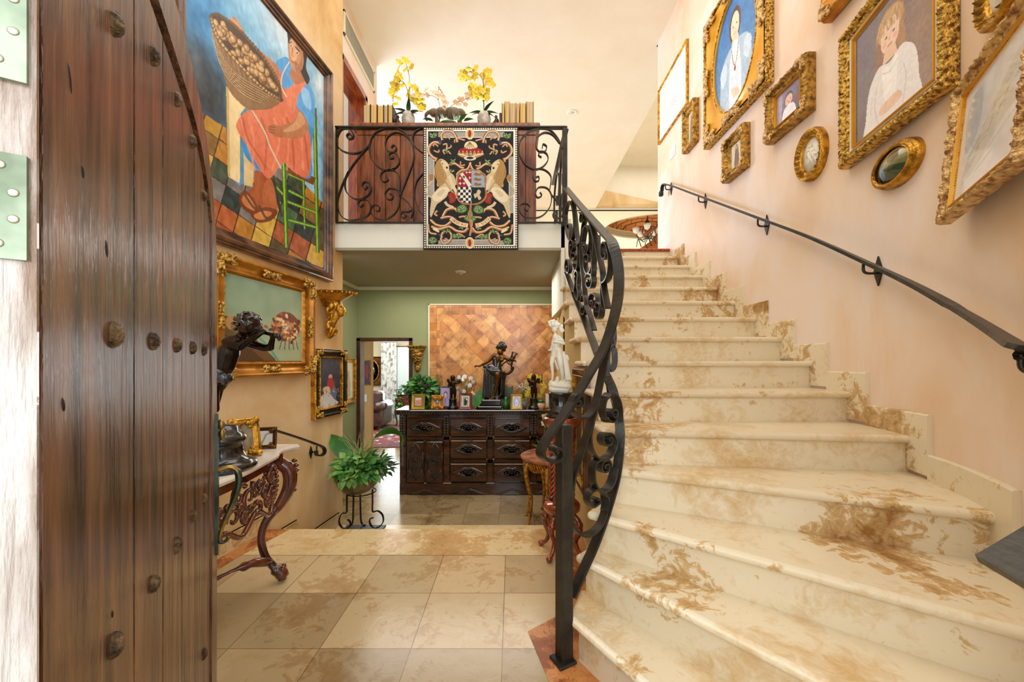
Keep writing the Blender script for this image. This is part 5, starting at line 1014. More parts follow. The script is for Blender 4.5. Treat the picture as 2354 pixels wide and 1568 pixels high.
mb = MB(); mb.lathe([(.02, 0), (.05, .002), (.06, .02), (.055, .03), (.02, .028)], (g(850, 0).x, Yo, ztop), 16, sx=1.6); part('moss_dish', mb, m_leafd, cen)
for S_ in ([(845,540),(850,480),(820,380),(790,330),(780,315)], [(790,540),(785,440),(760,390),(700,370),(640,360)], [(870,540),(850,480),(900,430),(960,405),(1000,390)]): stemp(cen, [g(*q) for q in S_], .0022)
for x, y in ((690,335),(700,380),(740,360),(760,350),(640,365),(800,395),(820,405),(830,435),(820,460),(790,380),(660,380),(900,430),(930,400),(950,415),(985,370),(990,390),(920,430),(970,430),(600,370)): put(cen, fp, g(x, y)+Vector((0, rnd.uniform(-.02, .02), 0)), 'flower', rnd.uniform(-.5, .5), rnd.uniform(-.6, .6), rnd.uniform(-.9, .9), rnd.uniform(.8, 1.2))
for x, y in ((780,315),(792,335),(780,330),(800,350)): put(cen, fb, g(x, y), 'bud')
mb = MB()
for i in range(22): x = rnd.choice((rnd.uniform(780, 840), rnd.uniform(880, 935))); b0 = g(x, 555); mb.leaf(b0, (rnd.uniform(-.5, .5), rnd.uniform(-.6, .1), 1), (0, -1, 0), rnd.uniform(.03, .07), .007, .1, 3)
part('white_sprigs', mb, mat('frosted_sprig', '#9fd6b0', '#e6f2e6', scale=20, rough=.6), cen)
for x, d in ((740, -1), (960, 1), (930, .4)): mb = MB(); mb.leaf(g(x, 560), (d, -.2, .5), (0, 0, 1), .11, .05, .4, 5); part('leaf', mb, m_leaf, cen)
Ye = YC+.2; g2 = lambda x, y: at(760+x/3.136, 100+y/3.136, Ye)
el = thing('elephant_figure', 'brown elephant figure standing on the cabinet behind the peach orchid', 'figurine', (g2(850, 560).x, Ye, ztop))
mb = MB(); c = g2(850, 0).x; s_ = .001*1.34
def E(x, z, y=0): return Vector((c+(x-850)*Ye/F/3.136, Ye+y, at(0, 100+z/3.136, Ye).z))
mb.ell(E(880, 505), (.10, .06, .062), 16, 10); mb.ell(E(800, 500), (.07, .055, .055), 14, 8); mb.ell(E(745, 500), (.055, .045, .045), 12, 8); mb.ell(E(935, 510), (.06, .055, .055), 12, 8)
mb.tube(bez([E(730, 495), E(700, 500), E(685, 525), E(690, 550), E(700, 555)], 5), [.022]*5+[.018]*5+[.013]*5+[.010]*5+[.009], 8)
for x, y in ((770, -.03), (770, .03), (930, -.03), (930, .03)): q_ = E(x, 550, y); q_.z = ztop+.02; mb.cap(E(x, 520, y), q_, .022, .02)
clay(part('body', mb, mat('brown_stone', '#4a3a28', '#7a684e', scale=10, rough=.5, bump=.3), el), .006, 3)
# vent and lamps
v = thing('air_vent', 'long slatted wall vent high on the upper left wall', 'vent', (XU, 5.0, 5.2))
pa, pb = 4.53, 5.53; mb = MB(); z0_, z1_ = 5.12, 5.42
for a_, b_ in (((XU, pa, z0_), (XU+.02, pb, z0_+.03)), ((XU, pa, z1_-.03), (XU+.02, pb, z1_)), ((XU, pa, z0_), (XU+.02, pa+.03, z1_)), ((XU, pb-.03, z0_), (XU+.02, pb, z1_))): mb.bbox(a_, b_, .003)
part('frame', mb, m_trim, v); mb = MB()
for i in range(40): y = pa+.04+(pb-pa-.08)*i/39; mb.box((XU+.003, y-.004, z0_+.03), (XU+.014, y+.004, z1_-.03))
part('slats', mb, mat('vent_metal', '#b8b4a0', rough=.5), v); mb = MB(); mb.box((XU+.0005, pa+.02, z0_+.02), (XU+.002, pb-.02, z1_-.02)); part('duct_opening', mb, mat('vent_dark', '#5c5848', rough=.9), v)
p = onz(1315, 259, 5.6); rl = thing('recessed_light', 'round recessed spotlight in the high cream ceiling', 'ceiling light', (p.x, p.y, 5.6))
mb = MB(); mb.lathe([(.05, -.002), (.075, -.012), (.085, -.01), (.09, 0)], (p.x, p.y, 5.6), 24); part('trim_ring', mb, mat('white_enamel', '#e9e6dc', rough=.3), rl); mb = MB(); mb.ell((p.x, p.y, 5.6), (.035, .035, .018), 14, 8); part('bulb', mb, mat('lamp_glass', '#c9c4b4', rough=.15), rl)
p = onz(1059, 624, 2.33); dl = thing('ceiling_sensor', 'white domed sensor on the grey ceiling under the balcony', 'sensor', (p.x, p.y, 2.33))
mb = MB(); mb.lathe([(.001, -.012), (.06, -.012), (.065, -.006), (.065, 0)], (p.x, p.y, 2.33), 24); part('ring', mb, bpy.data.materials['white_enamel'], dl); mb = MB(); mb.ell((p.x, p.y, 2.318), (.035, .035, .03), 14, 8); part('dome', mb, mat('pearly_dome', '#b8b6b4', rough=.2), dl)
# far room: chandelier and the distant stair rail
ch = thing('chandelier', 'black iron chandelier with white glass shades in the far upper room', 'chandelier', (4.45, 12.2, 5.4))
ec = lambda px, py: at(px, py, 12.2)
a_ = ec(1488, 503); mb = MB(); mb.tube([a_, a_+Vector((0, 0, .7))], .015, 6); part('chain', mb, m_iron, ch)
mb = MB()
for k in range(4): a0 = 2*PI*k/4; mb.tube(bez([a_, a_+Vector((.09*math.cos(a0), .09*math.sin(a0), -.2)), a_+Vector((.16*math.cos(a0), .16*math.sin(a0), -.45)), a_+Vector((.03*math.cos(a0), .03*math.sin(a0), -.6))], 5), .014, 6)
part('body', mb, m_iron, ch)
for k in range(5):
    a0 = 2*PI*k/5+.6; e = a_+Vector((.36*math.cos(a0), .36*math.sin(a0), -.46)); mb = MB(); mb.tube(bez([a_+Vector((0, 0, -.6)), a_+Vector((.2*math.cos(a0), .2*math.sin(a0), -.68)), e+Vector((0, 0, -.05))], 5), .014, 6); am = part('arm', mb, m_iron, ch)
    mb = MB(); mb.lathe([(.03, 0), (.07, .03), (.10, .1), (.12, .17)], e, 14); part('shade', mb, mat('white_shade', '#f2efe6', rough=.3) if 'white_shade' not in bpy.data.materials else bpy.data.materials['white_shade'], am)
fr_ = thing('distant_stair', 'distant stair flank with curly iron balusters in the far upper room', 'staircase', (4.2, 12.8, ZU))
g3 = lambda px, py: at(px, py, 11.9)
mb = MB(); mb.tube([g3(1478, 541), g3(1507, 525), g3(1512, 517), g3(1540, 495)], .035, 8); part('handrail', mb, m_redwood, fr_)
mb = MB(); mb.prism([(1470, 572), (1535, 528), (1545, 575), (1470, 580)], .1, lambda u, v_, w_: at(u, v_, 12.05+w_)); part('stringer', mb, mat('orange_paint', '#b5601c', rough=.6), fr_)
for x in (1482, 1492, 1502, 1512, 1522): strap('baluster', fr_, [g3(x, 538-(x-1482)*.7), g3(x+6, 550-(x-1482)*.6), g3(x+1, 560-(x-1482)*.6), g3(x+7, 572-(x-1482)*.6)], .03, .02, Vector((0, 1, 0)))
strap('baluster', fr_, [g3(1463, 568), g3(1467, 550), g3(1474, 568)], .03, .02, Vector((0, 1, 0)))
bc = thing('tiled_column', 'orange brick column in the far upper room seen through the railing', 'column', at(1377, 600, 9.5)*1)
mb = MB(); q0, q1 = at(1374, 540, 9.5), at(1381, 578, 9.5); mb.box((q0.x, 9.5, ZU), (q1.x, 9.6, q0.z)); part('bricks', mb, m_brick, bc)
# ---------------- the open door ----------------
DA = Vector((-.42, .34, 0)); Dd = Vector((-.533, .846, 0)).normalized(); Dn = Vector((.846, .533, 0)).normalized()
door = thing('entrance_door', 'old dark plank door with arched top and iron studs standing open at left', 'door', DA, 0)
def DP(s, z, w_=0): return DA+Dd*s+Dn*w_+Vector((0, 0, z))
def ts(t): return (t+.96)*.195
def arch(s, top, half, cx_=ts(2.28)):            # arch height over s
    half = half*2.4 if s < cx_ else half; u = min(1, abs(s-cx_)/half); return top-(top-1.46)*(1-math.sqrt(max(0, 1-u**2.6)))
WD = 1.262
m_door = mat('weathered_door_wood', '#3a1c0b', '#865a3a', scale=6, rough=.26, stretch=(5, 5, .5), lo=.36, hi=.66, detail=8, coat=.4, bump=.9, bscale=9)
m_door.node_tree.nodes['Principled BSDF'].inputs['Coat Roughness'].default_value = .28
m_dore = mat('door_edge_sheen', '#7c5c3c', '#c9c0b6', scale=14, rough=.3, stretch=(3, 3, .35), coat=.8, bump=.6, bscale=30)  # whitish tone is the glossy highlight put into the edge colour
mb = MB(); N = 40; pl = [(0, .0), (WD, .0)]+[(WD*(1-i/N), arch(WD*(1-i/N), 2.0, .66)) for i in range(N+1)]
mb.prism(pl, .042, lambda u, v, w_: DP(u, v, -.05+w_)); part('core', mb, m_door, door)
seams = [.004]+[ts(t) for t in (.47, 1.40, 2.35, 3.28, 4.12)]+[ts(4.78)]
for k, (a_, b_) in enumerate(zip(seams, seams[1:])):
    mb = MB(); g_ = .0032; n_ = 8; tops = [(b_-g_-(b_-a_-2*g_)*i/n_, arch(b_-g_-(b_-a_-2*g_)*i/n_, 1.872, .58)-.006) for i in range(n_+1)]
    mb.prism([(a_+g_, .0), (b_-g_, .0)]+tops, .010, lambda u, v, w_: DP(u, v, -.010+w_)); part('plank', mb, m_door, door)
mb = MB(); inn = [(ts(4.78)+.008, 0)]+[(s_, arch(s_, 1.885, .585)+.006) for s_ in [ts(4.78)+.008-(ts(4.78)-.0)*i/30 for i in range(31)]]
out = [(WD, 0)]+[(s_, arch(s_, 2.0, .66)) for s_ in [WD-WD*i/30 for i in range(31)]]
vs = [DP(u, v, -.01+q) for q in (0, .016) for u, v in inn+out]; K = len(inn)
mb.add(vs, [(i+2*K, i+1+2*K, i+1+3*K, i+3*K) for i in range(K-1)]+[(i, i+1, i+1+2*K, i+2*K) for i in range(K-1)]+[(i+K, i+K+2*K, i+1+3*K, i+1+K) for i in range(K-1)]); part('arched_border', mb, m_door, door)
mb = MB(); mb.prism([(-.05, 0.0), (0, 0.0), (0, 1.75), (-.05, 1.75)], .004, lambda u, v, w_: DP(-w_, v, u)); part('hinge_edge', mb, m_dore, door, 'glossy edge with pale highlights painted in')
m_stud = mat('rusty_stud', '#3a2a1a', '#7a6242', scale=60, rough=.45, metal=.4, bump=.6)
rnd = random.Random(3)
for i in range(5):
    for z in ((1.69, 1.78, 1.817, 1.82, 1.75)[i], 1.284, (.88, .864, .852, .848, .834)[i], .363):
        mb = MB(); r_ = .0165*rnd.uniform(.9, 1.1); Mx = Matrix((Dd, Vector((0, 0, 1)), Dn)).transposed(); mb.ell(DP(ts(i), z, .0), (r_*.8, r_*1.1, .012), 7, 6, Mx); mb.sm = [False]*len(mb.sm); part('stud', mb, m_stud, door)
m_knot = mat('dark_knot', '#140a05', '#2e190c', scale=40, rough=.6)
for px, py, a_, b_ in ((245, 572, .010, .022), (190, 395, .004, .014), (145, 930, .005, .016), (258, 1412, .006, .012), (160, 180, .003, .03), (448, 590, .004, .02)):
    k = (px-CX)/F; s_ = (k*DA.y-DA.x)/(Dd.x-k*Dd.y); Yk = (DA+Dd*s_).y; Mx = Matrix((Dd, Vector((0, 0, 1)), Dn)).transposed(); mb = MB(); mb.ell(DP(s_, H-(py-CY)*Yk/F, .0), (a_*.5, b_*.5, .0012), 9, 4, Mx @ Matrix.Rotation(.3, 3, 'Z')); part('knot', mb, m_knot, door)
m_hinge = mat('green_bronze_hinge', '#66745c', '#9caa92', scale=12, rough=.35, metal=.4); m_screw = mat('screw_metal', '#c9c4ae', rough=.3, metal=.6)
for z0_, z1_ in ((1.337, 1.427), (1.49, 1.60)):
    mb = MB(); mb.prism([(-.046, z0_), (-.0045, z0_), (-.0045, z1_), (-.046, z1_)], .004, lambda u, v, w_: DP(-.004-w_, v, u)); hg = part('hinge_leaf', mb, m_hinge, door)
    for k in range(4):
        u = (-.0205, -.012, -.012, -.0195)[k]; z = z0_+(z1_-z0_)*(.14, .38, .63, .88)[k]; mb = MB(); Mx = Matrix((Dn, Vector((0, 0, 1)), -Dd)).transposed(); mb.ell(DP(-.008, z, u), (.0038, .0038, .0012), 12, 4, Mx); sc = part('screw', mb, m_screw, hg)
m_brass = mat('aged_brass', '#4c5a4c', '#a58a4a', scale=9, rough=.3, metal=.8)
mb = MB(); mb.prism([(1.205, .565), (1.235, .545), (1.245, .6), (1.245, 1.03), (1.225, 1.06), (1.205, 1.03)], .008, lambda u, v, w_: DP(u, v, .006+w_)); hd = part('handle_plate', mb, mat('dark_green_bronze', '#2f3a34', '#56645a', scale=9, rough=.35, metal=.7), door)
mb = MB(); q = lambda o, z: DP(1.225, z, o); mb.tube(bez([q(.012, .855), q(.045, .862), q(.068, .845), q(.074, .81), q(.066, .76), q(.045, .70), q(.026, .65), q(.018, .61), q(.022, .592), q(.036, .595), q(.044, .608)], 6), [.009]*12+[.0115]*12+[.0095]*12+[.007]*12+[.006]*13, 10); part('pull_handle', mb, m_brass, door)
mb = MB(); mb.ell(q(.022, 1.02), (.012, .012, .02)); mb.ell(q(.024, .985), (.01, .01, .024)); part('thumb_latch', mb, m_brass, door)
# ---------------- console table ----------------
m_mah = mat('carved_mahogany', '#3a150a', '#6e2f16', scale=10, rough=.22, lo=.35, hi=.65, coat=.7, bump=.15)
m_marb = mat('white_marble', '#cfc6ba', '#e9e4da', scale=3, rough=.15, lo=.4, hi=.6, detail=9)
YT, ZT = 1.56, .78
ct = thing('console_table', 'carved mahogany console table with white marble top against the left wall', 'table', (-1.5, YT, 0))
def front(y):                                    # serpentine front
    u = abs(y-YT)/.61
    return -1.175+.025*math.cos(u*PI*1.2) if u < .62 else (-1.193-.045*math.sin((u-.62)/.38*PI) if u < .93 else -1.19-.03*(u-.93)/.07)
ys = [YT-.61+1.22*i/48 for i in range(49)]
pl = [(front(y), y) for y in ys]+[(wl(y)+.03, y) for y in reversed([YT-.57, YT+.57])]
mb = MB(); rr = [(.0, -.028), (.010, -.022), (.014, -.010), (.010, -.002), (0, 0)]
K = len(pl); cxm = sum(p[0] for p in pl)/K; vs = []
def offp(i, o):
    a, b = pl[i-1], pl[(i+1) % K]; d = Vector((b[0]-a[0], b[1]-a[1], 0)).normalized(); return (pl[i][0]+d.y*o-.0, pl[i][1]-d.x*o)
for o, z in rr: vs += [(*offp(i, o), ZT+z) for i in range(K)]
mb.add(vs, [(j*K+i, j*K+(i+1) % K, (j+1)*K+(i+1) % K, (j+1)*K+i) for j in range(4) for i in range(K)]+[tuple(range(4*K, 5*K)), tuple(range(K))[::-1]]); part('marble_top', mb, m_marb, ct)
mb = MB(); vs = []                               # apron with pierced carving
mb.prism([(u, v) for u, v in ((YT-.53, ZT-.03), (YT+.53, ZT-.03), (YT+.53, ZT-.07), (YT-.53, ZT-.07))], .02, lambda u, v, w_: Vector((front(u)-.035-w_, u, v)))
for k in range(30): u0, u1 = YT-.53+1.06*k/30, YT-.53+1.06*(k+1)/30; mb.add([(front(u0)-.03, u0, ZT-.028), (front(u1)-.03, u1, ZT-.028), (front(u1)-.03, u1, ZT-.075), (front(u0)-.03, u0, ZT-.075)], [(0, 1, 2, 3)])
mb.box((wl(YT)+.05, YT+.50, ZT-.09), (-1.25, YT+.53, ZT-.028)); mb.box((wl(YT)+.05, YT-.53, ZT-.09), (-1.25, YT-.50, ZT-.028))
part('apron_rail', mb, m_mah, ct)
def scr(cx_, cz, r, a0, turns, rad=.011, n=22, fy=None):
    return [Vector((front(cx_+r_*math.cos(a))-.03, cx_+r_*math.cos(a), cz+r_*math.sin(a))) for r_, a in [(r*(1-.85*i/n), a0+turns*2*PI*i/n) for i in range(n+1)]]
mb = MB()
for sgn in (-1, 1):
    for (o, z, r, a0, tn) in ((.10, -.12, .055, PI*.2, 1.1), (.18, -.15, .06, -PI*.3, -1.2), (.26, -.12, .055, PI*.8, 1.1), (.33, -.16, .05, 0, -1.1), (.40, -.115, .05, PI*.5, 1.2), (.06, -.2, .05, PI, -1.0), (.15, -.23, .035, PI*.4, 1), (.25, -.235, .04, PI*.6, -1), (.36, -.235, .04, PI*.3, 1), (.44, -.2, .045, PI, -1.1)):
        P = scr(YT+sgn*o, ZT+z, r, a0 if sgn > 0 else PI-a0, tn*sgn); mb.tube(P, [.013*(1-.6*i/22) for i in range(23)], 7)
    mb.tube([Vector((front(YT+sgn*u)-.03, YT+sgn*u, ZT-.27+.03*math.cos(u*26))) for u in [.02*i for i in range(25)]], .012, 7)
    for i in range(12): u = .04*i+.02; mb.ell((front(YT+sgn*u)-.025, YT+sgn*u, ZT-.17+.05*math.sin(u*31)), (.014, .018, .022))
for k in range(24): a_ = 2*PI*k/24; mb.ell((front(YT+.42)-.02, YT+.40+.055*math.cos(a_), ZT-.16+.095*math.sin(a_)), (.012, .012, .012), 6, 4)
for k in range(9): mb.ell((front(YT+.4)-.028, YT+.40+rnd.uniform(-.03, .03), ZT-.16+rnd.uniform(-.06, .06)), .013, 6, 4)
part('carved_apron', mb, m_mah, ct)
def cleg(px_, py_, ox, oy, nm='leg'):
    """cabriole leg: shoulder bulging out, then S curve to a scroll foot; (ox,oy) outward direction"""
    o = Vector((ox, oy, 0)).normalized(); c_ = Vector((px_, py_, 0)); mb = MB()
    P = [c_-o*.02+Vector((0, 0, ZT-.03)), c_+o*.0+Vector((0, 0, ZT-.09)), c_+o*.055+Vector((0, 0, ZT-.15)), c_+o*.06+Vector((0, 0, ZT-.24)), c_+o*.015+Vector((0, 0, ZT-.34)), c_-o*.05+Vector((0, 0, ZT-.42)), c_-o*.075+Vector((0, 0, .27)), c_-o*.06+Vector((0, 0, .17)), c_-o*.015+Vector((0, 0, .09)), c_+o*.02+Vector((0, 0, .05)), c_+o*.025+Vector((0, 0, .014))]
    mb.tube(bez(P, 5), [.026+.012*math.sin(PI*min(1, i/22)) if i < 22 else .024-.004*math.sin((i-22)/28*PI)+(.012 if 40 < i < 48 else 0) for i in range(51)], 10)
    for k in range(7): q_ = c_+o*(.085+.01*math.sin(k))+Vector((0, 0, ZT-.10-.028*k)); mb.ell(q_, (.016, .016, .012), 8, 5)
    sd_ = Vector((-o.y, o.x, 0))
    for s_ in (-1, 1): mb.ell(c_+sd_*s_*.022-o*.01+Vector((0, 0, ZT-.36)), (.022, .022, .024), 8, 6); mb.ell(c_+sd_*s_*.015+o*.03+Vector((0, 0, .075)), (.015, .015, .02), 8, 6)
    return part(nm, mb, m_mah, ct)
cleg(-1.325, YT+.60, .75, .35); cleg(-1.325, YT-.60, .75, -.35); cleg(-1.84, YT+.64, .05, .4); cleg(-1.90, YT-.52, .05, -.4)
mb = MB(); hub = Vector((-1.60, YT, .15))
for e in ((-1.345, YT+.57), (-1.345, YT-.57), (-1.82, YT+.60), (-1.88, YT-.50)):
    a_ = Vector((*e, .13)); d = hub-a_; s_ = Vector((-d.y, d.x, 0)).normalized(); P = bez([a_, a_+d*.2+s_*.02+Vector((0, 0, .05)), a_+d*.45-s_*.03+Vector((0, 0, .02)), a_+d*.75+Vector((0, 0, -.03)), hub], 6); mb.tube(P, [.018+.008*math.sin(i*.5) for i in range(len(P))], 8); mb.ell(a_+d*.22+Vector((0, 0, .04)), (.03, .03, .024), 8, 6)
mb.ell(hub, (.05, .05, .04)); clay(part('stretcher', mb, m_mah, ct), .008, 1)
# ---------------- sculpture helpers ----------------
def caps(mb, f, sc_, items, n=10):
    """items: x0,y0,r0, x1,y1,r1, depth0, depth1 in picture units; depth positive toward the viewer"""
    for it in items:
        x0, y0, r0, x1, y1, r1 = it[:6]; d0, d1 = (it[6:]+(0, 0))[:2] if len(it) > 6 else (0, 0)
        a, b = f(x0, y0), f(x1, y1); a.y -= d0*sc_; b.y -= d1*sc_; mb.cap(a, b, r0*sc_, r1*sc_, n)
m_bronze = mat('dark_bronze', '#1c130c', '#3f2a16', scale=9, rough=.25, metal=.7, lo=.4, hi=.65); m_bronzel = mat('warm_bronze_skin', '#3c2610', '#7a5220', scale=7, rough=.25, metal=.75, lo=.35, hi=.65); m_blackb = mat('black_base', '#0f0f10', '#1d1c1c', scale=8, rough=.18, coat=.5)
# flute playing boy
YF_ = 1.62; sF = YF_/F/3.733; fF = lambda x, y: at(480+x/3.733, 560+y/3.733, YF_)
bc_ = fF(110, 1480); cx0, cy0 = -1.262, 1.66
ch_ = thing('cherub_statue', 'dark bronze statue of a boy playing a pipe, on the marble console table', 'statue', (cx0, cy0, ZT))
mb = MB(); mb.lathe([(.001, 0), (.125, 0), (.135, .012), (.13, .03), (.11, .04), (.10, .045), (.088, .06), (.082, .075), (.082, .115), (.092, .122), (.092, .14), (.08, .152), (.07, .165), (.06, .19), (.001, .195)], (cx0, cy0, ZT), 28); part('base', mb, m_blackb, ch_)
mb = MB(); hip = fF(100, 1130)
caps(mb, fF, sF, [(170, 930, 88, 130, 1060, 80), (190, 850, 62, 260, 830, 50, 20, 20), (170, 880, 60, 170, 930, 80), (120, 1060, 78, 95, 1140, 74), (240, 820, 40, 300, 770, 40), (70, 1150, 52, 60, 1290, 44, 25, 25), (60, 1290, 42, 70, 1420, 34, 25, 20), (130, 1150, 46, 60, 1250, 40, -35, -30), (60, 1250, 38, 30, 1400, 30, -30, -30),
  (190, 850, 44, 315, 890, 36, 50, 70), (315, 890, 36, 450, 780, 24, 70, 30), (450, 780, 22, 480, 755, 20, 30, 10), (300, 850, 40, 440, 895, 34, -50, -50), (440, 895, 34, 505, 890, 32, -50, -40), (505, 890, 30, 540, 810, 22, -40, -15), (540, 810, 22, 555, 780, 20, -15, -5)])
mb.ell(fF(345, 700), (100*sF, 95*sF, 100*sF), 16, 12); caps(mb, fF, sF, [(390, 720, 58, 425, 740, 44), (425, 735, 22, 452, 728, 12), (420, 770, 30, 440, 775, 22)])
for (x, y) in ((475, 752), (485, 745), (495, 750)): caps(mb, fF, sF, [(x, y, 9, x+14, y+10, 7, 18, 20)])
for k in range(4): caps(mb, fF, sF, [(535+10*k, 800, 9, 540+10*k, 775, 7, 12, 18)])
clay(part('body', mb, m_bronze, ch_), .0045, 3)
mb = MB(); rnd = random.Random(8)
for i in range(90):
    a_, e_ = rnd.uniform(0, 2*PI), rnd.uniform(-.5, 1.4); p = fF(335, 695)+Vector((math.cos(a_)*math.cos(e_)*100*sF, math.sin(a_)*math.cos(e_)*98*sF, math.sin(e_)*102*sF))
    if (p-fF(430, 745)).length < 75*sF: continue
    mb.ell(p, (22*sF, 22*sF, 15*sF), 6, 5)
clay(part('hair', mb, m_blackb, ch_), .004, 1)
mb = MB(); caps(mb, fF, sF, [(60, 1090, 60, 150, 1150, 58, 10, 10), (110, 1130, 66, 140, 1190, 36, 10, 10), (150, 1120, 30, 165, 1180, 16, 20, 20), (50, 1060, 40, 140, 1100, 30, 60, 50)])
for k in range(7): caps(mb, fF, sF, [(60+14*k, 1080+5*k, 9, 95+10*k, 1190-3*k, 12, 66-4*k, 50)])
clay(part('loincloth', mb, m_blackb, ch_), .0045, 2)
mb = MB(); mb.tube([fF(470, 765), fF(560, 785), fF(595, 792), fF(612, 797)], [14*sF, 18*sF, 26*sF, 34*sF], 12); part('pipe', mb, m_blackb, ch_)
# gilt photo frame and small mirror on the console
def easel_frame(name, label, cat, c, w_, h_, rz, tilt, fw, dep, mfr, cvs, orn=None, group=None, oval=False, prof='flat'):
    r = thing(name, label, cat, (c[0], c[1], c[2]+h_/2*math.cos(tilt)+dep*.3*abs(math.sin(tilt))), rz, group); r.rotation_euler.x = -tilt
    mb = MB(); rect_frame(mb, w_, h_, fw, dep, prof); mb.box((-w_/2+.002, -.001, -h_/2+.002), (w_/2-.002, .003, h_/2-.002)); part('frame', mb, mfr, r, local=True)
    if orn:
        for k, (sx, sz, dr) in enumerate([(-1, -1, (.6,)), (1, -1, (PI-.6,)), (1, 1, (PI+.6,)), (-1, 1, (-.6,))]): mb = MB(); acanthus(mb, (sx*(w_/2-fw*.4), sz*(h_/2-fw*.4)), dr, fw*1.6, dep, k, fw*.25); part('corner_ornament', mb, orn, r, local=True)
    cvs.obj('picture', w_-fw*2+.004, h_-fw*2+.004, -dep*.35, m_print, r); mb = MB(); mb.prism([(0, -h_/2+.003), (.0, h_*.2), (math.sin(tilt+.35)*h_*.55+.004, -h_/2+.003)], .01, lambda u, v, w__: Vector((-.005+w__, .003+u, v))); part('easel_back', mb, covs[1], r, local=True); return r
cvm = Cv(30, 24, '#cdd0d0'); cvm.line([(.5, 1), (.7, .3), (1, .1)], .08, '#9a8a74'); cvm.line([(.2, .2), (.3, .9)], .05, '#a8aaa8'); cvm.noise(.04, 6)
p = onz(600, 1032, ZT); easel_frame('table_mirror', 'small mirror in lacy bronze frame at the back of the console table', 'mirror', (p.x, p.y+.0, ZT), .15, .115, R(18), .12, .02, .01, m_bronzel, cvm, m_bronzel)
p = onz(562, 1050, ZT); cvm2 = Cv(20, 26, '#8a7a60'); cvm2.noise(.1, 5); easel_frame('photo_frame', 'ornate gold photo frame leaning beside the black statue base on the console', 'photo frame', (p.x, p.y, ZT), .13, .19, R(50), .3, .03, .016, m_gold, cvm2, m_gold)
# ---------------- gold bracket shelves ----------------
bs = thing('bracket_shelf', 'gold bracket shelf carved with a cherub face high on the left wall', 'wall bracket', (wl(3.55), 3.55, 1.81), R(-7.3)); bs.scale = (1.32, 1.05, 1.2)
mb = MB(); n_ = 18; ang = [-PI/2+PI*k/n_ for k in range(n_+1)]
def half(r0, r1, z0_, z1_, sy_=.62, wav=0):
    vs = [(math.cos(a)*r0*(1+wav*math.cos(a*22)), math.sin(a)*r0*sy_, z0_) for a in ang]+[(math.cos(a)*r1*(1+wav*math.cos(a*22)), math.sin(a)*r1*sy_, z1_) for a in ang]
    K = n_+1; mb.add(vs, [(i, i+1, i+1+K, i+K) for i in range(K-1)]+[tuple(range(K))[::-1], tuple(range(K, 2*K))])
half(.20, .235, .045, .06); half(.14, .20, .01, .045, wav=.03); half(.11, .14, -.01, .01); half(.09, .11, -.04, -.01)
for a in ang: mb.ell((math.cos(a)*.215, math.sin(a)*.215*.62, .052), .013, 7, 5)
part('shelf', mb, m_gold, bs, local=True)
mb = MB(); mb.tube(bez([(.06, .0, -.03), (.075, 0, -.09), (.055, 0, -.16), (.035, 0, -.22), (.015, 0, -.28)], 5), [.055-.0022*i for i in range(21)], 10)
for s_ in (-1, 1):
    mb.tube([Vector((.05+.0*i, s_*(.045+.03*math.sin(i*.5)), -.05-.012*i)) for i in range(15)], [.016-.0006*i for i in range(15)], 7); mb.ell((.07, s_*.06, -.05), (.025, .022, .028)); mb.ell((.04, s_*.05, -.2), (.015, .012, .03))
    for k in range(5): mb.ell((.05-.006*k, s_*(.05-.006*k), -.10-.035*k), (.02, .014, .014))
mb.ell((.115, 0, -.085), (.035, .035, .045), 14, 10); mb.ell((.15, 0, -.09), (.009, .008, .012)); mb.ell((.146, 0, -.108), (.007, .012, .004))
for k in range(12): a_ = PI*k/11; mb.ell((.11, .036*math.cos(a_), -.075+.042*math.sin(a_)), .013, 6, 5)
for s_ in (-1, 1): mb.ell((.144, s_*.013, -.08), (.005, .006, .004))
for k in range(3): mb.tube(bez([(.05, 0, -.2), (.05+.01*k, (k-1)*.03, -.24), (.02, (k-1)*.012, -.29)], 4), .011, 6)
clay(part('carved_bracket', mb, m_gold, bs, local=True), .0045, 1)
p = at(967, 835, YB); bk = thing('bracket_shelf', 'gold bracket shelf carved with grapes on the green wall beside the doorway', 'wall bracket', (at(961, 0, YB).x, YB, at(0, 795, YB).z)); z_ = 0
mb = MB()
for w_, h0, h1, dp in ((.125, -.0, -.02, .16), (.115, -.02, -.035, .145), (.10, -.035, -.07, .125)): mb.bbox((-w_, -dp, h1), (w_, 0, h0), .005)
part('shelf', mb, m_gilt2, bk, local=True)
mb = MB(); mb.tube([(0, -.04, -.06), (0, -.045, -.12), (0, -.04, -.2), (0, -.03, -.26), (0, -.03, -.28)], [.085, .085, .06, .045, .04], 12); mb.ell((0, -.03, -.33), (.045, .035, .055)); mb.tube([(-.05, -.04, -.285), (.05, -.04, -.285)], .012, 8)
for i in range(60): a_ = rnd.uniform(-.1, PI+.1); z_ = rnd.uniform(-.07, -.24); r_ = .085 if z_ > -.13 else .085-(-.13-z_)*.35; mb.ell((math.cos(a_)*r_, -.04-math.sin(a_)*r_, z_), .013, 6, 5)
for a in (-.6, 0, .6): mb.leaf((0, -.12, -.14), (math.sin(a), -.3, math.cos(a)), (0, -1, 0), .07, .03, .2)
clay(part('carved_bracket', mb, m_gilt2, bk, local=True), .006, 1)
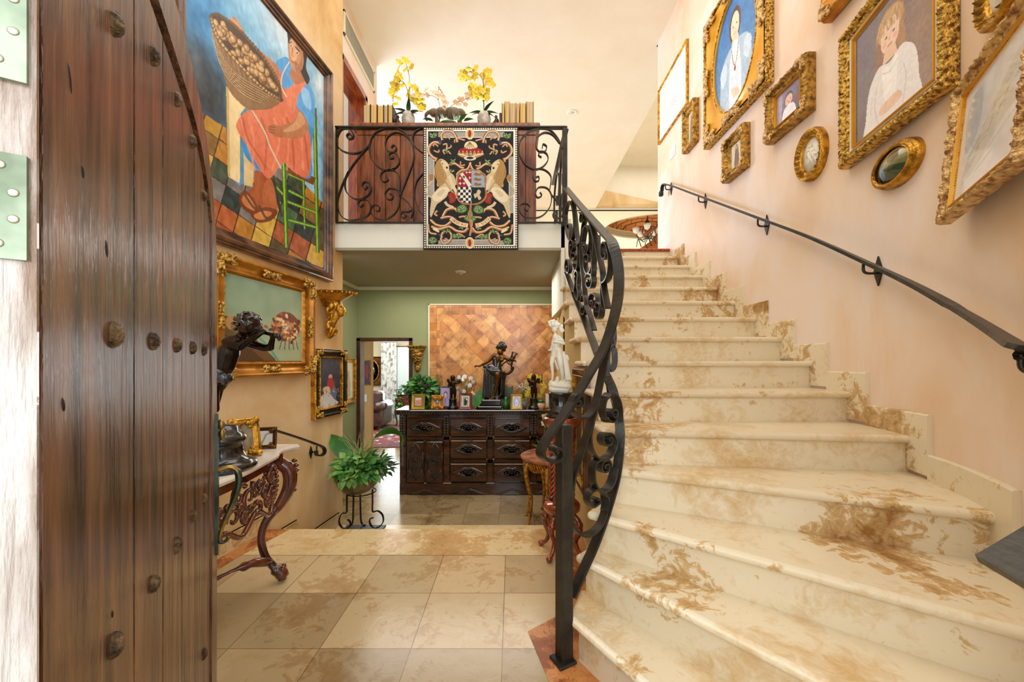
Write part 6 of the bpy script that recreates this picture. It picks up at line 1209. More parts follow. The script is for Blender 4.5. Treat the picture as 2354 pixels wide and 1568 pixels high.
# ---------------- plant on its iron stand ----------------
YPL = 3.60; fP = lambda x, y, dy=0: at(480+x/3.733, 940+y/3.733, YPL+dy)
ps = thing('plant_stand', 'low black iron plant stand with scrolled feet on the lower step', 'plant stand', (fP(1310, 0).x, YPL, -2*R_))
zf = -2*R_+.012
def grd(P): return [Vector((p.x, p.y, max(p.z, zf+.006))) for p in P]
m_ironb = mat('black_iron', '#15130f', '#262019', scale=9, rough=.4, metal=.4)
for L, dy in (([(1185,735),(1185,850),(1183,890),(1150,893),(1125,930),(1120,980),(1145,1018),(1185,1025),(1213,1000),(1212,968),(1190,947)], .02), ([(1242,735),(1240,860),(1234,975),(1205,1015),(1185,1022)], -.08), ([(1405,690),(1405,800),(1407,880),(1450,875),(1490,910),(1496,970),(1455,1015),(1402,1010),(1380,972),(1388,940),(1412,935)], .0), ([(1300,735),(1302,860),(1310,975),(1345,1020)], .12)):
    strap('leg', ps, grd([fP(x, y, dy) for x, y in L]), .022, .009, Vector((0, 1, 0)), m=m_ironb)
mb = MB(); c0 = fP(1310, 0); mb.bbox((c0.x-.19, YPL-.10, -2*R_+.001), (c0.x+.19, YPL+.13, zf), .002); part('base_plate', mb, m_ironb, ps)
zc_ = fP(0, 720).z; mb = MB(); mb.tube([(c0.x+.13*math.cos(2*PI*k/24), YPL+.13*math.sin(2*PI*k/24), zc_+.012) for k in range(24)], .006, 6, closed=True); part('ring', mb, m_ironb, ps)
pp = thing('potted_plant', 'mixed green foliage with grasses in a brown bowl on the iron stand', 'plant', (c0.x-.02, YPL, zc_+.0))
cB = Vector((fP(1275, 0).x, YPL, 0)); m_bowl = mat('mottled_brown_bowl', '#3a3220', '#6e5c38', scale=9, rough=.4, coat=.3)
mb = MB(); mb.lathe([(.001, zc_-.002), (.07, zc_), (.13, zc_+.03), (.175, zc_+.08), (.195, zc_+.14), (.20, zc_+.16), (.19, zc_+.16), (.17, zc_+.125), (.001, zc_+.12)], cB, 26); part('bowl', mb, m_bowl, pp)
rnd = random.Random(21); top_ = zc_+.14
def bush(parent, c, rx, ry, rz_, n, L, W, m, nm='foliage', lowcut=-.4, seed=1):
    rnd = random.Random(seed); mb = MB(); c = Vector(c)
    for i in range(n):
        a_, e_ = rnd.uniform(0, 2*PI), math.asin(rnd.uniform(lowcut, 1)); k = rnd.uniform(.55, 1)
        d = Vector((math.cos(a_)*math.cos(e_), math.sin(a_)*math.cos(e_), math.sin(e_))); p = c+Vector((d.x*rx*k, d.y*ry*k, d.z*rz_*k)); dd = (d+Vector((rnd.uniform(-.7, .7), rnd.uniform(-.7, .7), rnd.uniform(-.8, .5)))).normalized()
        mb.leaf(p, dd, (rnd.uniform(-.4, .4), -.6, 1), L*rnd.uniform(.7, 1.3), W*rnd.uniform(.7, 1.2), rnd.uniform(.1, .6), 4)
    return part(nm, mb, m, parent)
bush(pp, (cB.x+.04, YPL, top_+.09), .22, .21, .14, 260, .078, .05, m_leaf, 'leaves', -.45, 2); bush(pp, (cB.x+.03, YPL-.03, top_+.08), .22, .23, .15, 170, .078, .055, m_leafl, 'pale_leaves', -.5, 3); bush(pp, (cB.x+.08, YPL+.03, top_+.09), .23, .18, .14, 160, .08, .03, m_leafd, 'dark_leaves', -.3, 4)
mb = MB(); q_ = fP(1240, 420); mb.leaf(q_, (fP(1020, 225)-q_).normalized(), (.2, -1, .3), .36, .17, .12, 8, .12); part('broad_leaf', mb, m_leaf, pp)
mb = MB(); P = [fP(1395, 420), fP(1410, 270), fP(1480, 200), fP(1560, 172), fP(1630, 190), fP(1668, 240), fP(1650, 310)]; P = bez(P, 4); wv = [.012+.085*math.sin(PI*min(1, max(0, (i-5)/(len(P)-6))))**.8 for i in range(len(P))]
vs = []
for i, p in enumerate(P): vs += [p+Vector((0, -wv[i]*.55, wv[i]*.30)), p+Vector((0, 0, 0)), p+Vector((0, wv[i]*.5, -wv[i]*.62+.0))]
mb.add(vs, [f_ for i in range(len(P)-1) for f_ in ((i*3, i*3+1, i*3+4, i*3+3), (i*3+1, i*3+2, i*3+5, i*3+4))], True); part('broad_leaf', mb, m_leaf, pp)
m_grass = mat('straw_grass', '#8a8a4a', '#b8b474', scale=12, rough=.6); mb = MB(); rnd = random.Random(6)
for i in range(46):
    b0 = fP(1290+rnd.uniform(-30, 60), 400, rnd.uniform(-.06, .06)); sp_ = rnd.uniform(-.55, .75); L_ = rnd.uniform(.16, .42)*(1-.25*abs(sp_)); n_ = 6
    P = [b0+Vector((sp_*L_*(t_+.6*t_*t_), rnd.uniform(-.02, .02)+(-.1 if abs(sp_) > .4 else 0)*t_, L_*(t_-.45*abs(sp_)*t_*t_)-.05)) for t_ in [k/n_ for k in range(n_+1)]]; mb.ribbon(P, [.007*(1-k/n_*.85) for k in range(n_+1)], .0012, Vector((.9, .3, 0)))
part('grass_blades', mb, m_grass, pp)
# ---------------- sideboard ----------------
YS = 5.13; fS = lambda x, y, dy=0: at(910+x/6.362, 930+y/6.362, YS+dy)
m_sb = mat('near_black_carved_wood', '#1c0e08', '#5c2c12', scale=4, rough=.2, stretch=(1, 1, 4), lo=.35, hi=.75, coat=.8, bump=.1); m_sbd = mat('black_polished_wood', '#1b1410', '#3c2a20', scale=6, rough=.13, coat=.8)
sb = thing('sideboard', 'large dark carved Spanish style sideboard with drawers and ring pulls, lower hall', 'sideboard', (-.45, YS+.22, ZL))
X0, X1 = fS(55, 0).x, .575; ZS = fS(0, 95).z+.02
mb = MB(); mb.box((X0+.01, YS+.02, ZL+.02), (X1, YB-.02, ZS-.05)); part('carcass', mb, m_sbd, sb)
mb = MB(); mb.bbox((X0-.05, YS-.06, ZS-.03), (X1+.01, YB-.01, ZS), .012); part('top', mb, m_sbd, sb)
mb = MB()
for i in range(64): x = X0-.03+(X1-X0+.03)*i/63; mb.ell((x, YS-.045, ZS-.048), (.013, .013, .018), 7, 5, Matrix.Rotation(.5, 3, 'Y'))
mb.box((X0-.03, YS-.035, ZS-.066), (X1+.005, YS+.02, ZS-.03)); part('gadrooned_edge', mb, m_sbd, sb)
def srect(nm, x0, y0, x1, y1, dep=.02, m=None, par=None, y_=0): a_, b_ = fS(x0, y1), fS(x1, y0); mb = MB(); mb.bbox((a_.x, YS-dep+y_, a_.z), (min(b_.x, X1), YS+.02+y_, b_.z), .006); return part(nm, mb, m or m_sb, par or sb)
for x0, x1 in ((60, 155), (695, 790), (1335, 1422), (1970, 2062)):
    p_ = srect('pilaster', x0, 145, x1, 470, .035, m_sbd); mb = MB(); xm = (x0+x1)/2
    for k in range(7):
        for s_ in (-1, 1): c = fS(xm+s_*17, 185+38*k); mb.ell((c.x, YS-.04, c.z), (.013, .012, .022), 6, 5, Matrix.Rotation(s_*.5, 3, 'Y'))
    part('leaf_carving', mb, m_sbd, p_); srect('stile', x0, 470, x1, 1150, .012)
for y0, y1 in ((140, 195), (470, 520)): srect('rail', 160, y0, 2330, y1, .012)
srect('rail', 800, 795, 2330, 855, .012); srect('base_rail', 60, 1140, 2330, 1312, .02, m_sb)
mb = MB()
for cxx in (430, 1080, 1700, 2250):
    for k in range(-9, 10): c = fS(cxx+k*20, 1240+abs(k)*6.5); mb.ell((c.x, YS-.028, c.z), (.014, .010, .012), 6, 4)
    mb.prism([(cxx-240, 1305), (cxx, 1225), (cxx+240, 1305)], .014, lambda u, v, w_: Vector((min(X1, fS(u, v).x), YS-.034+w_, fS(u, v).z)))
part('scalloped_carving', mb, m_sbd, sb)
def drawer(x0, y0, x1, y1):
    d = srect('drawer', x0, y0, x1, y1, .03); cx_, cy_ = (x0+x1)/2, (y0+y1)/2; hw, hh = (x1-x0)*.46, (y1-y0)*.33; mb = MB(); N = 36; ol = []
    for k in range(N):
        a = 2*PI*k/N; u, v = math.cos(a), math.sin(a); ol.append((cx_+hw*math.copysign(abs(u)**1.1, u), cy_-hh*v*(1-abs(u)**2.2*.75)*(1 if v < 0 else 1-.22*math.exp(-(u/.12)**2))))
    Kc = N; rings_ = [(1, .030), (.95, .042), (.8, .036), (.62, .044), (.5, .036)]
    vs = [(min(X1, fS(cx_+(x-cx_)*s_, 0).x), YS-q_, fS(0, cy_+(y-cy_)*s_).z) for s_, q_ in rings_ for x, y in ol]; mb.add(vs, [(i*N+k, (i+1)*N+k, (i+1)*N+(k+1) % N, i*N+(k+1) % N) for i in range(4) for k in range(N)]+[tuple(4*N+k for k in range(N))], True)
    for s_ in (-1, 1):
        for (o, q, a0, tn) in ((.32, .05, PI, .8), (.55, .0, 0, -.8), (.18, -.35, PI/2, .9)):
            c = fS(cx_+s_*hw*o, cy_+hh*q); P = [Vector((min(X1, c.x+.03*(1-.8*i/12)*math.cos((a0 if s_ > 0 else PI-a0)+s_*tn*2*PI*i/12)), YS-.046, c.z+.022*(1-.8*i/12)*math.sin(a0+tn*2*PI*i/12))) for i in range(13)]; mb.tube(P, .0065, 6)
        for k in range(5): c = fS(cx_+s_*hw*(.3+.13*k), cy_-hh*(.45-.09*k)); mb.ell((min(X1, c.x), YS-.044, c.z), (.011, .009, .008), 6, 4)
    part('carving', mb, m_sbd, d)
    mb = MB(); c = fS(cx_, cy_+10)
    for s_ in (-1, 1): mb.tube([Vector((c.x+s_*.012+.028*math.cos(a)*1.0, YS-.058, c.z+.030*math.sin(a))) for a in [PI*.5-s_*PI*1.15*i/14 for i in range(15)]], .0042, 6)
    mb.ell((c.x, YS-.05, c.z+.03), (.012, .012, .012)); part('ring_pull', mb, m_ironb, d)
for x0, x1, rows in ((165, 683, (0,)), (803, 1327, (0, 1, 2)), (1437, 1957, (0, 1, 2)), (2070, 2560, (0, 1, 2))):
    for r_ in rows:
        y0, y1 = ((205, 465), (522, 788), (860, 1120))[r_]
        if x0 < 2000: drawer(x0, y0, x1, y1)
        else: srect('drawer', x0, y0, 2330, y1, .03)
for x0, x1, hx_ in ((165, 412, 385), (445, 692, 465)):
    d = srect('cabinet_door', x0, 540, x1, 1135, .03); xm = (x0+x1)/2; mb = MB()
    for i in range(-3, 4):
        for j in range(-9, 10):
            if abs(i)/3.4+abs(j)/9.6 > 1.15 or (abs(i) <= 0 and abs(j) < 1): continue
            c = fS(xm+i*27, 835+j*27); mb.ell((c.x, YS-.034, c.z), (.009, .008, .009), 5, 4)
    for s_ in (-1, 1):
        for z0_, sg in ((620, 1), (1050, -1)): mb.tube([fS(xm, z0_-60*sg, -.034), fS(xm+s_*60, z0_+20*sg, -.036), fS(xm+s_*100, z0_+90*sg, -.034)], .008, 6)
        mb.tube([fS(xm+s_*105, 700, -.034), fS(xm+s_*112, 835, -.036), fS(xm+s_*105, 970, -.034)], .007, 6)
    mb.tube([fS(xm-40, 835, -.044), fS(xm, 800, -.048), fS(xm+40, 835, -.044), fS(xm, 880, -.048), fS(xm-40, 835, -.044)], .006, 6); part('lattice_carving', mb, m_sbd, d)
    mb = MB(); mb.tube(bez([fS(hx_, 835, -.03), fS(hx_, 850, -.05), fS(hx_, 920, -.05), fS(hx_, 935, -.03)], 4), .0045, 6); part('pull_handle', mb, m_ironb, d)
    for y_ in (610, 1060): c = fS(x0-25 if hx_ == 385 else x1+25, y_, -.03); mb = MB(); mb.ell((c.x-.015, YS-.034, c.z), (.014, .006, .012), 7, 5); mb.ell((c.x+.015, YS-.034, c.z), (.014, .006, .012), 7, 5); part('hinge', mb, m_ironb, d)
# ---------------- on the sideboard ----------------
def topY(py): return (H-ZS)*F/(py-CY)
def sfr(px0, px1, y0, y1, label, mfr, cvs, fw=.03, orn=None, dy=0, nm='photo_frame'):
    Yq = YS+.03+dy; w_, h_ = (px1-px0)*Yq/F, (y1-y0)*Yq/F; c = at((px0+px1)/2, 0, Yq); return easel_frame(nm, label, 'photo frame', (c.x, Yq, ZS), w_, h_, 0, .14, fw, .014, mfr, cvs, orn)
m_redf = mat('red_lacquer', '#6a121c', '#7e1a24', rough=.25, coat=.5); m_ylf = mat('yellow_gold_frame', '#a07c22', '#c9a23a', scale=5, rough=.3, metal=.4)
cv = Cv(40, 46, '#8a6f3a'); cv.poly([(.17, .15), (.83, .15), (.83, .85), (.17, .85)], '#e6d6cc'); cv.poly([(.2, .4), (.8, .3), (.8, .83), (.2, .83)], '#d99a84'); cv.noise(.05, 8); sfr(946, 977, 906, 941, 'gold framed faded photograph, leftmost of the photo frames on the sideboard', m_ylf, cv, .03)
cv = Cv(40, 40, '#b97a2c'); cv.ell(.5, .5, .5, .5, '#9a9a90'); cv.ell(.5, .5, .3, .34, '#5a5e58'); cv.ell(.5, .4, .14, .15, '#c9c4b4'); cv.noise(.05, 8); sfr(991, 1020, 908, 940, 'lobed orange gilt frame with a round grey photo, second frame on the sideboard', m_goldo, cv, .045, m_goldo)
cv = Cv(40, 52, '#d8d6c4'); cv.poly([(.15, .1), (.85, .1), (.85, .9), (.15, .9)], '#9aa894'); cv.blob([(.3, .4), (.5, .25), (.7, .45), (.6, .8), (.35, .85)], '#2c3430'); cv.ell(.6, .35, .08, .06, '#e9e4dc'); cv.noise(.05, 8); sfr(1056, 1085, 903, 940, 'dark red framed photograph beside the big bronze statue', m_redf, cv, .035)
cv = Cv(40, 50, '#cfa04a'); cv.ell(.5, .5, .4, .42, '#5e78b8'); cv.ell(.5, .5, .32, .36, '#7c94cc'); cv.blob([(.4, .35), (.6, .35), (.62, .8), (.38, .8)], '#c9ccd8'); cv.ell(.46, .62, .07, .08, '#b83a3a'); sfr(1174, 1201, 906, 940, 'gold frame with an oval blue portrait photo right of the green bottle', m_ylf, cv, .025)
cv = Cv(20, 30, '#d8d8d4'); cv.noise(.06, 5); sfr(1250, 1272, 896, 934, 'orange framed photo partly hidden behind the white statue', m_goldo, cv, .025, dy=.12)
cv = Cv(40, 60, '#a594c0'); cv.ell(.5, .35, .22, .15, '#1e1a24'); cv.ell(.5, .4, .15, .13, '#dcae98'); cv.blob([(.25, .65), (.5, .55), (.75, .65), (.85, 1.05), (.15, 1.05)], '#b9a8d4'); cv.poly([(.46, .6), (.54, .6), (.52, .8), (.48, .8)], '#2c3458'); sfr(1011, 1038, 884, 934, 'taller lilac portrait photo in arched dark frame behind the small cherub', m_mah, cv, .025, dy=.16)
# bronze lyre player
YL = 5.30; kL = 8.255; sL = YL/F/kL; fL = lambda x, y: at(1060+x/kL, 770+y/kL, YL)
ly = thing('lyre_statue', 'large dark bronze statue of a draped woman holding a lyre on the sideboard', 'statue', (fL(540, 0).x, YL, ZS))
zb_ = fL(0, 1330).z; mb = MB(); a_, b_ = fL(330, 0).x, fL(780, 0).x; mb.bbox((a_, YL-.16, ZS), (b_, YL+.16, zb_+.0), .01); mb.bbox((a_+.05, YL-.12, zb_), (b_-.01, YL+.13, fL(0, 1215).z), .012); part('base', mb, m_blackb, ly)
mb = MB(); caps(mb, fL, sL, [(745, 330, 62, 745, 300, 64), (740, 350, 45, 735, 370, 28), (700, 330, 14, 705, 345, 8, 50, 55), (730, 400, 34, 720, 460, 60), (640, 400, 50, 820, 430, 44), (620, 395, 42, 520, 500, 30), (520, 500, 30, 350, 590, 20), (345, 590, 22, 275, 580, 16), (275, 580, 10, 252, 605, 7), (285, 585, 10, 270, 615, 7), (830, 430, 36, 930, 480, 28, 20, 50), (930, 480, 26, 1020, 490, 18, 50, 40), (1015, 485, 16, 1045, 500, 9, 40, 40),
  (700, 430, 66, 680, 560, 58), (785, 480, 30, 780, 490, 30, 40, 40), (640, 720, 62, 700, 740, 60, 60, 120), (700, 740, 56, 670, 1000, 40, 120, 70), (670, 1000, 40, 620, 1180, 24, 70, 70), (620, 1180, 26, 590, 1205, 18, 70, 120), (420, 1250, 30, 340, 1300, 20, 20, 60)])
for k in range(4): caps(mb, fL, sL, [(1030, 480+9*k, 6, 1045, 510+9*k, 5, 40+8*k, 45)])
mb.ell(fL(745, 320)-Vector((0, 45*sL, 0)), (44*sL, 40*sL, 56*sL), 12, 9)
clay(part('body', mb, m_bronzel, ly), .007, 2)
mb = MB(); mb.ell(fL(775, 230), (85*sL, 85*sL, 90*sL), 14, 10); caps(mb, fL, sL, [(720, 250, 50, 670, 240, 20), (800, 260, 50, 820, 290, 30)])
for i in range(40): a_ = rnd.uniform(0, 2*PI); e_ = rnd.uniform(-.2, 1.5); mb.ell(fL(775, 225)+Vector((math.cos(a_)*math.cos(e_)*88*sL, math.sin(a_)*math.cos(e_)*88*sL, math.sin(e_)*92*sL)), 17*sL, 6, 5)
clay(part('hair', mb, m_blackb, ly), .007, 1)
mb = MB(); caps(mb, fL, sL, [(650, 470, 60, 660, 620, 72), (720, 480, 50, 700, 640, 70), (560, 620, 80, 700, 680, 90), (450, 600, 40, 600, 650, 80), (560, 700, 100, 520, 950, 95), (520, 950, 90, 480, 1180, 60), (560, 750, 90, 600, 1100, 70, -40, -40), (640, 700, 90, 780, 780, 80, -30, -60), (770, 780, 75, 760, 1150, 70, -70, -70), (480, 1150, 60, 430, 1210, 40), (700, 1180, 60, 640, 1310, 50, 30, 60), (600, 700, 70, 720, 700, 60, 70, 110)])
for k in range(9): x = 450+28*k; P = [fL(x, 640+4*k), fL(x-10, 850), fL(x-30+6*k, 1190)]; mb.tube([p-Vector((0, (.085-.004*k)*1.0, 0)) for p in bez(P, 6)], 13*sL, 6)
for k in range(6): P = [fL(470+30*k, 600+20*k), fL(560+25*k, 690+12*k), fL(700, 690+10*k)]; mb.tube([p-Vector((0, .08, 0)) for p in bez(P, 6)], 13*sL, 6)
clay(part('drapery', mb, m_blackb, ly), .007, 1)
mb = MB()
for P in ([(965,320),(975,350),(940,440),(860,500),(790,560),(775,600)], [(1075,360),(1040,370),(990,470),(960,560),(960,600),(990,620),(960,690),(880,730),(800,700)], [(965,320),(1075,365)], [(860,525),(950,580)], [(950,410),(1030,440)], [(980,400),(870,530)], [(1000,410),(900,545)], [(1015,415),(930,565)]): mb.tube([p-Vector((0, .06, 0)) for p in bez([fL(x, y) for x, y in P], 5)], (14 if len(P) > 3 else 7)*sL, 7)
for P in ([(800,700),(860,740),(950,690),(985,620),(940,640)],): mb.tube([p-Vector((0, .05, 0)) for p in bez([fL(x, y) for x, y in P], 5)], 26*sL, 8)
part('lyre', mb, m_bronze, ly)
def cherub(pxc, ytop, label, Yq, flip=1):
    s = Yq/F; f = lambda x, y: at(pxc+x*flip, y, Yq); t = thing('cherub_figurine', label, 'figurine', (f(0, 0).x, Yq, ZS)); zb0 = f(0, 936).z
    mb = MB(); k0 = f(0, ytop+55).z; mb.lathe([(.001, ZS), (.075, ZS), (.08, ZS+.01), (.06, ZS+.025), (.052, ZS+.05), (.052, k0-.01), (.058, k0), (.001, k0)], (f(0, 0).x, Yq, 0), 22); part('base', mb, m_blackb, t)
    mb = MB(); Y0 = ytop; g_ = lambda x, y: f(x, Y0+y)
    caps(mb, g_, s, [(0, 6, 6, 0, 8, 6), (0, 14, 4, 0, 20, 6.5), (0, 20, 6.5, 1, 32, 5.5), (-3, 34, 4.5, -3, 46, 3), (-3, 46, 3, -3, 57, 2.2), (4, 34, 4.5, 5, 46, 3), (5, 46, 3, 4, 57, 2.2), (-6, 17, 2.6, -10, 26, 2.2), (-10, 26, 2.2, -4, 30, 1.8, 0, 5), (6, 17, 2.6, 13, 20, 2.2), (13, 20, 2, 19, 14, 1.6), (-3, 57, 2, -4, 58, 2, 0, 5), (4, 57, 2, 4, 58, 2, 0, 5)], 8)
    clay(part('body', mb, m_bronze, t), .006, 1); mb = MB()
    for s_ in (-1, 1): mb.leaf(g_(s_*3, 20)+Vector((0, .03, 0)), (s_*.8, .2, .6), (0, -1, 0), .11, .06, .3, 5)
    solid(part('wings', mb, m_bronze, t), .006)
    mb = MB(); mb.tube([g_(19, 0), g_(19, 22)], .9*s, 6); part('torch', mb, m_bronze, t)
cherub(1041, 862, 'small bronze cherub figurine left of the red photo frame', 5.27); cherub(1227, 860, 'small bronze cherub figurine beside the yellow wreath', 5.27)
def simple_plant(name, label, cat, px, Yq, potr, poth, mp, group=None):
    c = at(px, 0, Yq); t = thing(name, label, cat, (c.x, Yq, ZS)); mb = MB(); mb.lathe([(.001, ZS), (potr*.7, ZS), (potr, ZS+poth), (potr*.92, ZS+poth), (potr*.85, ZS+poth*.8), (.001, ZS+poth*.8)], (c.x, Yq, 0), 18); part('pot', mb, mp, t); return t, c
m_dpot = mat('dark_pot', '#1f2a1c', rough=.4); m_gpot = mat('grey_pot', '#7e8a98', rough=.4); m_grn = mat('green_glass', '#0f5a22', rough=.08, coat=.6)
t, c = simple_plant('ivy_plant', 'bushy dark green ivy plant at the left end of the sideboard', 'plant', 972, 5.38, .07, .12, m_dpot)
bush(t, (c.x, 5.38, at(0, 895, 5.38).z), .22, .18, .16, 230, .085, .06, m_leafd, 'leaves', -.7, 9); bush(t, (c.x+.03, 5.33, at(0, 893, 5.38).z), .22, .18, .17, 110, .08, .055, m_leaf, 'bright_leaves', -.9, 10)
bush(t, (c.x+.12, 5.27, at(0, 925, 5.3).z), .06, .05, .09, 30, .07, .05, m_leaf, 'trailing_leaves', -1, 12)
t, c = simple_plant('white_lily', 'white lily flowers with green stems behind the red photo frame', 'flowers', 1075, 5.42, .05, .1, m_dpot)
for x, y in ((1056, 868), (1063, 872), (1068, 866), (1072, 884), (1082, 870), (1088, 878), (1080, 886), (1060, 898), (1050, 904), (1066, 900), (1052, 892)):
    p = at(x, y, 5.40); stemp(t, [Vector((c.x, 5.42, ZS+.09)), Vector(((c.x+p.x)/2, 5.42, (ZS+p.z)/2+.04)), p], .004, m=m_leaf); put(t, fw_, p, 'flower', rnd.uniform(-.5, .5), rnd.uniform(-.6, .6), rnd.uniform(-.9, .9), 1.25)
t, c = simple_plant('leafy_plant', 'broad striped green leaves and pink bracts left of the bronze woman', 'plant', 1100, 5.36, .05, .07, m_dpot)
for (x0, y0, x1, y1) in ((1098, 935, 1104, 888), (1094, 938, 1088, 900), (1102, 930, 1112, 892)): a_, b_ = at(x0, y0, 5.24), at(x1, y1, 5.24); mb = MB(); mb.leaf(a_, b_-a_, (0, -1, .2), (b_-a_).length, .10, .1, 6, .15); part('leaf', mb, m_leaf, t)
a_ = at(1090, 915, 5.26); mb = MB(); mb.leaf(a_, (-.3, -.2, 1), (0, -1, 0), .11, .06, .2, 5); part('pink_bract', mb, m_pinkp, t)
t, c = simple_plant('leafy_plant', 'broad dark green leaves spreading right of the bronze woman', 'plant', 1166, 5.42, .05, .09, m_dpot)
for (x0, y0, x1, y1, w_) in ((1160, 925, 1196, 905, .12), (1158, 920, 1180, 886, .12), (1160, 925, 1186, 918, .09), (1156, 920, 1164, 884, .1)): a_, b_ = at(x0, y0, 5.38), at(x1, y1, 5.36); mb = MB(); mb.leaf(a_, b_-a_, (0, -1, .3), (b_-a_).length, w_, .15, 6, .12); part('leaf', mb, m_leafd, t)
c = at(1163, 0, 5.22); t = thing('green_bottle', 'round green glass bottle between the bronze woman and a gold frame', 'bottle', (c.x, 5.22, ZS)); mb = MB(); mb.lathe([(.001, ZS), (.04, ZS), (.05, ZS+.04), (.045, ZS+.09), (.02, ZS+.13), (.015, ZS+.16), (.001, ZS+.16)], (c.x, 5.22, 0), 18); part('glass', mb, m_grn, t); mb = MB(); mb.lathe([(.001, ZS+.16), (.013, ZS+.16), (.013, ZS+.175), (.001, ZS+.178)], (c.x, 5.22, 0), 12); part('stopper', mb, m_fig, t)
t, c = simple_plant('flower_pot', 'small grey pot of bluish sprigs and daffodils near the right end of the sideboard', 'flowers', 1206, 5.30, .035, .09, m_gpot)
bush(t, (c.x, 5.3, ZS+.16), .05, .05, .07, 40, .05, .02, m_leaf, 'leaves', -.6, 14); bush(t, (c.x-.0, 5.32, ZS+.30), .10, .08, .04, 70, .03, .015, mat('bluish_sprig', '#8c9ca8', '#c8d0d0', scale=20, rough=.7), 'sprigs', -1, 15)
for x, y in ((1214, 900), (1218, 893), (1212, 908)): put(t, fy[0], at(x, y, 5.27), 'flower', 0, 0, .2, .8)
wr_ = thing('wreath', 'round wreath of yellow orchids and leaves behind a bronze cherub', 'wreath', (at(1229, 0, 5.45).x, 5.45, ZS)); ccc = at(1228, 888, 5.45); mb = MB(); mb.tube([ccc+Vector((.13*math.cos(2*PI*k/26), 0, .15*math.sin(2*PI*k/26))) for k in range(26)], .012, 6, closed=True); mb.tube([ccc+Vector((0, 0, -.15)), Vector((ccc.x, 5.45, ZS+.01))], .012, 6); mb.lathe([(.001, ZS), (.05, ZS), (.045, ZS+.015), (.001, ZS+.02)], (ccc.x, 5.45, 0), 14); part('ring', mb, m_stem, wr_)
for k in range(20):
    a_ = 2*PI*k/20; put(wr_, rnd.choice(fy), ccc+Vector((.13*math.cos(a_)+rnd.uniform(-.02, .02), -.03, .15*math.sin(a_)+rnd.uniform(-.02, .02))), 'flower', 0, rnd.uniform(-1, 1), rnd.uniform(-.4, .4), .8)
c = at(1244, 0, 5.24); t = thing('peach_ornament', 'small round peach and green ornament before the wreath', 'ornament', (c.x, 5.24, ZS)); mb = MB(); mb.lathe([(.001, ZS), (.03, ZS), (.035, ZS+.01), (.055, ZS+.05), (.04, ZS+.085), (.001, ZS+.09)], (c.x, 5.24, 0), 18); part('bowl', mb, m_pinkp, t); mb = MB(); mb.lathe([(.001, ZS+.08), (.05, ZS+.085), (.06, ZS+.105), (.03, ZS+.125), (.001, ZS+.13)], (c.x, 5.24, 0), 18); part('green_lid', mb, m_grn, t)
# ---------------- tile panel behind the sideboard ----------------
m_dt, tt, b = nt('orange_travertine_tiles'); L_ = tt.links; tc = coords(tt)
def tilegrid(rot, size, off):
    br = nd(tt, 'ShaderNodeTexBrick', offset=0.0); mp = nd(tt, 'ShaderNodeMapping'); mp.inputs['Rotation'].default_value = (PI/2, 0, 0); L_.new(tc, mp.inputs[0]); m2 = nd(tt, 'ShaderNodeMapping'); m2.inputs['Rotation'].default_value = (0, 0, rot); m2.inputs['Location'].default_value = off; L_.new(mp.outputs[0], m2.inputs[0]); L_.new(m2.outputs[0], br.inputs[0])
    br.inputs['Scale'].default_value = 1; br.inputs['Brick Width'].default_value = size; br.inputs['Row Height'].default_value = size; br.inputs['Mortar Size'].default_value = .0016
    br.inputs['Color1'].default_value = (*hx('#d8a062'), 1); br.inputs['Color2'].default_value = (*hx('#ad6c38'), 1); br.inputs['Mortar'].default_value = (*hx('#7a4c28'), 1); return br
b1 = tilegrid(PI/4, .145, (0, 0, 0)); nz = nd(tt, 'ShaderNodeTexNoise'); nz.inputs['Scale'].default_value = 7; nz.inputs['Detail'].default_value = 9; nz.inputs['Distortion'].default_value = 1; L_.new(tc, nz.inputs[0])
mx = nd(tt, 'ShaderNodeMix', data_type='RGBA', blend_type='MULTIPLY'); mx.inputs[0].default_value = .8; L_.new(b1.outputs[0], mx.inputs[6]); L_.new(rampn(tt, [(.32, (.42, .36, .28)), (.48, (1, 1, 1)), (.66, (1.3, 1.3, 1.15))], nz.outputs[0]), mx.inputs[7]); L_.new(mx.outputs[2], b.inputs['Base Color']); b.inputs['Roughness'].default_value = .18
bp = nd(tt, 'ShaderNodeBump'); bp.inputs['Strength'].default_value = .15; bp.inputs['Distance'].default_value = .01; L_.new(nz.outputs[0], bp.inputs['Height']); L_.new(bp.outputs[0], b.inputs['Normal'])
m_bt, tt, b = nt('orange_border_tiles'); L_ = tt.links; tc = coords(tt); b1 = tilegrid(0, .11, (.0, .045, 0)); nz = nd(tt, 'ShaderNodeTexNoise'); nz.inputs['Scale'].default_value = 7; nz.inputs['Detail'].default_value = 9; L_.new(tc, nz.inputs[0])
mx = nd(tt, 'ShaderNodeMix', data_type='RGBA', blend_type='MULTIPLY'); mx.inputs[0].default_value = .8; L_.new(b1.outputs[0], mx.inputs[6]); L_.new(rampn(tt, [(.32, (.42, .36, .28)), (.48, (1, 1, 1)), (.66, (1.3, 1.3, 1.15))], nz.outputs[0]), mx.inputs[7]); L_.new(mx.outputs[2], b.inputs['Base Color']); b.inputs['Roughness'].default_value = .2
XT0 = at(988, 0, YB).x; ZT1 = at(0, 702, YB).z
mb = MB(); mb.box((XT0, YB-.012, ZL), (.65, YB, ZT1)); struct('wall_tile_border', mb, m_bt, 'orange stone tile border on the back wall')
mb = MB(); mb.box((XT0+.15, YB-.016, ZL), (.65, YB-.012, ZT1-.14)); struct('wall_tile_panel', mb, m_dt, 'diagonal orange stone tiles on the back wall')
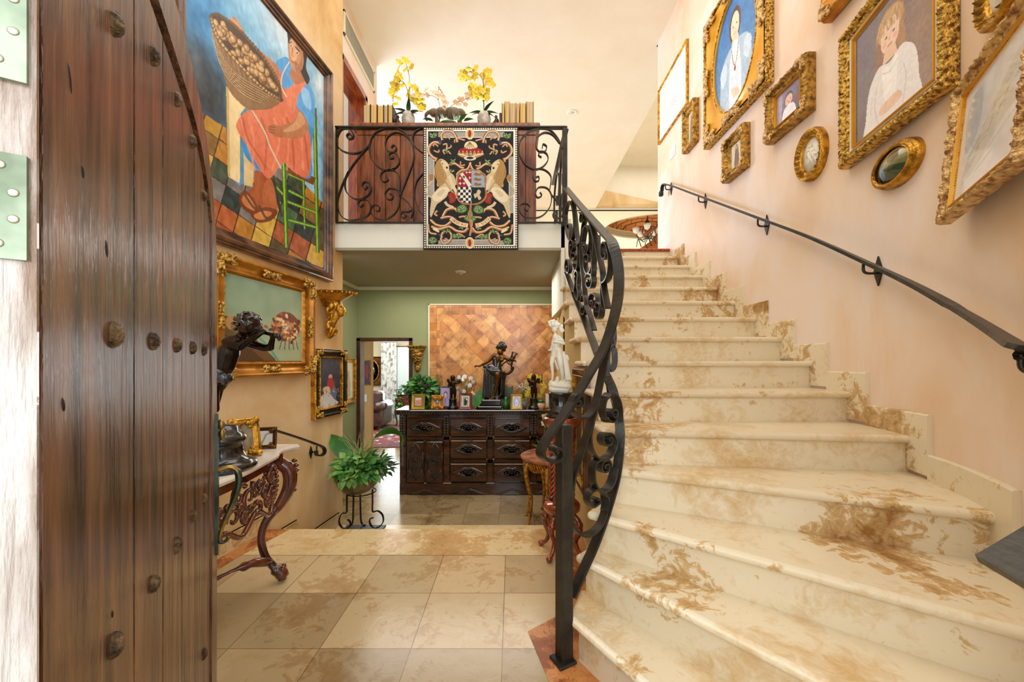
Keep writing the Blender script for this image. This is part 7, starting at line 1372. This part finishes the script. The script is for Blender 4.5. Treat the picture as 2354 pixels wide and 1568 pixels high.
mb = MB(); mb.bbox((XT0-.02, YB-.022, ZL), (XT0, YB, ZT1+.02), .003); mb.bbox((XT0-.02, YB-.022, ZT1), (.65, YB, ZT1+.02), .003); struct('trim_8', mb, m_trim, 'pale edge of the tiled panel')
# doorway trim
mb = MB(); mb.bbox((DX0-.045, YB-.02, ZL), (DX0+.005, YB+.15, DZ+.04), .004); mb.bbox((DX1-.005, YB-.02, ZL), (DX1+.045, YB+.15, DZ+.04), .004); mb.bbox((DX0-.045, YB-.02, DZ-.005), (DX1+.045, YB+.15, DZ+.045), .004); struct('door_1', mb, mat('brown_door_casing', '#3a2012', '#5a3420', scale=5, rough=.4), 'brown wooden casing of the doorway to the living room')
# ---------------- pedestal, marble statue, half-round table ----------------
pcx, pcy = .325, 2.50
m_pedw = mat('red_mahogany', '#5a1c0a', '#a04018', scale=12, rough=.15, lo=.35, hi=.65, coat=.9)
pd = thing('pedestal', 'reddish mahogany pedestal with barley twist columns behind the newel post', 'pedestal', (pcx, pcy, 0)); zt_ = 1.25-128*pcy/F
mb = MB(); mb.lathe([(.001, zt_-.17), (.085, zt_-.17), (.095, zt_-.12), (.09, zt_-.08), (.11, zt_-.06), (.125, zt_-.03), (.13, zt_-.012), (.12, zt_), (.001, zt_)], (pcx, pcy, 0), 30); part('top', mb, m_pedw, pd)
for k in range(4):
    a_ = PI/4+k*PI/2+.15; cx_, cy_ = pcx+.075*math.cos(a_), pcy+.075*math.sin(a_); mb = MB()
    for s_ in (0, PI): mb.tube([(cx_+.009*math.cos(z*95+s_), cy_+.009*math.sin(z*95+s_), z) for z in [.34+(zt_-.5)*i/110 for i in range(111)]], .0115, 7)
    mb.lathe([(.01, .33), (.022, .335), (.024, .35), (.012, .36)], (cx_, cy_, 0), 12); mb.lathe([(.012, zt_-.185), (.024, zt_-.18), (.02, zt_-.165)], (cx_, cy_, 0), 12); part('twisted_column', mb, m_pedw, pd)
mb = MB(); mb.lathe([(.001, .25), (.05, .25), (.10, .27), (.12, .29), (.12, .32), (.105, .335), (.001, .335)], (pcx, pcy, 0), 28); mb.lathe([(.02, .16), (.04, .2), (.03, .25)], (pcx, pcy, 0), 14); part('lower_shelf', mb, m_pedw, pd)
for k in range(4):
    a_ = PI/4+k*PI/2+.15; o = Vector((math.cos(a_), math.sin(a_), 0)); c = Vector((pcx, pcy, 0)); mb = MB(); P = bez([c+o*.08+Vector((0, 0, .26)), c+o*.12+Vector((0, 0, .23)), c+o*.13+Vector((0, 0, .17)), c+o*.10+Vector((0, 0, .10)), c+o*.12+Vector((0, 0, .045)), c+o*.155+Vector((0, 0, .018))], 5)
    mb.tube(P, [.022-.0004*i for i in range(len(P))], 8); mb.ell(c+o*.125+Vector((0, 0, .21)), .027, 10, 7); mb.ell(c+o*.158+Vector((0, 0, .02)), (.022, .018, .02), 8, 6); part('leg', mb, m_pedw, pd)
YW = pcy; kW = 6.03; sW = YW/F/kW; fW = lambda x, y: at(1220+x/kW, 720+y/kW, YW); oxw = 0
ws = thing('marble_statue', 'white marble statue of a draped woman on a black stepped base', 'statue', (pcx, pcy, zt_))
bx_ = fW(385, 0).x; mb = MB(); z1_ = fW(0, 1100).z
mb.lathe([(.001, zt_), (.092, zt_), (.096, zt_+.012), (.086, zt_+.018), (.084, zt_+.03), (.089, zt_+.036), (.087, zt_+.046), (.076, zt_+.052), (.074, z1_-.014), (.08, z1_-.008), (.08, z1_), (.001, z1_)], (pcx-.01, pcy, 0), 4*7); part('base', mb, m_blackb, ws)
m_wm = mat('white_statue_marble', '#d4cdb6', '#e9e4d2', scale=6, rough=.3)
mb = MB(); caps(mb, fW, sW, [(330, 230, 42, 335, 215, 40), (340, 290, 24, 350, 330, 36), (350, 340, 52, 370, 420, 52), (350, 430, 48, 350, 480, 52), (345, 500, 52, 390, 520, 46), (330, 520, 44, 290, 700, 30), (290, 700, 30, 305, 850, 20), (305, 850, 20, 300, 930, 14), (300, 930, 14, 270, 960, 14, 0, 20), (385, 520, 52, 410, 720, 38, 15, 40), (410, 720, 38, 440, 880, 24, 40, 20), (440, 880, 22, 430, 945, 14, 20, 20),
  (330, 330, 26, 300, 430, 20), (300, 430, 18, 280, 510, 14), (280, 510, 14, 245, 515, 10), (390, 330, 26, 440, 380, 22, 20, 30), (440, 380, 22, 360, 380, 14, 30, 50), (255, 120, 20, 270, 170, 20), (270, 170, 20, 320, 200, 22), (300, 110, 22, 260, 130, 16)])
clay(part('body', mb, m_wm, ws), .0035, 2)
mb = MB(); rw = random.Random(4)
for i in range(46): t_ = rw.random(); mb.ell(fW(300+150*t_+rw.uniform(-15, 15), 130+95*t_**1.5+rw.uniform(-30, 40))-Vector((0, rw.uniform(-25, 25)*sW, 0)), rw.uniform(18, 30)*sW, 7, 5)
clay(part('hair', mb, m_wm, ws), .0035, 1)
mb = MB(); caps(mb, fW, sW, [(450, 550, 26, 480, 700, 48), (480, 690, 48, 510, 880, 52), (500, 600, 24, 515, 640, 22), (510, 860, 46, 500, 960, 60), (320, 1000, 60, 500, 1010, 70), (290, 990, 40, 320, 1060, 50), (300, 1050, 54, 480, 1060, 62), (370, 900, 26, 360, 980, 40, 10, 10), (440, 960, 40, 520, 940, 44), (275, 960, 24, 262, 1000, 20), (300, 570, 20, 280, 640, 16), (320, 600, 20, 380, 780, 18, -20, -10), (330, 400, 20, 450, 420, 26, 50, 40), (320, 450, 22, 300, 560, 18, 30, 20)])
for k in range(6): caps(mb, fW, sW, [(450+10*k, 600+16*k, 8, 480+14*k, 920, 10, 44, 60)])
clay(part('drapery_and_rock', mb, m_wm, ws), .0035, 1)
# half-round gilt table on the lower floor against the stair wall
tcx, tcy, ttz = .47, 4.28, ZL+.735
m_tt = mat('red_marble_top', '#8a5238', '#b87c58', scale=8, rough=.2)
gt = thing('half_round_table', 'small gilt half round table with red stone top below the stairs', 'table', (tcx-.15, tcy, ZL)); mb = MB(); n_ = 28
an = [PI/2+PI*k/n_ for k in range(n_+1)]
def hr_(r0, z0_, z1_, m_b, sy_=1.0): pl_ = [(tcx+math.cos(a)*r0, tcy+math.sin(a)*r0*sy_) for a in an]; m_b.prism(pl_, z1_-z0_, lambda u, v, w_: Vector((u, v, z0_+w_)))
hr_(.375, ttz-.02, ttz-.006, mb); hr_(.367, ttz-.006, ttz, mb); hr_(.36, ttz-.028, ttz-.02, mb); part('top', mb, m_tt, gt)
m_gl = mat('carved_gold_leaf', '#8a4a14', '#d9a040', scale=30, rough=.28, metal=.6, lo=.35, hi=.6, bump=.5, bscale=60)
mb = MB()
for i in range(n_): a0, a1 = an[i], an[i+1]; zz = lambda a: ttz-.10-.035*abs(math.cos(a*4)); mb.add([(tcx+math.cos(a0)*.335, tcy+math.sin(a0)*.335, ttz-.028), (tcx+math.cos(a1)*.335, tcy+math.sin(a1)*.335, ttz-.028), (tcx+math.cos(a1)*.33, tcy+math.sin(a1)*.33, zz(a1)), (tcx+math.cos(a0)*.33, tcy+math.sin(a0)*.33, zz(a0))], [(0, 1, 2, 3)])
for i in range(34): a = PI/2+PI*(i+.5)/34; P = [Vector((tcx+math.cos(a+.02*k)*.342, tcy+math.sin(a+.02*k)*.342, ttz-.04-.012*k)) for k in range(5)]; mb.tube(P, .007, 6)
part('carved_apron', mb, m_gl, gt)
for a in (PI*.60, PI*.86, PI*1.14, PI*1.40):
    o = Vector((math.cos(a), math.sin(a), 0)); c = Vector((tcx, tcy, 0))+o*.31; mb = MB(); P = bez([c+Vector((0, 0, ttz-.03)), c+o*.045+Vector((0, 0, ttz-.13)), c+o*.02+Vector((0, 0, ttz-.3)), c-o*.02+Vector((0, 0, ttz-.42)), c-o*.02+Vector((0, 0, ZL+.2)), c+o*.0+Vector((0, 0, ZL+.07)), c+o*.03+Vector((0, 0, ZL+.012))], 5)
    mb.tube(P, [.026-.00045*i for i in range(len(P))], 8); mb.ell(c-o*.012+Vector((0, 0, ttz-.42)), (.02, .02, .024)); mb.ell(c+o*.03+Vector((0, 0, ZL+.015)), (.02, .02, .015)); part('leg', mb, m_gl, gt)
fl = thing('lily_vase', 'white lily with green stems standing on the half round gilt table', 'flowers', (tcx-.14, tcy-.12, ttz)); vx, vy = tcx-.14, tcy-.12
mb = MB(); mb.lathe([(.001, ttz), (.035, ttz), (.03, ttz+.05), (.04, ttz+.12), (.035, ttz+.12), (.001, ttz+.02)], (vx, vy, 0), 16); part('vase', mb, mat('clear_green_glass', '#4a6a54', rough=.1, trans=.5), fl)
for (x, y) in ((1254, 965), (1250, 1035), (1262, 1000)): p = at(x, y, vy); stemp(fl, [Vector((vx, vy, ttz+.02)), Vector(((vx+p.x)/2, vy, (ttz+p.z)/2)), p], .005, m=m_leaf)
for (x, y, s_) in ((1254, 960, 1.6), (1251, 974, 1.3)): put(fl, flower_mesh('cream_flower', mat('cream_petal', '#d8dc9c', '#ecebc4', scale=9, rough=.6), .034, 9) if 'cream_flower' not in bpy.data.meshes else bpy.data.meshes['cream_flower'], at(x, y, vy), 'flower', .2, .3, -.3, s_)
for (dx, dz) in ((-.5, .9), (.3, 1), (-.9, .5), (.1, .8)): mb = MB(); mb.leaf((vx, vy, ttz+.1), (dx, -.5, dz), (0, -1, .3), .13, .03, .3, 5); part('leaf', mb, m_leaf, fl)
# dark framed picture on the stair side wall
sf = frame_root('framed_picture', 'tall dark framed picture on the stair side wall behind the pedestal', 'picture', (.5075, 2.72, .78), Vector((-1, 0, 0)))
mb = MB(); rect_frame(mb, .5, .86, .07, .045, 'step'); part('frame', mb, m_darkfr, sf, local=True); mb = MB(); rect_frame(mb, .38, .74, .02, .05, 'flat'); part('inner_moulding', mb, m_gold, sf, local=True); cv = Cv(20, 30, '#4c3a2c'); cv.noise(.06, 6); cv.obj('picture', .36, .72, -.02, m_paint, sf)
# ---------------- living room through the doorway ----------------
m_lw = plaster('warm_beige_paint', [(.3, '#c09a62'), (.7, '#cba670')], 1); m_lc = plaster('pale_room_paint', [(.3, '#d8ceb0'), (.7, '#e2d9be')], 1)
mb = MB(); mb.box((-4.2, 6.5, ZL), (-2.39, 6.6, 2.45)); struct('wall_living_near', mb, m_lw); mb = MB(); mb.box((-6, 11.5, ZL), (-1, 11.6, 2.45)); mb.box((-6, 6.6, ZL), (-5.9, 11.5, 2.45)); mb.box((-1.3, 5.75, ZL), (-1.2, 11.5, 2.45)); mb.box((-4.2, 5.75, ZL), (-4.1, 6.5, 2.45)); struct('wall_living_room', mb, m_lc); mb = MB(); mb.box((-6, 5.75, 2.4), (-1.1, 11.6, 2.5)); struct('ceiling_living_room', mb, m_lc); mb = MB(); mb.box((-6, 6.3, ZL-.1), (-1, 11.6, ZL-.001)); bpy.data.objects.remove(bpy.data.objects['floor_living_room']); struct('floor_living_room', mb, m_tilel)
fr5 = frame_root('framed_painting', 'narrow dark red painting on the beige wall seen through the doorway', 'painting', (at(842, 0, 6.48).x, 6.499, at(0, 857, 6.5).z), Vector((0, -1, 0))); w_, h_ = .13, .42; mb = MB(); rect_frame(mb, w_, h_, .012, .02, 'flat'); part('frame', mb, m_gold, fr5, local=True); cv = Cv(20, 50, '#4a3438'); cv.ell(.5, .45, .3, .3, '#8a3426'); cv.noise(.05, 5); cv.obj('canvas', w_-.02, h_-.02, -.008, m_paint, fr5)
sw = frame_root('light_switch', 'white light switch on the beige wall seen through the doorway', 'switch', (at(839.5, 0, 6.49).x, 6.499, at(0, 915, 6.5).z), Vector((0, -1, 0))); mb = MB(); mb.bbox((-.03, -.008, -.06), (.03, 0, .06), .003); part('plate', mb, bpy.data.materials['white_plastic'], sw, local=True); mb = MB(); mb.bbox((-.012, -.013, -.025), (.012, -.008, .025), .002); part('rocker', mb, bpy.data.materials['white_plastic'], sw, local=True)
def curtain(name, label, px0, px1, py0, py1, Yq, m, folds, amp): 
    a_, b_ = at(px0, py0, Yq), at(px1, py1, Yq); t = thing(name, label, 'curtain', ((a_.x+b_.x)/2, Yq, ZL)); mb = MB(); mb.grid(folds*8, 6, lambda u, v: (a_.x+(b_.x-a_.x)*u, Yq+amp*math.sin(u*folds*2*PI)*(.6+.4*(1-v)), b_.z+(a_.z-b_.z)*v)); part('cloth', mb, m, t); mb = MB(); mb.tube([(a_.x-.05, Yq, a_.z+.02), (b_.x+.05, Yq, a_.z+.02)], .012, 6); part('rod', mb, m_ironb, t)
m_cur = mat('marbled_curtain', '#8c8f8c', '#e9ebe6', scale=8, rough=.9, lo=.36, hi=.5, detail=8); m_sheer = mat('sheer_curtain', '#e4eeee', rough=.9)
m_sheer.node_tree.nodes['Principled BSDF'].inputs['Transmission Weight'].default_value = .0
curtain('patterned_curtain', 'grey and white marbled curtain at the far living room window', 876, 911, 787, 969, 11.3, m_cur, 4, .06); curtain('sheer_curtain', 'white sheer curtain right of the marbled curtain', 911, 947, 798, 968, 11.38, m_sheer, 7, .03)
mi = frame_root('oval_mirror', 'oval mirror in wide dark gilt frame in the living room', 'mirror', (at(851, 0, 11.4).x, 11.49, at(0, 853, 11.45).z), Vector((0, -1, 0))); mb = MB(); rect_frame(mb, .64, .86, .06, .05, 'flat'); mb.box((-.3, -.02, -.41), (.3, 0, .41)); part('frame', mb, m_bronzel, mi, local=True); mb = MB(); mb.tube([(.24*math.cos(2*PI*k/30), -.035, .33*math.sin(2*PI*k/30)) for k in range(30)], .022, 6, closed=True); part('oval_moulding', mb, m_gold, mi, local=True); mb = MB(); mb.lathe([(.001, 0), (.23, 0), (.001, .002)], n=30); mb.v = [(x, -.026-z, y*1.38) for x, y, z in mb.v]; part('glass', mb, mat('mirror_glass', '#8a8a7c', rough=.05, metal=1), mi, local=True)
so = thing('leather_sofa', 'dark brown leather sofa arm seen through the doorway', 'sofa', (at(862, 0, 10).x, 10.2, ZL)); m_lea = mat('brown_leather', '#2c1814', '#4a2a22', scale=6, rough=.25, coat=.3); a_ = at(881, 0, 10).x
mb = MB(); mb.bbox((a_-1.9, 9.8, ZL+.08), (a_-.2, 10.7, ZL+.30), .03); part('seat_base', mb, m_lea, so); mb = MB(); mb.bbox((a_-1.7, 9.78, ZL+.30), (a_-.22, 10.5, ZL+.46), .04); part('seat_cushion', mb, m_lea, so); mb = MB(); mb.bbox((a_-.22, 9.78, ZL+.08), (a_, 10.75, ZL+.56), .04); mb.tube([(a_-.1, 9.76, ZL+.58), (a_-.1, 10.75, ZL+.58)], .13, 14); part('armrest', mb, m_lea, so); mb = MB(); mb.bbox((a_-1.9, 10.5, ZL+.3), (a_-.2, 10.8, ZL+.95), .06); part('backrest', mb, m_lea, so)
for x in (a_-.08, a_-1.8): mb = MB(); mb.lathe([(.02, ZL), (.03, ZL+.08)], (x, 9.85, 0), 10); part('foot', mb, m_dark, so)
rg = thing('rug', 'red and blue patterned rug on the living room floor', 'rug', (-3.1, 9.3, ZL)); cv = Cv(90, 90, '#7a3a3c'); rr_ = random.Random(3)
for i in range(500): cv.ell(rr_.random(), rr_.random(), .02, .014, rr_.choice(['#a84a44', '#c9b8a0', '#3c4660', '#8a5a50', '#d8ccb8', '#5a2c34', '#7088a0']), rr_.random()*3)
for k in (.04, .10): cv.line([(k, k), (1-k, k), (1-k, 1-k), (k, 1-k), (k, k)], .02, '#3c4660')
ro = cv.obj('pile', 2.8, 2.8, 0, m_cloth, rg); ro.rotation_euler.x = -PI/2; ro.location.z = .012; mb = MB(); mb.box((-1.4, -1.4, 0), (1.4, 1.4, .011)); part('backing', mb, m_dark, rg, local=True)
sd = thing('side_table', 'carved brown side table with foliage beside the far window', 'table', (at(930, 0, 10.6).x, 10.7, ZL)); a_, b_ = at(908, 0, 10.5).x, at(960, 0, 10.5).x; zz_ = at(0, 906, 10.5).z
mb = MB(); mb.bbox((a_-.03, 10.45, zz_-.03), (b_, 10.95, zz_), .01); part('top', mb, m_mah, sd); mb = MB(); mb.bbox((a_, 10.48, zz_-.38), (b_-.03, 10.9, zz_-.03), .02)
for i in range(60): mb.ell((rnd.uniform(a_, b_), 10.47, rnd.uniform(zz_-.36, zz_-.05)), (.03, .02, .02), 6, 4, Matrix.Rotation(rnd.uniform(0, 3), 3, 'Y'))
part('carved_body', mb, m_mah, sd)
for x in (a_+.04, b_-.08): mb = MB(); mb.tube(bez([(x, 10.5, zz_-.36), (x-.03, 10.48, zz_-.5), (x+.02, 10.5, ZL+.1), (x-.02, 10.48, ZL+.01)], 4), .025, 8); part('leg', mb, m_mah, sd)
cv = Cv(16, 12, '#9aa4a6'); cv.ell(.5, .5, .2, .3, '#3c4446'); easel_frame('photo_frame', 'small dark photo frame on the far carved side table', 'photo frame', (at(917, 0, 10.55).x, 10.55, zz_), .15, .13, 0, .12, .015, .012, covs[1], cv)
vt = thing('vine', 'trailing green vine over the far carved side table', 'plant', (at(925, 0, 10.5).x, 10.5, zz_)); mb = MB(); mb.lathe([(.001, zz_), (.06, zz_), (.08, zz_+.1), (.001, zz_+.1)], (at(935, 0, 10.7).x, 10.7, 0), 12); part('pot', mb, m_dpot, vt); bush(vt, (at(935, 0, 10.6).x, 10.62, zz_+.1), .22, .12, .12, 60, .1, .07, m_leafd, 'leaves', -.6, 31); bush(vt, (at(915, 0, 10.4).x, 10.42, zz_-.15), .1, .03, .25, 26, .09, .07, m_leaf, 'trailing_leaves', -1, 32)
